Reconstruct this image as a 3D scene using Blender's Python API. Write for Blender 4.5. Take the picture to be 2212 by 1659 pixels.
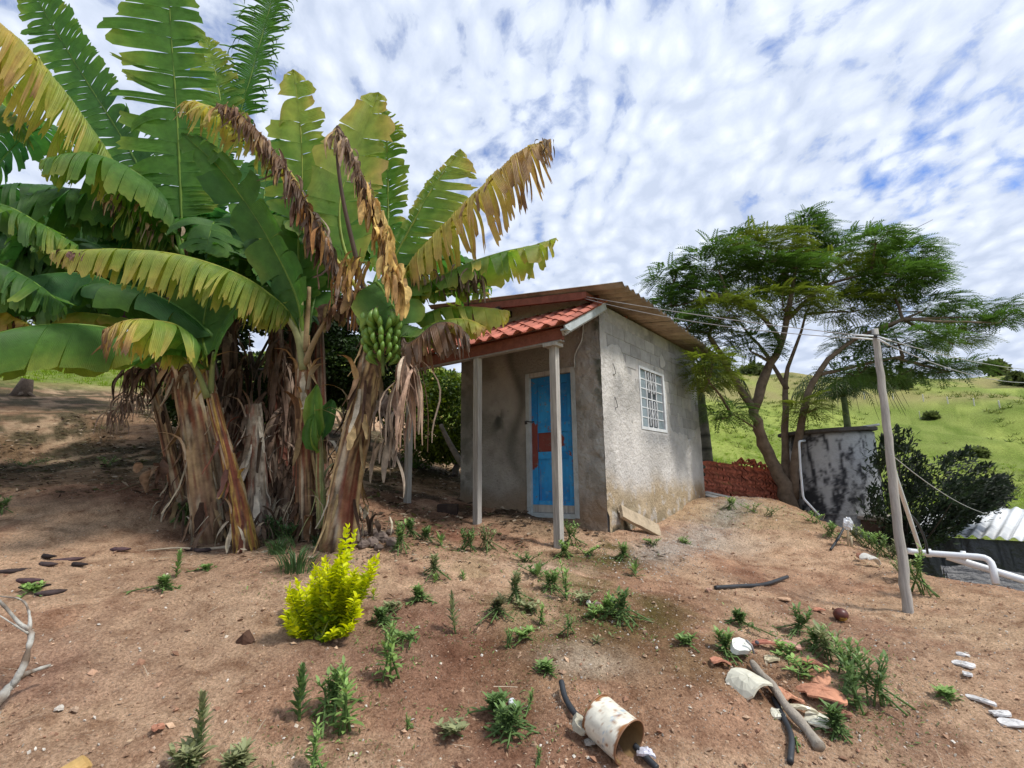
import bpy, math, random
import numpy as np
from mathutils import Vector
random.seed(7); rng = np.random.default_rng(11)
for o in list(bpy.data.objects): bpy.data.objects.remove(o)
sc = bpy.context.scene
COL = sc.collection

# ------------------------------------------------------------------ camera
EYE = 1.5
F, PIT, ROL = 1090.5, math.radians(10.33), math.radians(-.652)   # focal length for a 2212 px wide picture
cam = bpy.data.cameras.new('camera'); cam.sensor_width = 36; cam.lens = 36*F/2212
cam.clip_start = .05; cam.clip_end = 3000
co = bpy.data.objects.new('camera', cam); COL.objects.link(co)
co.location = (0, 0, EYE)
from mathutils import Matrix
co.rotation_euler = (Matrix.Rotation(math.pi/2+PIT, 3, 'X') @ Matrix.Rotation(ROL, 3, 'Z')).to_euler()
sc.camera = co
sc.render.resolution_x, sc.render.resolution_y = 1024, 768
sc.view_settings.view_transform = 'Standard'; sc.view_settings.look = 'None'
sc.view_settings.gamma = 1; sc.view_settings.use_curve_mapping = False
sc.view_settings.exposure = 0.45

# ------------------------------------------------------------------ sun and sky
SUN_EL, SUN_AZ = math.radians(55), math.radians(112)     # azimuth clockwise from +Y
sd = Vector((math.sin(SUN_AZ)*math.cos(SUN_EL), math.cos(SUN_AZ)*math.cos(SUN_EL), math.sin(SUN_EL)))
sl = bpy.data.lights.new('sun', 'SUN'); sl.energy = 2.9; sl.angle = math.radians(9); sl.color = (1, .95, .87)
so = bpy.data.objects.new('sun', sl); COL.objects.link(so); so.location = (5, -5, 20)
so.rotation_euler = sd.to_track_quat('Z', 'Y').to_euler()

wd = bpy.data.worlds.new('World'); sc.world = wd; wd.use_nodes = True
nt = wd.node_tree; nt.nodes.clear(); N = nt.nodes; Lk = nt.links
def nd(t, **k):
    n = N.new(t)
    for a, b in k.items(): setattr(n, a, b)
    return n
def mth(op, a, b=None, c=None):
    n = N.new('ShaderNodeMath'); n.operation = op
    for i, v in enumerate((a, b, c)):
        if v is None: continue
        if isinstance(v, (int, float)): n.inputs[i].default_value = v
        else: Lk.new(v, n.inputs[i])
    return n.outputs[0]
def vth(op, a, b=None):
    n = N.new('ShaderNodeVectorMath'); n.operation = op
    for i, v in enumerate((a, b)):
        if v is None: continue
        if isinstance(v, tuple): n.inputs[i].default_value = v
        else: Lk.new(v, n.inputs[i])
    return n.outputs[0]
def ramp(fac, stops):
    n = N.new('ShaderNodeValToRGB'); e = n.color_ramp.elements
    while len(e) < len(stops): e.new(.5)
    for i, (p, c) in enumerate(stops):
        e[i].position = p; e[i].color = (c, c, c, 1) if isinstance(c, (int, float)) else (*c, 1)
    Lk.new(fac, n.inputs[0]); return n.outputs[0]
def noise(vec, scale, det=4, rough=.5, dist=0):
    n = N.new('ShaderNodeTexNoise'); n.inputs['Scale'].default_value = scale; n.inputs['Detail'].default_value = det
    n.inputs['Roughness'].default_value = rough; n.inputs['Distortion'].default_value = dist
    Lk.new(vec, n.inputs['Vector']); return n.outputs['Fac']
def mixc(f, a, b, bt='MIX'):
    n = N.new('ShaderNodeMix'); n.data_type = 'RGBA'; n.blend_type = bt
    for i, v in ((0, f), (6, a), (7, b)):
        if isinstance(v, (int, float)): n.inputs[i].default_value = v
        elif isinstance(v, tuple): n.inputs[i].default_value = (*v, 1)
        else: Lk.new(v, n.inputs[i])
    return n.outputs[2]
sky = nd('ShaderNodeTexSky', sky_type='NISHITA', sun_disc=False)
sky.sun_elevation = SUN_EL; sky.sun_rotation = SUN_AZ; sky.altitude = 700; sky.air_density = 1; sky.dust_density = .4
tc = nd('ShaderNodeTexCoord')
sep = nd('ShaderNodeSeparateXYZ'); Lk.new(tc.outputs['Generated'], sep.inputs[0])
zc = mth('MAXIMUM', sep.outputs[2], 0.0); den = mth('ADD', zc, .30)
cmb = nd('ShaderNodeCombineXYZ')
Lk.new(mth('DIVIDE', sep.outputs[0], den), cmb.inputs[0]); Lk.new(mth('DIVIDE', sep.outputs[1], den), cmb.inputs[1])
mp = nd('ShaderNodeMapping'); mp.inputs['Rotation'].default_value = (0, 0, math.radians(38)); mp.inputs['Scale'].default_value = (1.25, .95, 1)
mp.inputs['Location'].default_value = (3.1, 1.7, 0)
Lk.new(cmb.outputs[0], mp.inputs[0]); pv = mp.outputs[0]
warp = nd('ShaderNodeTexNoise'); warp.inputs['Scale'].default_value = 3; warp.inputs['Detail'].default_value = 3; Lk.new(pv, warp.inputs['Vector'])
pw = vth('ADD', pv, vth('MULTIPLY', vth('SUBTRACT', warp.outputs['Color'], (.5, .5, .5)), (.16, .16, .16)))
vo = nd('ShaderNodeTexVoronoi', feature='SMOOTH_F1'); vo.inputs['Scale'].default_value = 19; vo.inputs['Smoothness'].default_value = .55
Lk.new(pw, vo.inputs['Vector'])
cell = mth('MULTIPLY_ADD', vo.outputs['Distance'], -1.5, 1.0)
fine = noise(pw, 34, 9, .66, .2)
big = noise(pv, 1.9, 5, .55, .2)
med = noise(pw, 9.5, 4, .55, .1)
dens = mth('ADD', mth('ADD', mth('ADD', mth('MULTIPLY', cell, .20), mth('MULTIPLY', med, .55)), mth('MULTIPLY', fine, .40)), mth('MULTIPLY', big, .95))
# veil thickens towards the horizon
dens = mth('ADD', dens, ramp(zc, [(0, .3), (.3, .07), (.62, -.02)]))
cov = ramp(dens, [(.70, 0), (.95, 1)])
tone = mth('ADD', mth('ADD', mth('MULTIPLY', cell, .30), mth('MULTIPLY', med, .45)), mth('MULTIPLY', noise(pw, 20, 8, .65), .45))
cc = ramp(tone, [(.38, (.52, .59, .73)), (.58, (.65, .715, .84)), (.84, (.84, .89, .97))])
lpos = noise(vth('MULTIPLY', pv, (.5, .5, .5)), 1.3, 2)
cc = mixc(1, cc, ramp(lpos, [(.35, (.93, .94, .96)), (.65, (1.05, 1.05, 1.05))]), 'MULTIPLY')
skyc = mixc(1, sky.outputs[0], (.62, .80, 1.15), 'MULTIPLY')
cc10 = mixc(1, cc, (6.9, 6.9, 6.9), 'MULTIPLY')
cm = nd('ShaderNodeMix', data_type='RGBA', clamp_result=False); Lk.new(cov, cm.inputs[0]); Lk.new(skyc, cm.inputs[6]); Lk.new(cc10, cm.inputs[7])
bg = nd('ShaderNodeBackground'); bg.inputs[1].default_value = .13; Lk.new(cm.outputs[2], bg.inputs[0])
wo = nd('ShaderNodeOutputWorld'); Lk.new(bg.outputs[0], wo.inputs[0])

# ------------------------------------------------------------------ helpers
cr, sr = math.cos(ROL), math.sin(ROL)
def ray(px, py):
    u, v = px-1106, 829.5-py
    sx, sy = (u*cr-v*sr)/F, (u*sr+v*cr)/F
    return np.array([sx, math.cos(PIT)-sy*math.sin(PIT), math.sin(PIT)+sy*math.cos(PIT)])
def at(px, py, d):
    R = ray(px, py); return R*(d/R[1]) + np.array([0, 0, EYE])
def hash3(ix, iy, iz):
    h = (ix.astype(np.int64)*374761393 + iy.astype(np.int64)*668265263 + iz.astype(np.int64)*2147483647) & 0xffffffff
    h = ((h ^ (h >> 13))*1274126177) & 0xffffffff
    h = (h ^ (h >> 16)); h = (h*2246822519) & 0xffffffff
    return ((h >> 8) & 0xffff)/65535.0
def vn(p):
    p = np.asarray(p, float); i = np.floor(p).astype(np.int64); f = p-i; f = f*f*(3-2*f)
    r = 0
    for a in (0, 1):
        for b in (0, 1):
            for c in (0, 1):
                w = (f[..., 0] if a else 1-f[..., 0])*(f[..., 1] if b else 1-f[..., 1])*(f[..., 2] if c else 1-f[..., 2])
                r = r + w*hash3(i[..., 0]+a, i[..., 1]+b, i[..., 2]+c)
    return r
def fbm(p, s, o=4, rough=.5):
    p = np.asarray(p, float)*s; r = 0; a = 1; t = 0
    for k in range(o): r = r + a*vn(p+k*17.3); t += a; a *= rough; p = p*2.03
    return r/t
def sm(x, a, b):
    t = np.clip((np.asarray(x, float)-a)/(b-a), 0, 1); return t*t*(3-2*t)
def mixv(a, b, t):
    t = np.asarray(t)[..., None]; return np.asarray(a)*(1-t)+np.asarray(b)*t

# ------------------------------------------------------------------ materials
MATS = {}
def mat(name, col=None, rough=.8, spec=.3, metal=0, nscale=0, namt=.3, bump=0, bscale=30, trans=0, tint=None, streak=None, coords='Object', ndet=5, vcol=False, spots=None, bdist=.01):
    """procedural material: colour (fixed or the mesh's own colour layer), broken up by noise, with bump"""
    if name in MATS: return MATS[name]
    m = bpy.data.materials.new(name); m.use_nodes = True; t = m.node_tree; n = t.nodes; l = t.links; n.clear()
    out = n.new('ShaderNodeOutputMaterial'); b = n.new('ShaderNodeBsdfPrincipled')
    b.inputs['Roughness'].default_value = rough; b.inputs['Specular IOR Level'].default_value = spec; b.inputs['Metallic'].default_value = metal
    tcx = n.new('ShaderNodeTexCoord'); vec = tcx.outputs[coords]
    if streak:
        mpg = n.new('ShaderNodeMapping'); mpg.inputs['Scale'].default_value = streak; l.new(vec, mpg.inputs[0]); vec = mpg.outputs[0]
    if vcol:
        a = n.new('ShaderNodeAttribute'); a.attribute_name = 'Col'; c = a.outputs['Color']
    else:
        a = n.new('ShaderNodeRGB'); a.outputs[0].default_value = (*col, 1); c = a.outputs[0]
    if nscale:
        nz = n.new('ShaderNodeTexNoise'); nz.inputs['Scale'].default_value = nscale; nz.inputs['Detail'].default_value = ndet
        nz.inputs['Roughness'].default_value = .65; l.new(vec, nz.inputs['Vector'])
        rp = n.new('ShaderNodeValToRGB'); e = rp.color_ramp.elements
        e[0].position = .3; e[1].position = .7; lo, hi = 1-namt, 1+namt*.8
        e[0].color = (lo, lo, lo, 1) if not tint else (lo*tint[0], lo*tint[1], lo*tint[2], 1); e[1].color = (hi, hi, hi, 1)
        l.new(nz.outputs['Fac'], rp.inputs[0])
        mx = n.new('ShaderNodeMix'); mx.data_type = 'RGBA'; mx.blend_type = 'MULTIPLY'; mx.inputs[0].default_value = 1
        l.new(c, mx.inputs[6]); l.new(rp.outputs[0], mx.inputs[7]); c = mx.outputs[2]
    if spots:   # (colour, scale, lo, hi)
        sc_, s0, lo_, hi_ = spots
        nz = n.new('ShaderNodeTexNoise'); nz.inputs['Scale'].default_value = s0; nz.inputs['Detail'].default_value = 8; nz.inputs['Roughness'].default_value = .7
        l.new(vec, nz.inputs['Vector'])
        rp = n.new('ShaderNodeValToRGB'); e = rp.color_ramp.elements; e[0].position = lo_; e[1].position = hi_; l.new(nz.outputs['Fac'], rp.inputs[0])
        mx = n.new('ShaderNodeMix'); mx.data_type = 'RGBA'; l.new(rp.outputs[0], mx.inputs[0]); l.new(c, mx.inputs[6]); mx.inputs[7].default_value = (*sc_, 1); c = mx.outputs[2]
    l.new(c, b.inputs['Base Color'])
    if bump:
        nb = n.new('ShaderNodeTexNoise'); nb.inputs['Scale'].default_value = bscale; nb.inputs['Detail'].default_value = 8; nb.inputs['Roughness'].default_value = .65
        l.new(vec, nb.inputs['Vector'])
        bp = n.new('ShaderNodeBump'); bp.inputs['Strength'].default_value = bump; bp.inputs['Distance'].default_value = bdist
        l.new(nb.outputs['Fac'], bp.inputs['Height']); l.new(bp.outputs[0], b.inputs['Normal'])
    if trans:
        tr = n.new('ShaderNodeBsdfTranslucent'); ms = n.new('ShaderNodeMixShader'); ms.inputs[0].default_value = trans
        hs = n.new('ShaderNodeHueSaturation'); hs.inputs['Value'].default_value = 1.5; hs.inputs['Saturation'].default_value = 1.1; l.new(c, hs.inputs['Color'])
        l.new(hs.outputs[0], tr.inputs[0]); l.new(b.outputs[0], ms.inputs[1]); l.new(tr.outputs[0], ms.inputs[2]); l.new(ms.outputs[0], out.inputs[0])
    else: l.new(b.outputs[0], out.inputs[0])
    MATS[name] = m; return m
def leaf_mat():
    """banana leaf: colour layer, fine parallel veins running out from the midrib, partly translucent"""
    m = mat('banana_leaf', vcol=True, rough=.5, spec=.4, nscale=9, namt=.22, trans=.42, spots=((.13, .085, .03), 26, .66, .74))
    t = m.node_tree; n = t.nodes; l = t.links
    b = [x for x in n if x.type == 'BSDF_PRINCIPLED'][0]
    a = n.new('ShaderNodeAttribute'); a.attribute_name = 'st'
    w = n.new('ShaderNodeTexWave'); w.wave_type = 'BANDS'; w.bands_direction = 'X'; w.inputs['Scale'].default_value = 26; w.inputs['Distortion'].default_value = .6
    w.inputs['Detail'].default_value = 2; l.new(a.outputs['Vector'], w.inputs['Vector'])
    bp = n.new('ShaderNodeBump'); bp.inputs['Strength'].default_value = .6; bp.inputs['Distance'].default_value = .008
    l.new(w.outputs['Fac'], bp.inputs['Height']); l.new(bp.outputs[0], b.inputs['Normal'])
    return m
def ground_mat():
    m = bpy.data.materials.new('earth_and_grass'); m.use_nodes = True; t = m.node_tree; n = t.nodes; l = t.links
    b = n['Principled BSDF']; b.inputs['Roughness'].default_value = .95; b.inputs['Specular IOR Level'].default_value = .12
    a = n.new('ShaderNodeAttribute'); a.attribute_name = 'Col'; tcx = n.new('ShaderNodeTexCoord'); v = tcx.outputs['Object']
    def nz(s, d, r=.6):
        q = n.new('ShaderNodeTexNoise'); q.inputs['Scale'].default_value = s; q.inputs['Detail'].default_value = d; q.inputs['Roughness'].default_value = r; l.new(v, q.inputs['Vector']); return q.outputs['Fac']
    def rmp(f, s):
        q = n.new('ShaderNodeValToRGB'); e = q.color_ramp.elements
        while len(e) < len(s): e.new(.5)
        for i, (p, c) in enumerate(s): e[i].position = p; e[i].color = (*c, 1)
        l.new(f, q.inputs[0]); return q.outputs[0]
    def mul(c1, c2, f=1, bt='MULTIPLY'):
        q = n.new('ShaderNodeMix'); q.data_type = 'RGBA'; q.blend_type = bt
        if isinstance(f, (int, float)): q.inputs[0].default_value = f
        else: l.new(f, q.inputs[0])
        l.new(c1, q.inputs[6])
        if isinstance(c2, tuple): q.inputs[7].default_value = (*c2, 1)
        else: l.new(c2, q.inputs[7])
        return q.outputs[2]
    c = mul(a.outputs['Color'], rmp(nz(5, 8, .7), [(.34, (.60, .53, .49)), (.5, (1, 1, 1)), (.66, (1.25, 1.27, 1.27))]))
    c = mul(c, rmp(nz(60, 6, .75), [(.34, (.55, .50, .46)), (.5, (1.05, 1.05, 1.05)), (.66, (1.5, 1.52, 1.52))]))
    vo_ = n.new('ShaderNodeTexVoronoi'); vo_.inputs['Scale'].default_value = 75; vo_.inputs['Randomness'].default_value = 1; l.new(v, vo_.inputs['Vector'])
    # a small share of cells are pale grit
    sepc = n.new('ShaderNodeSeparateColor'); l.new(vo_.outputs['Color'], sepc.inputs[0])
    g1 = n.new('ShaderNodeMath'); g1.operation = 'GREATER_THAN'; g1.inputs[1].default_value = .87; l.new(sepc.outputs[0], g1.inputs[0])
    g2 = n.new('ShaderNodeMath'); g2.operation = 'LESS_THAN'; g2.inputs[1].default_value = .32; l.new(vo_.outputs['Distance'], g2.inputs[0])
    g3 = n.new('ShaderNodeMath'); g3.operation = 'MULTIPLY'; l.new(g1.outputs[0], g3.inputs[0]); l.new(g2.outputs[0], g3.inputs[1])
    g4 = n.new('ShaderNodeMath'); g4.operation = 'MULTIPLY'; l.new(g3.outputs[0], g4.inputs[0]); l.new(a.outputs['Alpha'], g4.inputs[1])
    c = mul(c, (.55, .47, .38), g4.outputs[0], 'MIX')
    l.new(c, b.inputs['Base Color'])
    ad = n.new('ShaderNodeMath'); ad.operation = 'ADD'; l.new(nz(22, 10, .72), ad.inputs[0])
    m2 = n.new('ShaderNodeMath'); m2.operation = 'MULTIPLY'; m2.inputs[1].default_value = .35; l.new(nz(140, 4, .7), m2.inputs[0]); l.new(m2.outputs[0], ad.inputs[1])
    bp = n.new('ShaderNodeBump'); bp.inputs['Strength'].default_value = 1; bp.inputs['Distance'].default_value = .06
    l.new(ad.outputs[0], bp.inputs['Height']); l.new(bp.outputs[0], b.inputs['Normal'])
    return m

# ------------------------------------------------------------------ object making
def tag(o, label=None, cat=None, group=None, kind=None):
    if label: o['label'] = label
    if cat: o['category'] = cat
    if group: o['group'] = group
    if kind: o['kind'] = kind
    return o
ORG = {}
def thing(name, label, cat, loc, group=None):
    o = bpy.data.objects.new(name, None); COL.objects.link(o); o.empty_display_size = .1
    o.location = tuple(loc); ORG[o] = np.array(loc, float); tag(o, label, cat, group); return o
class MB:
    def __init__(s): s.v = []; s.f = []; s.c = []; s.st = []; s.smooth = True; s.n = 0
    def add(s, v, f, c=None, st=None):
        v = np.asarray(v, float).reshape(-1, 3); f = np.asarray(f, int)
        if f.ndim == 1: f = f.reshape(-1, 4)
        s.v.append(v); s.f.append(f+s.n); s.n += len(v)
        s.c.append(np.broadcast_to(np.array([.5, .5, .5]) if c is None else np.asarray(c, float), (len(v), 3)))
        s.st.append(np.zeros((len(v), 3)) if st is None else np.asarray(st, float))
    def box(s, c, ax, ay, az, col=None):
        """centre and three half-extent vectors"""
        c, ax, ay, az = map(lambda q: np.asarray(q, float), (c, ax, ay, az))
        v = [c+i*ax+j*ay+k*az for i in (-1, 1) for j in (-1, 1) for k in (-1, 1)]
        s.add(v, [[0, 1, 3, 2], [4, 6, 7, 5], [0, 4, 5, 1], [2, 3, 7, 6], [0, 2, 6, 4], [1, 5, 7, 3]], col)
    def tube(s, pts, rad, seg=8, col=None, caps=True, jit=0):
        P = np.asarray(pts, float); n = len(P); rad = np.broadcast_to(np.asarray(rad, float), (n,))
        T = np.gradient(P, axis=0); T /= np.linalg.norm(T, axis=1)[:, None]+1e-9
        ref = np.array([0, 0, 1.]) if abs(T[0][2]) < .9 else np.array([1., 0, 0])
        V = []; a = np.linspace(0, 2*np.pi, seg, endpoint=False)
        X = np.cross(ref, T[0]); X /= np.linalg.norm(X)
        for i in range(n):
            X = X-T[i]*X.dot(T[i]); X /= np.linalg.norm(X)+1e-9; Y = np.cross(T[i], X)
            r = rad[i]*(1+jit*rng.uniform(-1, 1, seg))
            V.append(P[i]+(np.cos(a)*r)[:, None]*X+(np.sin(a)*r)[:, None]*Y)
        V = np.concatenate(V); Fq = []
        for i in range(n-1):
            for j in range(seg):
                Fq.append([i*seg+j, i*seg+(j+1) % seg, (i+1)*seg+(j+1) % seg, (i+1)*seg+j])
        C = None
        if col is not None:
            C = np.asarray(col, float)
            if C.ndim == 2 and len(C) == n: C = np.repeat(C, seg, axis=0)
        if caps:
            V = np.concatenate([V, P[:1], P[-1:]]); e = len(V)
            Fq += [[j, e-2, e-2, (j+1) % seg] for j in range(0)]
            for j in range(seg):
                Fq.append([(j+1) % seg, j, e-2, e-2]); Fq.append([(n-1)*seg+j, (n-1)*seg+(j+1) % seg, e-1, e-1])
            if C is not None and C.ndim == 2: C = np.concatenate([C, C[:1], C[-1:]])
        s.add(V, Fq, C)
    def grid(s, fn, nu, nv, col=None, skip=None):
        u = np.linspace(0, 1, nu+1); v = np.linspace(0, 1, nv+1); U, V = np.meshgrid(u, v, indexing='ij')
        P = fn(U.ravel(), V.ravel()); idx = np.arange((nu+1)*(nv+1)).reshape(nu+1, nv+1)
        f = np.stack([idx[:-1, :-1], idx[1:, :-1], idx[1:, 1:], idx[:-1, 1:]], -1).reshape(-1, 4)
        if skip is not None: f = f[~skip(P[f].mean(1))]
        s.add(P, f, col(P) if callable(col) else col); return P
    def build(s, name, m, parent=None, org=None, shade=None):
        V = np.concatenate(s.v); Q = np.concatenate(s.f)
        o0 = ORG.get(parent) if parent is not None else (np.array(org, float) if org is not None else np.zeros(3))
        me = bpy.data.meshes.new(name)
        tri = Q[:, 2] == Q[:, 3]; q = Q[~tri]; tr = Q[tri][:, :3]
        me.vertices.add(len(V)); me.vertices.foreach_set('co', (V-o0).ravel())
        nl = q.size+tr.size; me.loops.add(nl); me.loops.foreach_set('vertex_index', np.concatenate([q.ravel(), tr.ravel()]))
        me.polygons.add(len(q)+len(tr))
        ls = np.concatenate([np.arange(len(q))*4, q.size+np.arange(len(tr))*3]).astype(np.int32)
        me.polygons.foreach_set('loop_start', ls)
        me.update(calc_edges=True); me.validate()
        C = np.concatenate(s.c); a = me.color_attributes.new('Col', 'FLOAT_COLOR', 'POINT')
        al = getattr(s, 'alpha', None)
        a.data.foreach_set('color', np.concatenate([C, (np.ones(len(C)) if al is None else al)[:, None]], 1).ravel())
        st = np.concatenate(s.st)
        if st.any(): at_ = me.attributes.new('st', 'FLOAT_VECTOR', 'POINT'); at_.data.foreach_set('vector', st.ravel())
        sh = s.smooth if shade is None else shade
        me.polygons.foreach_set('use_smooth', np.full(len(me.polygons), sh))
        me.materials.append(m)
        o = bpy.data.objects.new(name, me); COL.objects.link(o)
        if parent is not None: o.parent = parent
        else: o.location = tuple(o0)
        ORG[o] = o0; return o
def inst(o, name, off=(0, 0, 0), parent=None, rot=None, scale=None):
    """another object on the same mesh"""
    c = bpy.data.objects.new(name, o.data); COL.objects.link(c); c.location = tuple(off)
    if rot is not None: c.rotation_euler = rot
    if scale is not None: c.scale = scale
    if parent is not None: c.parent = parent
    return c
def cat(pts, n):
    """Catmull-Rom through the points"""
    P = np.asarray(pts, float); P = np.concatenate([[2*P[0]-P[1]], P, [2*P[-1]-P[-2]]]); m = len(P)-3; out = []
    for t in np.linspace(0, m, n):
        i = min(int(t), m-1); f = t-i; a, b, c, d = P[i:i+4]
        out.append(.5*((2*b)+(-a+c)*f+(2*a-5*b+4*c-d)*f*f+(-a+3*b-3*c+d)*f**3))
    return np.array(out)
def rotm(n):
    """n random rotations"""
    q = rng.normal(size=(n, 4)); q /= np.linalg.norm(q, axis=1)[:, None]; w, x, y, z = q.T
    return np.stack([np.stack([1-2*(y*y+z*z), 2*(x*y-z*w), 2*(x*z+y*w)], -1), np.stack([2*(x*y+z*w), 1-2*(x*x+z*z), 2*(y*z-x*w)], -1), np.stack([2*(x*z-y*w), 2*(y*z+x*w), 1-2*(x*x+y*y)], -1)], -2)
def frame_from(D, up=None):
    """rotation matrices with columns X=D, Y=side, Z=up"""
    D = D/np.linalg.norm(D, axis=1)[:, None]; U = np.broadcast_to(np.array([0, 0, 1.]) if up is None else up, D.shape)
    Y = np.cross(U, D); Y /= np.linalg.norm(Y, axis=1)[:, None]+1e-9; Z = np.cross(D, Y)
    return np.stack([D, Y, Z], -1)
def scatter(mb, tv, tf, pos, R, s, col, tc=None):
    """copies of a small template as geometry of one mesh"""
    n = len(pos); k = len(tv); s = np.asarray(s)
    sv = tv[None]*(s[:, None, None] if s.ndim == 1 else s[:, None, :])
    V = np.einsum('nij,nkj->nki', R, sv)+pos[:, None, :]
    Fc = tf[None]+np.arange(n)[:, None, None]*k
    C = np.repeat(np.asarray(col)[:, None, :], k, 1)
    if tc is not None: C = C*tc[None, :, None]
    mb.add(V.reshape(-1, 3), Fc.reshape(-1, 4), C.reshape(-1, 3))

# ------------------------------------------------------------------ terrain
CP = []
for px, py, d in [(100, 1659, 2.5), (1100, 1659, 2.65), (2150, 1659, 3.0), (690, 1378, 3.6), (1200, 1400, 3.6), (1700, 1500, 3.4), (1203, 1193, 6.15), (1024, 1143, 6.9), (880, 1095, 7.7),
                  (1150, 1130, 7.3), (1318, 1150, 7.0), (1524, 1078, 10.3), (740, 1170, 5.2), (450, 1168, 5.6), (560, 1185, 5.1), (0, 1250, 4.2), (250, 1240, 4.4), (0, 1000, 9.5), (200, 900, 12.5), (30, 850, 16), (380, 1090, 6.3),
                  (950, 1000, 13), (930, 1060, 9.5), (700, 930, 13), (700, 1060, 7.8), (1962, 1320, 5.2), (2212, 1285, 5.7), (2212, 1420, 4.0), (1800, 1400, 4.0), (1960, 1210, 7.6), (1830, 1160, 9), (1700, 1105, 10.6), (1560, 1090, 10.8), (1600, 1180, 7.6), (1400, 1250, 5.4), (1750, 1250, 6.2),
                  (0, 690, 48), (400, 740, 60), (900, 800, 55), (1600, 1085, 20), (1600, 1000, 38), (1600, 900, 75), (1600, 805, 140), (2000, 1090, 24), (2000, 1000, 42), (2000, 900, 80), (2000, 812, 150), (2200, 1190, 20), (2200, 1090, 30), (2212, 900, 75), (2212, 850, 115), (2212, 805, 190), (1250, 800, 140),
                  (2500, 1100, 40), (2600, 850, 150), (-300, 800, 16), (-300, 1000, 8), (-400, 650, 50)]:
    CP.append(at(px, py, d)-np.array([0, 0, EYE]))
CP = [list(p) for p in CP]+[[0, 0, -1.5], [-3, 0, -1.25], [3, 0, -1.75], [0, -6, -2], [-8, 1, -.6], [6.2, 6.9, -2.0], [7.5, 8.5, -2.8], [7.2, 11, -2.9], [5.6, 13.5, -2.3], [3.2, 15, -1.2], [11, 13, -3.4], [7.5, 4.5, -1.8],
      [10, 3, -2.5], [0, 15, -.2], [-60, 20, 12], [-80, 120, 22], [0, 260, 22], [150, 260, 30], [-150, 260, 26], [260, 200, 30], [300, 60, 4], [-300, 0, 20], [0, -300, -20], [250, -250, -20], [-250, -250, -10], [0, 700, 0], [600, 500, 5], [-600, 500, 10], [700, 0, 0], [-700, 0, 20], [0, -700, -30]]
CP = np.array(CP)
def phi(r): return np.sqrt(r*r+.8)
_D = np.linalg.norm(CP[:, None, :2]-CP[None, :, :2], axis=2); _W = np.linalg.solve(phi(_D)+np.eye(len(CP))*-.02, CP[:, 2]-CP[:, 2].mean())
def G(x, y, micro=True):
    x = np.atleast_1d(np.asarray(x, float)).ravel(); y = np.atleast_1d(np.asarray(y, float)).ravel(); z = np.empty_like(x)
    for i in range(0, len(x), 60000):
        d = np.hypot(x[i:i+60000, None]-CP[None, :, 0], y[i:i+60000, None]-CP[None, :, 1]); z[i:i+60000] = phi(d)@_W
    z = z+CP[:, 2].mean()+EYE
    p = np.stack([x, y, 0*x], -1); r = np.hypot(x, y)
    z = z+(fbm(p, .9, 3)-.5)*.12+(fbm(p, .05, 3)-.5)*sm(r, 20, 60)*6
    if micro:
        k = 1-sm(r, 10, 25)
        z = z+(fbm(p, 5, 4, .6)-.5)*.08*k+(np.abs(fbm(p, 17, 3, .6)-.5))*-.05*k
    return z
def g(x, y): return float(G(x, y)[0])
TS = 1.6*1.006**np.arange(900)
def gp(px, py):
    """the ground point seen at a pixel"""
    R = ray(px, py); D = TS; X = R[0]/R[1]*D; Z = R[2]/R[1]*D+EYE; h = G(X, D)
    k = np.nonzero(Z < h)[0]; i = k[0] if len(k) else 300+int(np.argmin((Z-h)[300:]/D[300:]))
    if not len(k): return np.array([X[i], D[i], h[i]])
    i = max(i, 1); a, b = Z[i-1]-h[i-1], h[i]-Z[i]; f = a/(a+b+1e-9); d = D[i-1]+(D[i]-D[i-1])*f
    return np.array([R[0]/R[1]*d, d, g(R[0]/R[1]*d, d)])
def pxm(p): return p[1]/F      # metres per pixel at that depth

# house frame
TH = math.radians(52.19); AX = np.array([-math.sin(TH), math.cos(TH), 0]); BX = np.array([math.cos(TH), math.sin(TH), 0]); ZX = np.array([0, 0, 1.])
HC = np.array([1.274, 7.067, EYE])
def H(a, b, z):
    """house frame: a to the left along the front, b back along the side, z above eye level"""
    a, b, z = np.broadcast_arrays(np.asarray(a, float), b, z); return HC+a[..., None]*AX+b[..., None]*BX+z[..., None]*ZX

# ground mesh: rings round the viewpoint, fine towards the yard
ang = np.concatenate([np.arange(-58, 58, .2), np.arange(58, 302, 2.0)]); ang = np.radians(ang)
rad = [.5]
while rad[-1] < 900: rad.append(rad[-1]*(1.0085 if rad[-1] < 14 else 1.018 if rad[-1] < 60 else 1.04))
rad = np.array(rad)
RR, AA = np.meshgrid(rad, ang, indexing='ij'); gx = (RR*np.sin(AA)).ravel(); gy = (RR*np.cos(AA)).ravel(); gz = G(gx, gy)
nr, na = RR.shape; idx = np.arange(nr*na).reshape(nr, na); nx = np.roll(idx, -1, axis=1)
gf = np.stack([idx[:-1], nx[:-1], nx[1:], idx[1:]], -1).reshape(-1, 4)[:, ::-1]
P2 = np.stack([gx, gy, 0*gx], -1); R_ = np.hypot(gx, gy)
ha = (gx-HC[0])*AX[0]+(gy-HC[1])*AX[1]; hb = (gx-HC[0])*BX[0]+(gy-HC[1])*BX[1]
n1 = fbm(P2, .8, 4); n2 = fbm(P2+40, 2.2, 4); n3 = fbm(P2+90, .35, 3)
c = mixv((.61, .405, .265), (.47, .275, .175), sm(fbm(P2, .9, 6, .6), .42, .62))
c = mixv(c, (.21, .085, .052), sm(fbm(P2+90, 1.1, 6, .62), .54, .68)*.6)
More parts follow.
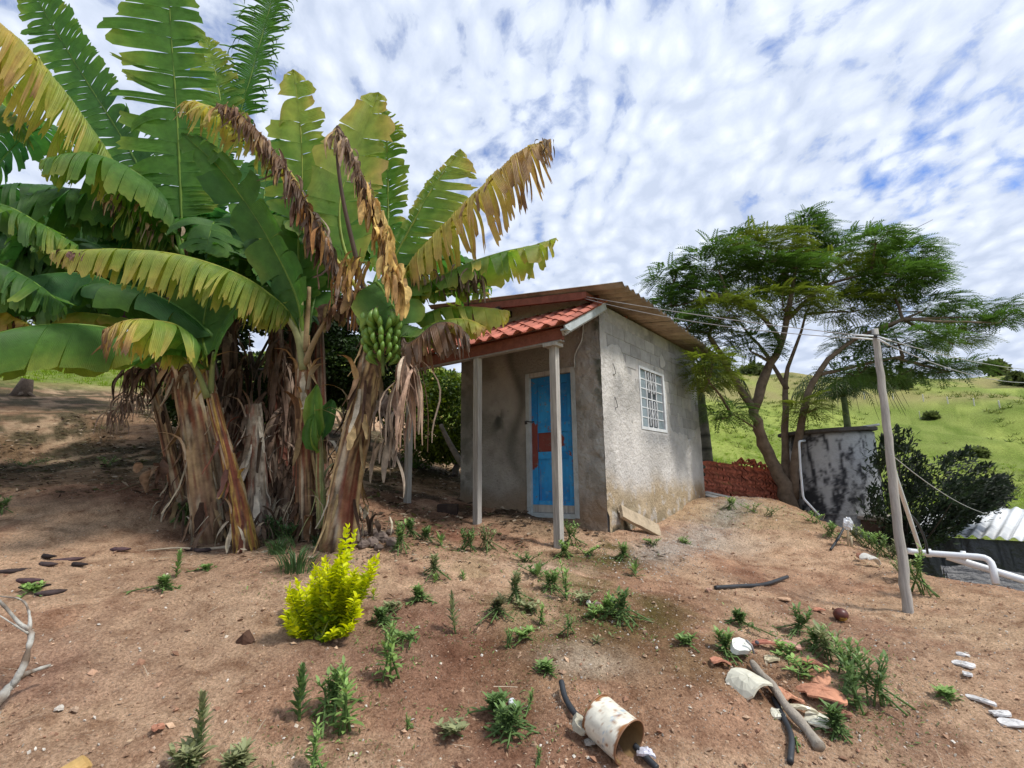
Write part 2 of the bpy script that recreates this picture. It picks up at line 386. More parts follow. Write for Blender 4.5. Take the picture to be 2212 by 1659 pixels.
c = mixv(c, (.56, .38, .24), sm(gx, 1.5, 4)*.55*sm(n2, .3, .6)); c = mixv(c, (.20, .17, .06), np.exp(-((gx-.6)/1.1)**2-((gy-4.6)/1.2)**2)*sm(fbm(P2+15, 2.6, 5), .48, .62)*.75)
# washed-out gravel strip along the side wall and in front of it
gm = np.exp(-((ha+.75)/.3)**2)*sm(hb, -1.3, -.3)*(1-sm(hb, 3.4, 4.4)); c = mixv(c, (.42, .36, .31), np.clip(gm*(.55+.8*n2), 0, 1))
for px_, py_, rx_, ry_, cc_, am_ in ((1010, 1420, .45, .30, (.20, .075, .048), .8), (900, 1330, .5, .3, (.24, .11, .075), .6), (760, 1395, .5, .25, (.25, .13, .09), .6), (1290, 1215, .5, .35, (.15, .085, .035), .7), (1330, 1400, .6, .3, (.20, .13, .06), .6), (1180, 1420, .5, .3, (.24, .15, .07), .5), (100, 1450, .6, .4, (.26, .12, .09), .6), (260, 1060, 1.0, .5, (.20, .095, .06), .7), (380, 1240, .8, .25, (.30, .17, .11), .5), (1100, 1620, .5, .3, (.27, .13, .085), .6), (1450, 1290, .7, .35, (.27, .15, .09), .6), (1650, 1250, .7, .3, (.30, .16, .10), .6), (1880, 1400, .5, .25, (.27, .14, .09), .6), (1960, 1580, .35, .2, (.25, .12, .08), .6), (1180, 1225, .5, .2, (.58, .42, .31), .7), (1260, 1430, .3, .12, (.62, .50, .38), .7), (2100, 1360, .8, .4, (.60, .42, .27), .75), (1560, 1180, .8, .4, (.50, .42, .34), .6), (560, 1330, .9, .4, (.56, .39, .26), .6), (300, 1330, .8, .4, (.52, .35, .23), .6), (1010, 1165, .7, .3, (.27, .12, .075), .6), (930, 1110, .9, .5, (.22, .115, .075), .7)):
    q_ = gp(px_, py_); dd = ((gx-q_[0])/rx_)**2+((gy-q_[1])/(ry_*1.6))**2; c = mixv(c, cc_, np.exp(-dd)*am_*sm(n2+.25*np.exp(-dd), .38, .58))
c = c*(1+.35*(fbm(P2, 9, 5, .65)-.5)*(R_ < 14))[:, None]
# moss by the corner
mm = np.exp(-((ha+.15)/.6)**2-((hb+.75)/.45)**2)+.6*np.exp(-((gx-.9)/.6)**2-((gy-4.3)/.5)**2)
c = mixv(c, (.105, .085, .022), np.clip(mm*1.5*sm(n2, .35, .55), 0, .9))
# apron of packed pale earth at the door
ap = np.exp(-((ha-.95)/.75)**4-((hb+.42)/.42)**4); c = mixv(c, (.43, .29, .185), np.clip(ap*.85, 0, 1))
# darker leaf mould under the trees to the left and behind
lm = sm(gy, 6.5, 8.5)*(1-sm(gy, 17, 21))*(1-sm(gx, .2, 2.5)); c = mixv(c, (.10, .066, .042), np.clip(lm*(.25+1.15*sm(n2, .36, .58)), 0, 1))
clump_dk = np.exp(-((gx+2.6)/1.4)**2-((gy-5.9)/.8)**2); c = mixv(c, (.07, .045, .03), clump_dk*.85)  # darker patch round the feet of the banana clump
pt = sm(gy-.0*gx, 6.5, 8)*(1-sm(gy, 12, 14))*sm(n1, .42, .55)*(1-sm(gx, -1, 0)); c = mixv(c, (.27, .14, .085), pt*.55)
# pasture
gr = np.maximum(sm(R_-7*sm(-gx, 0, 3), 17, 21), sm(gy, 11, 12.5)*sm(gx, 2.0, 3.2)); gr = np.maximum(gr, sm(gz, .05, -.6+0)*0)
low = sm(-(gz-EYE), 1.35, 1.75)*sm(gx, 4.5, 6); gr = np.maximum(gr, low)
gcol = mixv((.175, .22, .05), (.24, .29, .065), sm(fbm(P2, .12, 4), .4, .6)); gcol = mixv(gcol, (.09, .14, .016), sm(fbm(P2+7, .5, 4), .56, .7)*.75)
gcol = mixv(gcol, (.10, .15, .02), sm(fbm(P2*np.array([.5, 2, 1])+7, .28, 4), .52, .66)*.6)
gcol = mixv(gcol, (.24, .21, .09), sm(gz+gx*.02, 13, 17)*(gx > 10)*sm(fbm(P2, .06, 4), .30, .55)*.85); gcol = mixv(gcol, (.10, .115, .04), sm(gy, 95, 140)*sm(fbm(P2+3, .13, 3), .52, .6)*.8)
c = mixv(c, gcol, gr)
edge = np.exp(-((gr-.3)/.3)**2); c = mixv(c, (.10, .13, .03), edge*.5*(R_ > 9))
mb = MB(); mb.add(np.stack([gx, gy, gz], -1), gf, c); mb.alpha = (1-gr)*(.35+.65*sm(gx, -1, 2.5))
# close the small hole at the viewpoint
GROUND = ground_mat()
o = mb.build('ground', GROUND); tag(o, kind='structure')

# ------------------------------------------------------------------ common materials
M_bark = mat('bark', vcol=True, rough=.9, spec=.1, nscale=9, namt=.35, bump=.8, bscale=30, bdist=.02)
M_vc = mat('plain', vcol=True, rough=.85, spec=.15, nscale=14, namt=.2, bump=.4, bscale=40)
M_leaf = leaf_mat()
M_fol = mat('foliage', vcol=True, rough=.55, spec=.3, nscale=1.5, namt=.18, trans=.3)
M_dry = mat('dry_leaf', vcol=True, rough=.85, spec=.1, nscale=20, namt=.3, trans=.12)
M_plas = mat('plaster', vcol=True, rough=.95, spec=.1, nscale=3.2, namt=.16, bump=1.0, bscale=26, ndet=10, bdist=.03, spots=((.12, .12, .11), 9, .60, .80))
M_mortar = mat('mortar', (.48, .46, .44), rough=.95, spec=.1, nscale=12, namt=.2, bump=.6, bscale=60)
M_block = mat('concrete_block', vcol=True, rough=.95, spec=.1, nscale=6, namt=.2, bump=.7, bscale=90)
M_tile = mat('clay_tile', vcol=True, rough=.8, spec=.2, nscale=7, namt=.25, bump=.4, bscale=50, spots=((.06, .035, .03), 3.2, .60, .74))
M_wgrey = mat('weathered_wood', (.40, .38, .35), rough=.85, spec=.15, nscale=4, namt=.35, bump=.7, bscale=18, streak=(8, 8, .6))
M_wred = mat('red_brown_wood', (.22, .075, .048), rough=.7, spec=.25, nscale=5, namt=.3, bump=.5, bscale=20, streak=(2, 2, 2))
M_wpale = mat('pale_painted_wood', (.40, .44, .45), rough=.6, spec=.3, nscale=5, namt=.22, bump=.4, bscale=25, spots=((.2, .2, .17), 6, .6, .75))
M_white = mat('white_paint', (.62, .64, .66), rough=.5, spec=.4, nscale=8, namt=.2, spots=((.25, .22, .18), 9, .62, .78))
M_pvc = mat('white_pvc', (.72, .75, .78), rough=.35, spec=.5, nscale=5, namt=.1)
M_hose = mat('black_hose', (.03, .034, .04), rough=.5, spec=.4, nscale=8, namt=.3)
M_glass = mat('hazy_glass', (.22, .27, .30), rough=.15, spec=.8, nscale=3, namt=.4)
M_dark = mat('dark_inside', (.02, .02, .022), rough=.9)
M_cem = mat('fibre_cement', vcol=True, rough=.9, spec=.1, nscale=4, namt=.25, bump=.3, bscale=60, spots=((.10, .085, .07), 2.5, .52, .75))
M_steel = mat('worn_metal', (.25, .23, .21), rough=.5, spec=.5, metal=.6)
M_wire = mat('cable', (.10, .10, .10), rough=.6)
M_stone = mat('stone', vcol=True, rough=.9, spec=.15, nscale=12, namt=.3, bump=.6, bscale=40)
#@@PART2
# ------------------------------------------------------------------ the house
def add_rand(m, amt=.25):
    """each object of a shared mesh gets its own brightness"""
    t = m.node_tree; n = t.nodes; l = t.links; b = [x for x in n if x.type == 'BSDF_PRINCIPLED'][0]
    src = b.inputs['Base Color'].links[0].from_socket
    oi = n.new('ShaderNodeObjectInfo'); mr = n.new('ShaderNodeMapRange'); mr.inputs['To Min'].default_value = 1-amt; mr.inputs['To Max'].default_value = 1+amt
    l.new(oi.outputs['Random'], mr.inputs[0]); hs = n.new('ShaderNodeHueSaturation'); l.new(mr.outputs[0], hs.inputs['Value']); l.new(src, hs.inputs['Color']); l.new(hs.outputs[0], b.inputs['Base Color'])
add_rand(M_tile, .28); add_rand(M_block, .12)
house = thing('small_house', 'small unpainted grey plastered house with blue door and tiled porch', 'house', H(0, 0, -.67))
W_, L_ = 2.727, 4.18
def zr(a, b): return 2.60+.135*a-.03*b
def hbox(mb, a0, a1, b0, b1, z0, z1, col=None):
    mb.box(H((a0+a1)/2, (b0+b1)/2, (z0+z1)/2), AX*(a1-a0)/2, BX*(b1-b0)/2, ZX*(z1-z0)/2, col)
def hobox(name, m, parent, a0, a1, b0, b1, z0, z1, col=None):
    mb = MB(); hbox(mb, a0, a1, b0, b1, z0, z1, col); return mb.build(name, m, parent, shade=False)
ZB = -1.3
DA0, DA1, DZ0, DZ1 = .419, 1.326, -.567, 1.583
WB0, WB1, WZ0, WZ1 = 1.292, 2.376, .717, 1.764
# front wall: core with the door opening, then the plaster over it
def front_col(P):
    a = (P-HC)@AX; z = P[:, 2]-EYE; q = np.stack([a*1.0, z, a*0], -1); n = fbm(q, 2.3, 5); n2 = fbm(q+9, 7, 4)
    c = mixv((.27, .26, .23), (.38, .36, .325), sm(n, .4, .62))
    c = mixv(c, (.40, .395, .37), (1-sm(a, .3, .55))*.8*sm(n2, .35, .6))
    c = mixv(c, (.13, .13, .115), np.exp(-((a-1.52-.12*np.sin(z*4))/.10)**2)*sm(z, -.3, .3)*.8)
    c = mixv(c, (.09, .095, .085), np.exp(-((a-1.9)/.12)**2-((z-.9)/.25)**2)*sm(n2, .4, .55))
    c = mixv(c, (.16, .16, .14), sm(a, 2.35, 2.6)*.6*sm(n2, .35, .6))
    c = mixv(c, (.50, .42, .33), sm(z, 2.35, 2.5)*.9)
    c = mixv(c, (.30, .20, .125), (1-sm(z+.2*n, -.45, .05))*.75)
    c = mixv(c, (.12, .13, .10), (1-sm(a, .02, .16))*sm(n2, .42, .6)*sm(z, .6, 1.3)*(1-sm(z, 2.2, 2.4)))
    return c
def frnd(P, s, o=4): return fbm(P, s, o)
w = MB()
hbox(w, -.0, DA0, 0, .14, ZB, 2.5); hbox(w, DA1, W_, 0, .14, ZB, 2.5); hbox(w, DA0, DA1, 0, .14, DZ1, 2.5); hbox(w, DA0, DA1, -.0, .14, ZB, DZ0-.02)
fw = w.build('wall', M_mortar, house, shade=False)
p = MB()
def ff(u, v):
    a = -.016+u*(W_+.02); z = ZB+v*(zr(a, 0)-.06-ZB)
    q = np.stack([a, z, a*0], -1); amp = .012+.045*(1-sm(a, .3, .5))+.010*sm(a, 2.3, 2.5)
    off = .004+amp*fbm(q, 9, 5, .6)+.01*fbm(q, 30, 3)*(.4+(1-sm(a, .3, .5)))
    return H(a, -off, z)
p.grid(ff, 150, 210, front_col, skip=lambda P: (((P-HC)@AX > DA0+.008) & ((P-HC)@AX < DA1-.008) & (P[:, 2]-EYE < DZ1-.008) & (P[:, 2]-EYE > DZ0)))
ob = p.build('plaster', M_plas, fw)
hobox('gable_infill', M_plas, fw, .03, W_, .02, .13, 2.5, 2.72, (.36, .315, .25)) if 0 else None
# side wall with the window opening and the bare blocks
w = MB()
hbox(w, 0, .14, .14, WB0, ZB, 2.45); hbox(w, 0, .14, WB1, L_, ZB, 2.45); hbox(w, 0, .14, WB0, WB1, ZB, WZ0); hbox(w, 0, .14, WB0, WB1, WZ1, 2.45)
sw = w.build('wall', M_mortar, house, shade=False)
def bare(b, z):
    q = np.stack([b, z, b*0], -1); lim = 1.78-.25*sm(b, .3, 1.4)-.75*sm(b, 2.35, 2.65)+.35*sm(b, 3.7, 4.1)+(fbm(q, 1.8, 4)-.5)*.9
    return sm(z, lim-.05, lim+.05)*(1-sm(z, 2.24, 2.27))*sm(b, .12, .2)*sm(fbm(q+5, 3, 3), .30, .38)
k = 0; tmpl = {}
for row in range(8):
    z1 = 2.255-row*.2; z0 = z1-.188
    b = .02+(.2 if row % 2 else 0)
    while b < L_-.02:
        b1 = min(b+.388, L_-.005)
        bb = np.linspace(b, b1, 5); zz = np.full(5, (z0+z1)/2)
        if bare(bb, zz).max() > .3 and not (b < WB1+.0 and b1 > WB0 and z0 < WZ1 and z1 > WZ0) and b1-b > .1:
            j = rng.uniform(.9, 1.1); mb = MB()
            hbox(mb, -.007-rng.uniform(0, .003), .05, b, b1, z0, z1, np.array((.37, .362, .355))*j)
            mb.build('block', M_block, sw, shade=False); k += 1
        b += .4
def side_col(P):
    b = (P-HC)@BX; z = P[:, 2]-EYE; q = np.stack([b, z, b*0], -1); n = fbm(q, 1.7, 5); n2 = fbm(q+9, 6, 5)
    c = mixv((.46, .44, .415), (.60, .575, .545), sm(n, .38, .62))
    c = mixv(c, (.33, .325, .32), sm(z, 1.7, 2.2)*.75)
    c = mixv(c, (.25, .245, .24), sm(fbm(q+20, 2.2, 5), .52, .66)*sm(z, .9, 1.6)*.7)
    c = mixv(c, (.30, .30, .305), np.exp(-((b-1.95)/.7)**4-((z-.6)/.16)**2)*.8)
    bot = 1-sm(z+.35*(n-.5), -.35, .1); c = mixv(c, (.40, .30, .175), bot*.85)
    c = mixv(c, (.24, .20, .13), (1-sm(z, -.75, -.15))*sm(n2, .42, .6)*.85)
    c = mixv(c, (.07, .065, .045), (1-sm(b, .2, 1.0))*(1-sm(z, -.75, -.25))*sm(n2, .36, .58)*.95)
    c = mixv(c, (.27, .17, .10), sm(b, 3.2, 4.1)*(1-sm(z, -.5, -.05))*.8)
    c = mixv(c, (.52, .50, .48), sm(fbm(q+3, 11, 3), .60, .68)*.5)
    return c
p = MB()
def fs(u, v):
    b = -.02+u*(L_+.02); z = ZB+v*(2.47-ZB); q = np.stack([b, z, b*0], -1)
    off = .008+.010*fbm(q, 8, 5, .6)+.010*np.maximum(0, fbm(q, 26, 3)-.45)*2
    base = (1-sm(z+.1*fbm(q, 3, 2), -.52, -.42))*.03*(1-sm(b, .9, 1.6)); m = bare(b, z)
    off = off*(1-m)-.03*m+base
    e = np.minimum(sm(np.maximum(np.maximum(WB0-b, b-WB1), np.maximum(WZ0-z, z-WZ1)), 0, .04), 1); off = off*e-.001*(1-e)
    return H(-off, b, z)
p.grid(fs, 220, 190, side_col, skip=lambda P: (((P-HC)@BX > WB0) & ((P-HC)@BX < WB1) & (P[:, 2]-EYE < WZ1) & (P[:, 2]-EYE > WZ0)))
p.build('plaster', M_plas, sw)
for a0, a1, b0, b1 in ((W_-.14, W_, .14, L_-.14), (.14, W_, L_-.14, L_)):
    mb = MB(); hbox(mb, a0, a1, b0, b1, ZB, 2.42, (.24, .23, .2)); mb.build('wall', M_plas, house, shade=False)
mb = MB(); hbox(mb, .14, W_-.14, .14, L_-.14, -.75, -.6, (.2, .15, .1)); mb.build('floor', M_plas, house, shade=False)
# hooks sticking out of the side wall, light conduit by the door
for b, z in ((.35, 1.55), (.36, 1.05)):
    mb = MB(); mb.tube([H(-.02, b, z+.08), H(-.045, b, z), H(-.04, b+.04, z-.07), H(-.02, b, z-.09)], .006, 5); mb.build('wall_hook', M_wire, house)
mb = MB(); mb.tube(cat([H(.40, -.05, 1.55), H(.40, -.05, 1.72), H(.33, -.05, 1.86), H(.26, -.05, 1.98), H(.22, -.05, 2.3)], 14), .011, 6, (.42, .42, .4)); mb.build('conduit', M_vc, house)

# door
dr = MB(); hbox(dr, DA0+.07, DA1-.07, .045, .075, DZ0+.03, DZ1-.07); door = dr.build('door', mat('door_core', (.02, .12, .26), rough=.6), house, shade=False)
def paint_col(seed, patch):
    def fn(P):
        a = (P-HC)@AX; z = P[:, 2]-EYE; q = np.stack([a, z, a*0+seed], -1); n = fbm(q, 3, 4); f = fbm(q, 12, 5)
        c = mixv((.015, .21, .54), (.03, .30, .66), sm(n, .35, .65)); c = mixv(c, (.12, .36, .62), sm(f, .62, .75)*.5)
        c = mixv(c, (.01, .10, .26), sm(z, .85, 1.4)*.55)  # shade under the porch roof put into the upper door colour
        c = mixv(c, (.20, .05, .04), patch(a, z, .6*f+.4*fbm(q, 34, 4))); return mixv(c, (.16, .12, .10), sm(fbm(q, 22, 5, .7), .66, .7)*.8)
    return fn
def pbox(name, a0, a1, z0, z1, b, colf, m=None):
    mb = MB(); nu = max(2, int((a1-a0)/.012)); nv = max(2, int((z1-z0)/.012))
    mb.grid(lambda u, v: H(a0+u*(a1-a0), b, z0+v*(z1-z0)), nu, nv, colf)
    hbox(mb, a0, a1, b+.0015, .055, z0, z1, (.015, .12, .3)); return mb.build(name, m or M_door, door, shade=False)
M_door = mat('door_paint', vcol=True, rough=.5, spec=.35, nscale=5, namt=.2, bump=.35, bscale=22, streak=(1, 1, .35), spots=((.03, .035, .05), 7, .64, .78))
nop = lambda a, z, f: np.zeros_like(a)
dl, drt = DA1-.075, DA0+.075
stl = lambda a, z, f: sm(f+.38*(1-((z-.48)/.42)**2), .56, .60)*(np.abs(z-.44) < .55)
pbox('stile', dl-.11, dl, DZ0+.14, DZ1-.075, .024, paint_col(1, stl)); pbox('stile', drt, drt+.10, DZ0+.14, DZ1-.075, .024, paint_col(2, lambda a, z, f: sm(f, .6, .63)*np.exp(-((z-.28)/.12)**2)))
mid = lambda a, z, f: sm((a-drt-.30)+.13*(1-((z-.5)/.16)**2)+(f-.5)*.22, 0, .012)
for z0, z1, s_ in ((.645, .79, 3), (.25, .356, 4), (1.38, DZ1-.075, 5), (DZ0+.14, DZ0+.20, 6)):
    pbox('rail', drt+.101, dl-.111, z0, z1, .026, paint_col(s_, (lambda a, z, f: sm(f, .66, .7)*.8) if s_ == 3 else nop))
for z0, z1, s_, pf in ((.791, 1.379, 7, lambda a, z, f: sm(f, .66, .69)*(z < .95)), (.357, .644, 8, mid), (DZ0+.201, .249, 9, lambda a, z, f: np.exp(-((a-dl+.14)/.006)**2)*(z < .1)*.7)):
    pbox('panel', drt+.101, dl-.111, z0, z1, .040, paint_col(s_, pf))
hobox('kick_board', M_wgrey, door, drt, dl, .020, .045, DZ0+.03, DZ0+.138)
mb = MB(); mb.tube(cat([H(dl+.06, -.03, .84), H(dl+.02, -.04, .83), H(dl-.02, -.02, .82), H(dl-.05, .02, .83)], 9), .009, 6, (.05, .05, .05)); hbox(mb, dl+.045, dl+.085, -.045, -.02, .79, .84, (.06, .06, .06)); mb.build('latch', M_vc, door)
for nm, a0, a1, z0, z1 in (('door_jamb', DA1-.073, DA1, DZ0-.03, DZ1), ('door_jamb', DA0, DA0+.073, DZ0-.03, DZ1), ('door_header', DA0+.073, DA1-.073, DZ1-.068, DZ1), ('door_sill', DA0+.073, DA1-.073, DZ0-.04, DZ0+.026)):
    ob = hobox(nm, M_wpale if nm != 'door_header' else M_wgrey, house, a0, a1, -.03, .12, z0, z1)
# window
fr = MB()
for b0, b1, z0, z1 in ((WB0, WB0+.045, WZ0, WZ1), (WB1-.075, WB1, WZ0, WZ1), (WB0+.045, WB1-.075, WZ0, WZ0+.05), (WB0+.045, WB1-.075, WZ1-.04, WZ1)): hbox(fr, -.014, .05, b0, b1, z0, z1)
win = fr.build('window', M_white, house, shade=False)
x0, x1, y0, y1 = WB0+.045, WB1-.075, WZ0+.05, WZ1-.04; cw = (x1-x0)
cols = [(x0, x0+.27*cw), (x0+.27*cw, x0+.48*cw), (x0+.48*cw, x0+.69*cw), (x0+.69*cw, x1)]
for i in range(1, 4): hobox('mullion', M_white, win, .0, .03, cols[i][0]-.016, cols[i][0]+.016, y0, y1)
rows = np.linspace(y0, y1, 7)
for i, (c0, c1) in enumerate(cols):
    for j in range(6):
        if j: hobox('glazing_bar', M_white, win, .004, .026, c0+.016, c1-.016, rows[j]-.009, rows[j]+.009)
        hobox('pane', M_glass if i in (0, 3) else mat('gloom_pane', (.05, .06, .07), rough=.12, spec=.8, nscale=3, namt=.4), win, .012, .018, c0+.0161, c1-.0161, rows[j]+.0095, rows[j+1]-.0095)  # centre panes coloured dark for the gloom behind the open grille
for q, bc in enumerate(np.linspace(cols[1][0]+.05, cols[2][1]-.05, 4)):
    for za, zb in ((y0+.02, rows[3]-.04), (rows[3]+.10, y1-.03)):
        mb = MB(); t = np.linspace(0, 1, 40); wv = .011+.016*np.abs(np.sin(t*np.pi*3))**2*np.sin(t*np.pi)
        for s_ in (-1, 1): mb.tube([H(-.018, bc+s_*wi, za+(zb-za)*ti) for ti, wi in zip(t, wv)], .0055, 5)
        mb.build('ornamental_bar', M_white, win)
hobox('dark_backing', M_dark, house, .20, .205, WB0-.3, WB1+.3, WZ0-.2, WZ1+.2)  # black sheet added to stand in for the unlit room behind the window
# main roof: corrugated sheets running down to the right
rt = MB()
def tim(mb, p0, p1, w2, h2, col=None):
    p0, p1 = np.asarray(p0), np.asarray(p1); d = p1-p0; L = np.linalg.norm(d); d = d/L; s_ = np.cross(d, ZX); s_ /= np.linalg.norm(s_); mb.box((p0+p1)/2, d*L/2, s_*w2, np.cross(s_, d)*h2, col)
for b in (1.0, 2.2, 3.4): tim(rt, H(.02, b, zr(.02, b)-.085), H(3.1, b, zr(3.1, b)-.085), .03, .045)
roof = rt.build('roof', M_wred, house, shade=False)
NS = 5; bw = (4.18+.1+.35)/NS
def sheet(b0, b1, a0, a1, lift):
    mb = MB(); nb = int((b1-b0)/.0148)
    def top(s):
        def fn(u, v):
            b = b0+u*(b1-b0); a = a0+v*(a1-a0)
            return H(a, b, zr(a, b)+.026*np.cos(b*2*np.pi/.177)+lift+s*.004-.02*sm(b, 1.5, 4.2)*sm(-a, 0, .5))
        return fn
    cu = lambda P: mixv((.27, .215, .165), (.36, .29, .22), sm(fbm(P*np.array([1, 1, 1]), 3, 4), .35, .65))
    ct = lambda P: mixv((.20, .19, .18), (.33, .31, .29), sm(fbm(P, 3, 4), .35, .65))
    mb.grid(top(1), nb, 10, ct); n0 = (nb+1)*11; mb.grid(top(-1), nb, 10, cu)
    idx = np.arange(n0).reshape(nb+1, 11); f = []
    for e in (0, 10):
        i = idx[:, e]; f += [[i[k], i[k+1], i[k+1]+n0, i[k]+n0] for k in range(nb)]
    for e in (0, nb):
        i = idx[e]; f += [[i[k], i[k+1], i[k+1]+n0, i[k]+n0] for k in range(10)]
    mb.f.append(np.array(f)); return mb
for i in range(NS):
    b0 = -.35+i*bw; sheet(b0, b0+bw+.06, -.56+.02*i, 3.25, .010*(i % 2)).build('roof_sheet', M_cem, roof)
# overlapping row near the high side
mb = MB(); tim(mb, H(.07, -.29, zr(.07, 0)-.085), H(3.15, -.29, zr(3.15, 0)-.085), .025, .055); mb.build('fascia_beam', M_wred, house, shade=False)
mb = MB(); tim(mb, H(.03, -.36, zr(0, 0)-.09), H(.03, .2, zr(0, 0)-.11), .03, .045); mb.build('rafter_end', M_wred, house, shade=False)
mb = MB(); tim(mb, H(1.62, -.36, zr(1.6, 0)-.18), H(1.62, .2, zr(1.6, 0)-.18), .035, .05); mb.build('rafter_end', mat('old_timber', (.05, .035, .03), rough=.9), house, shade=False)
mb = MB(); tim(mb, H(2.7, .07, zr(2.7, 0)-.03), H(0.0, .07, zr(0, 0)-.03), .06, .05); mb.build('wall_plate', M_wred, house, shade=False)

# porch
PB = -1.0
zt_, ze_ = 2.46, 1.89
def zp(b): return zt_+(zt_-ze_)*b/1.06
mb = MB()
for k in range(4):
    b = -.12-.27*k; tim(mb, H(-.02, b, zp(b)-.045), H(3.1, b, zp(b)-.045), .018, .012)
for a in (.05, 1.0, 2.0, 3.0): tim(mb, H(a, -.0, zp(0)-.085), H(a, PB-.02, zp(PB)-.085), .02, .03)
porch = mb.build('porch_roof', M_wred, house, shade=False)
tl = MB(); TW, TL = .235, .345
def tsec(u): return .038*np.clip(np.cos((u-.68)*2*np.pi*.86), -.25, 1)*(u > .0)
for s in (0, -.013):
    tl.grid(lambda u, v: np.stack([(u-.5)*TW*1.08, (v-.5)*TL, tsec(u)*(1-.12*v)+s], -1), 14, 2, (.40, .135, .092))
n0 = 45; f = []; idx = np.arange(45).reshape(15, 3)
for e in (0, 2): f += [[idx[k, e], idx[k+1, e], idx[k+1, e]+n0, idx[k, e]+n0] for k in range(14)]
for e in (0, 14): f += [[idx[e, k], idx[e, k+1], idx[e, k+1]+n0, idx[e, k]+n0] for k in range(2)]
tl.f.append(np.array(f)); proto = tl.build('roof_tile', M_tile); pm = proto.data
sl_ = np.array([0, 1.06, zt_-ze_]); sl_ = sl_/np.linalg.norm(sl_); UP = BX*sl_[1]+ZX*sl_[2]; NR = np.cross(-AX, UP)
first = True
for r in range(5):
    for k_ in range(14):
        a = -.02+k_*TW*.98; s = .14+r*.247
        b = -1.10+s*sl_[1]; z = zp(-1.10)+s*sl_[2]+.012
        X = -AX; jit = rng.normal(size=3)*.012
        R = Matrix([[X[0], UP[0], NR[0]], [X[1], UP[1], NR[1]], [X[2], UP[2], NR[2]]])
        R = R @ Matrix.Rotation(-.045, 3, 'X') @ Matrix.Rotation(float(rng.normal()*.012), 3, 'Z') @ Matrix.Rotation(float(rng.normal()*.012), 3, 'Y')
        t_ = proto if first else bpy.data.objects.new('roof_tile', pm)
        if not first: COL.objects.link(t_)
        first = False; t_.parent = porch
        loc = H(a, b, z)+NR*(.02+rng.uniform(-.003, .004))+UP*rng.uniform(-.008, .008)-ORG[house]
        t_.matrix_basis = Matrix.Translation(Vector(loc)) @ R.to_4x4()
mb = MB(); tim(mb, H(-.02, PB-.03, 1.785), H(3.2, PB-.03, 1.785), .03, .075); mb.build('porch_beam', M_wred, house, shade=False)
mb = MB(); tim(mb, H(.0, PB-.01, 1.70), H(3.2, PB-.01, 1.70), .045, .012, (.30, .28, .26)); mb.build('top_plate', M_vc, house, shade=False)
mb = MB(); tim(mb, H(-.115, .0, zp(0)-.05), H(-.115, PB-.12, zp(PB-.12)-.05), .012, .05); hbox(mb, -.16, -.06, PB-.15, PB-.06, 1.79, 1.81); mb.build('barge_board', M_wpale, house, shade=False)
mb = MB(); tim(mb, H(-.07, .0, zp(0)-.10), H(-.07, PB-.1, zp(PB-.1)-.10), .02, .035); mb.build('verge_rafter', M_wgrey, house, shade=False)
hobox('post_cap', M_wgrey, house, .05, .25, PB-.10, PB+.08, 1.64, 1.685)
mb = MB(); mb.box(H(.13, PB-.02, 1.66), AX*.1, BX*.09, ZX*.04); 
for a, w2 in ((.145, .046), (1.47, .044), (2.93, .042)):
    base = H(a, PB, 0); gz0 = g(base[0], base[1])-.15; mb = MB()
    P0 = np.array([base[0], base[1], gz0]); P1 = H(a-.005, PB, 1.66 if a < 1 else 1.69); n = 12
    pts = [P0+(P1-P0)*t for t in np.linspace(0, 1, n)]
    for i in range(n-1):
        pass
    tim(mb, P0, P1, w2, w2, None)
    mb.c = [np.broadcast_to(np.array((.40, .38, .35)), (8, 3))]; mb.build('porch_post', M_wgrey, house, shade=False)
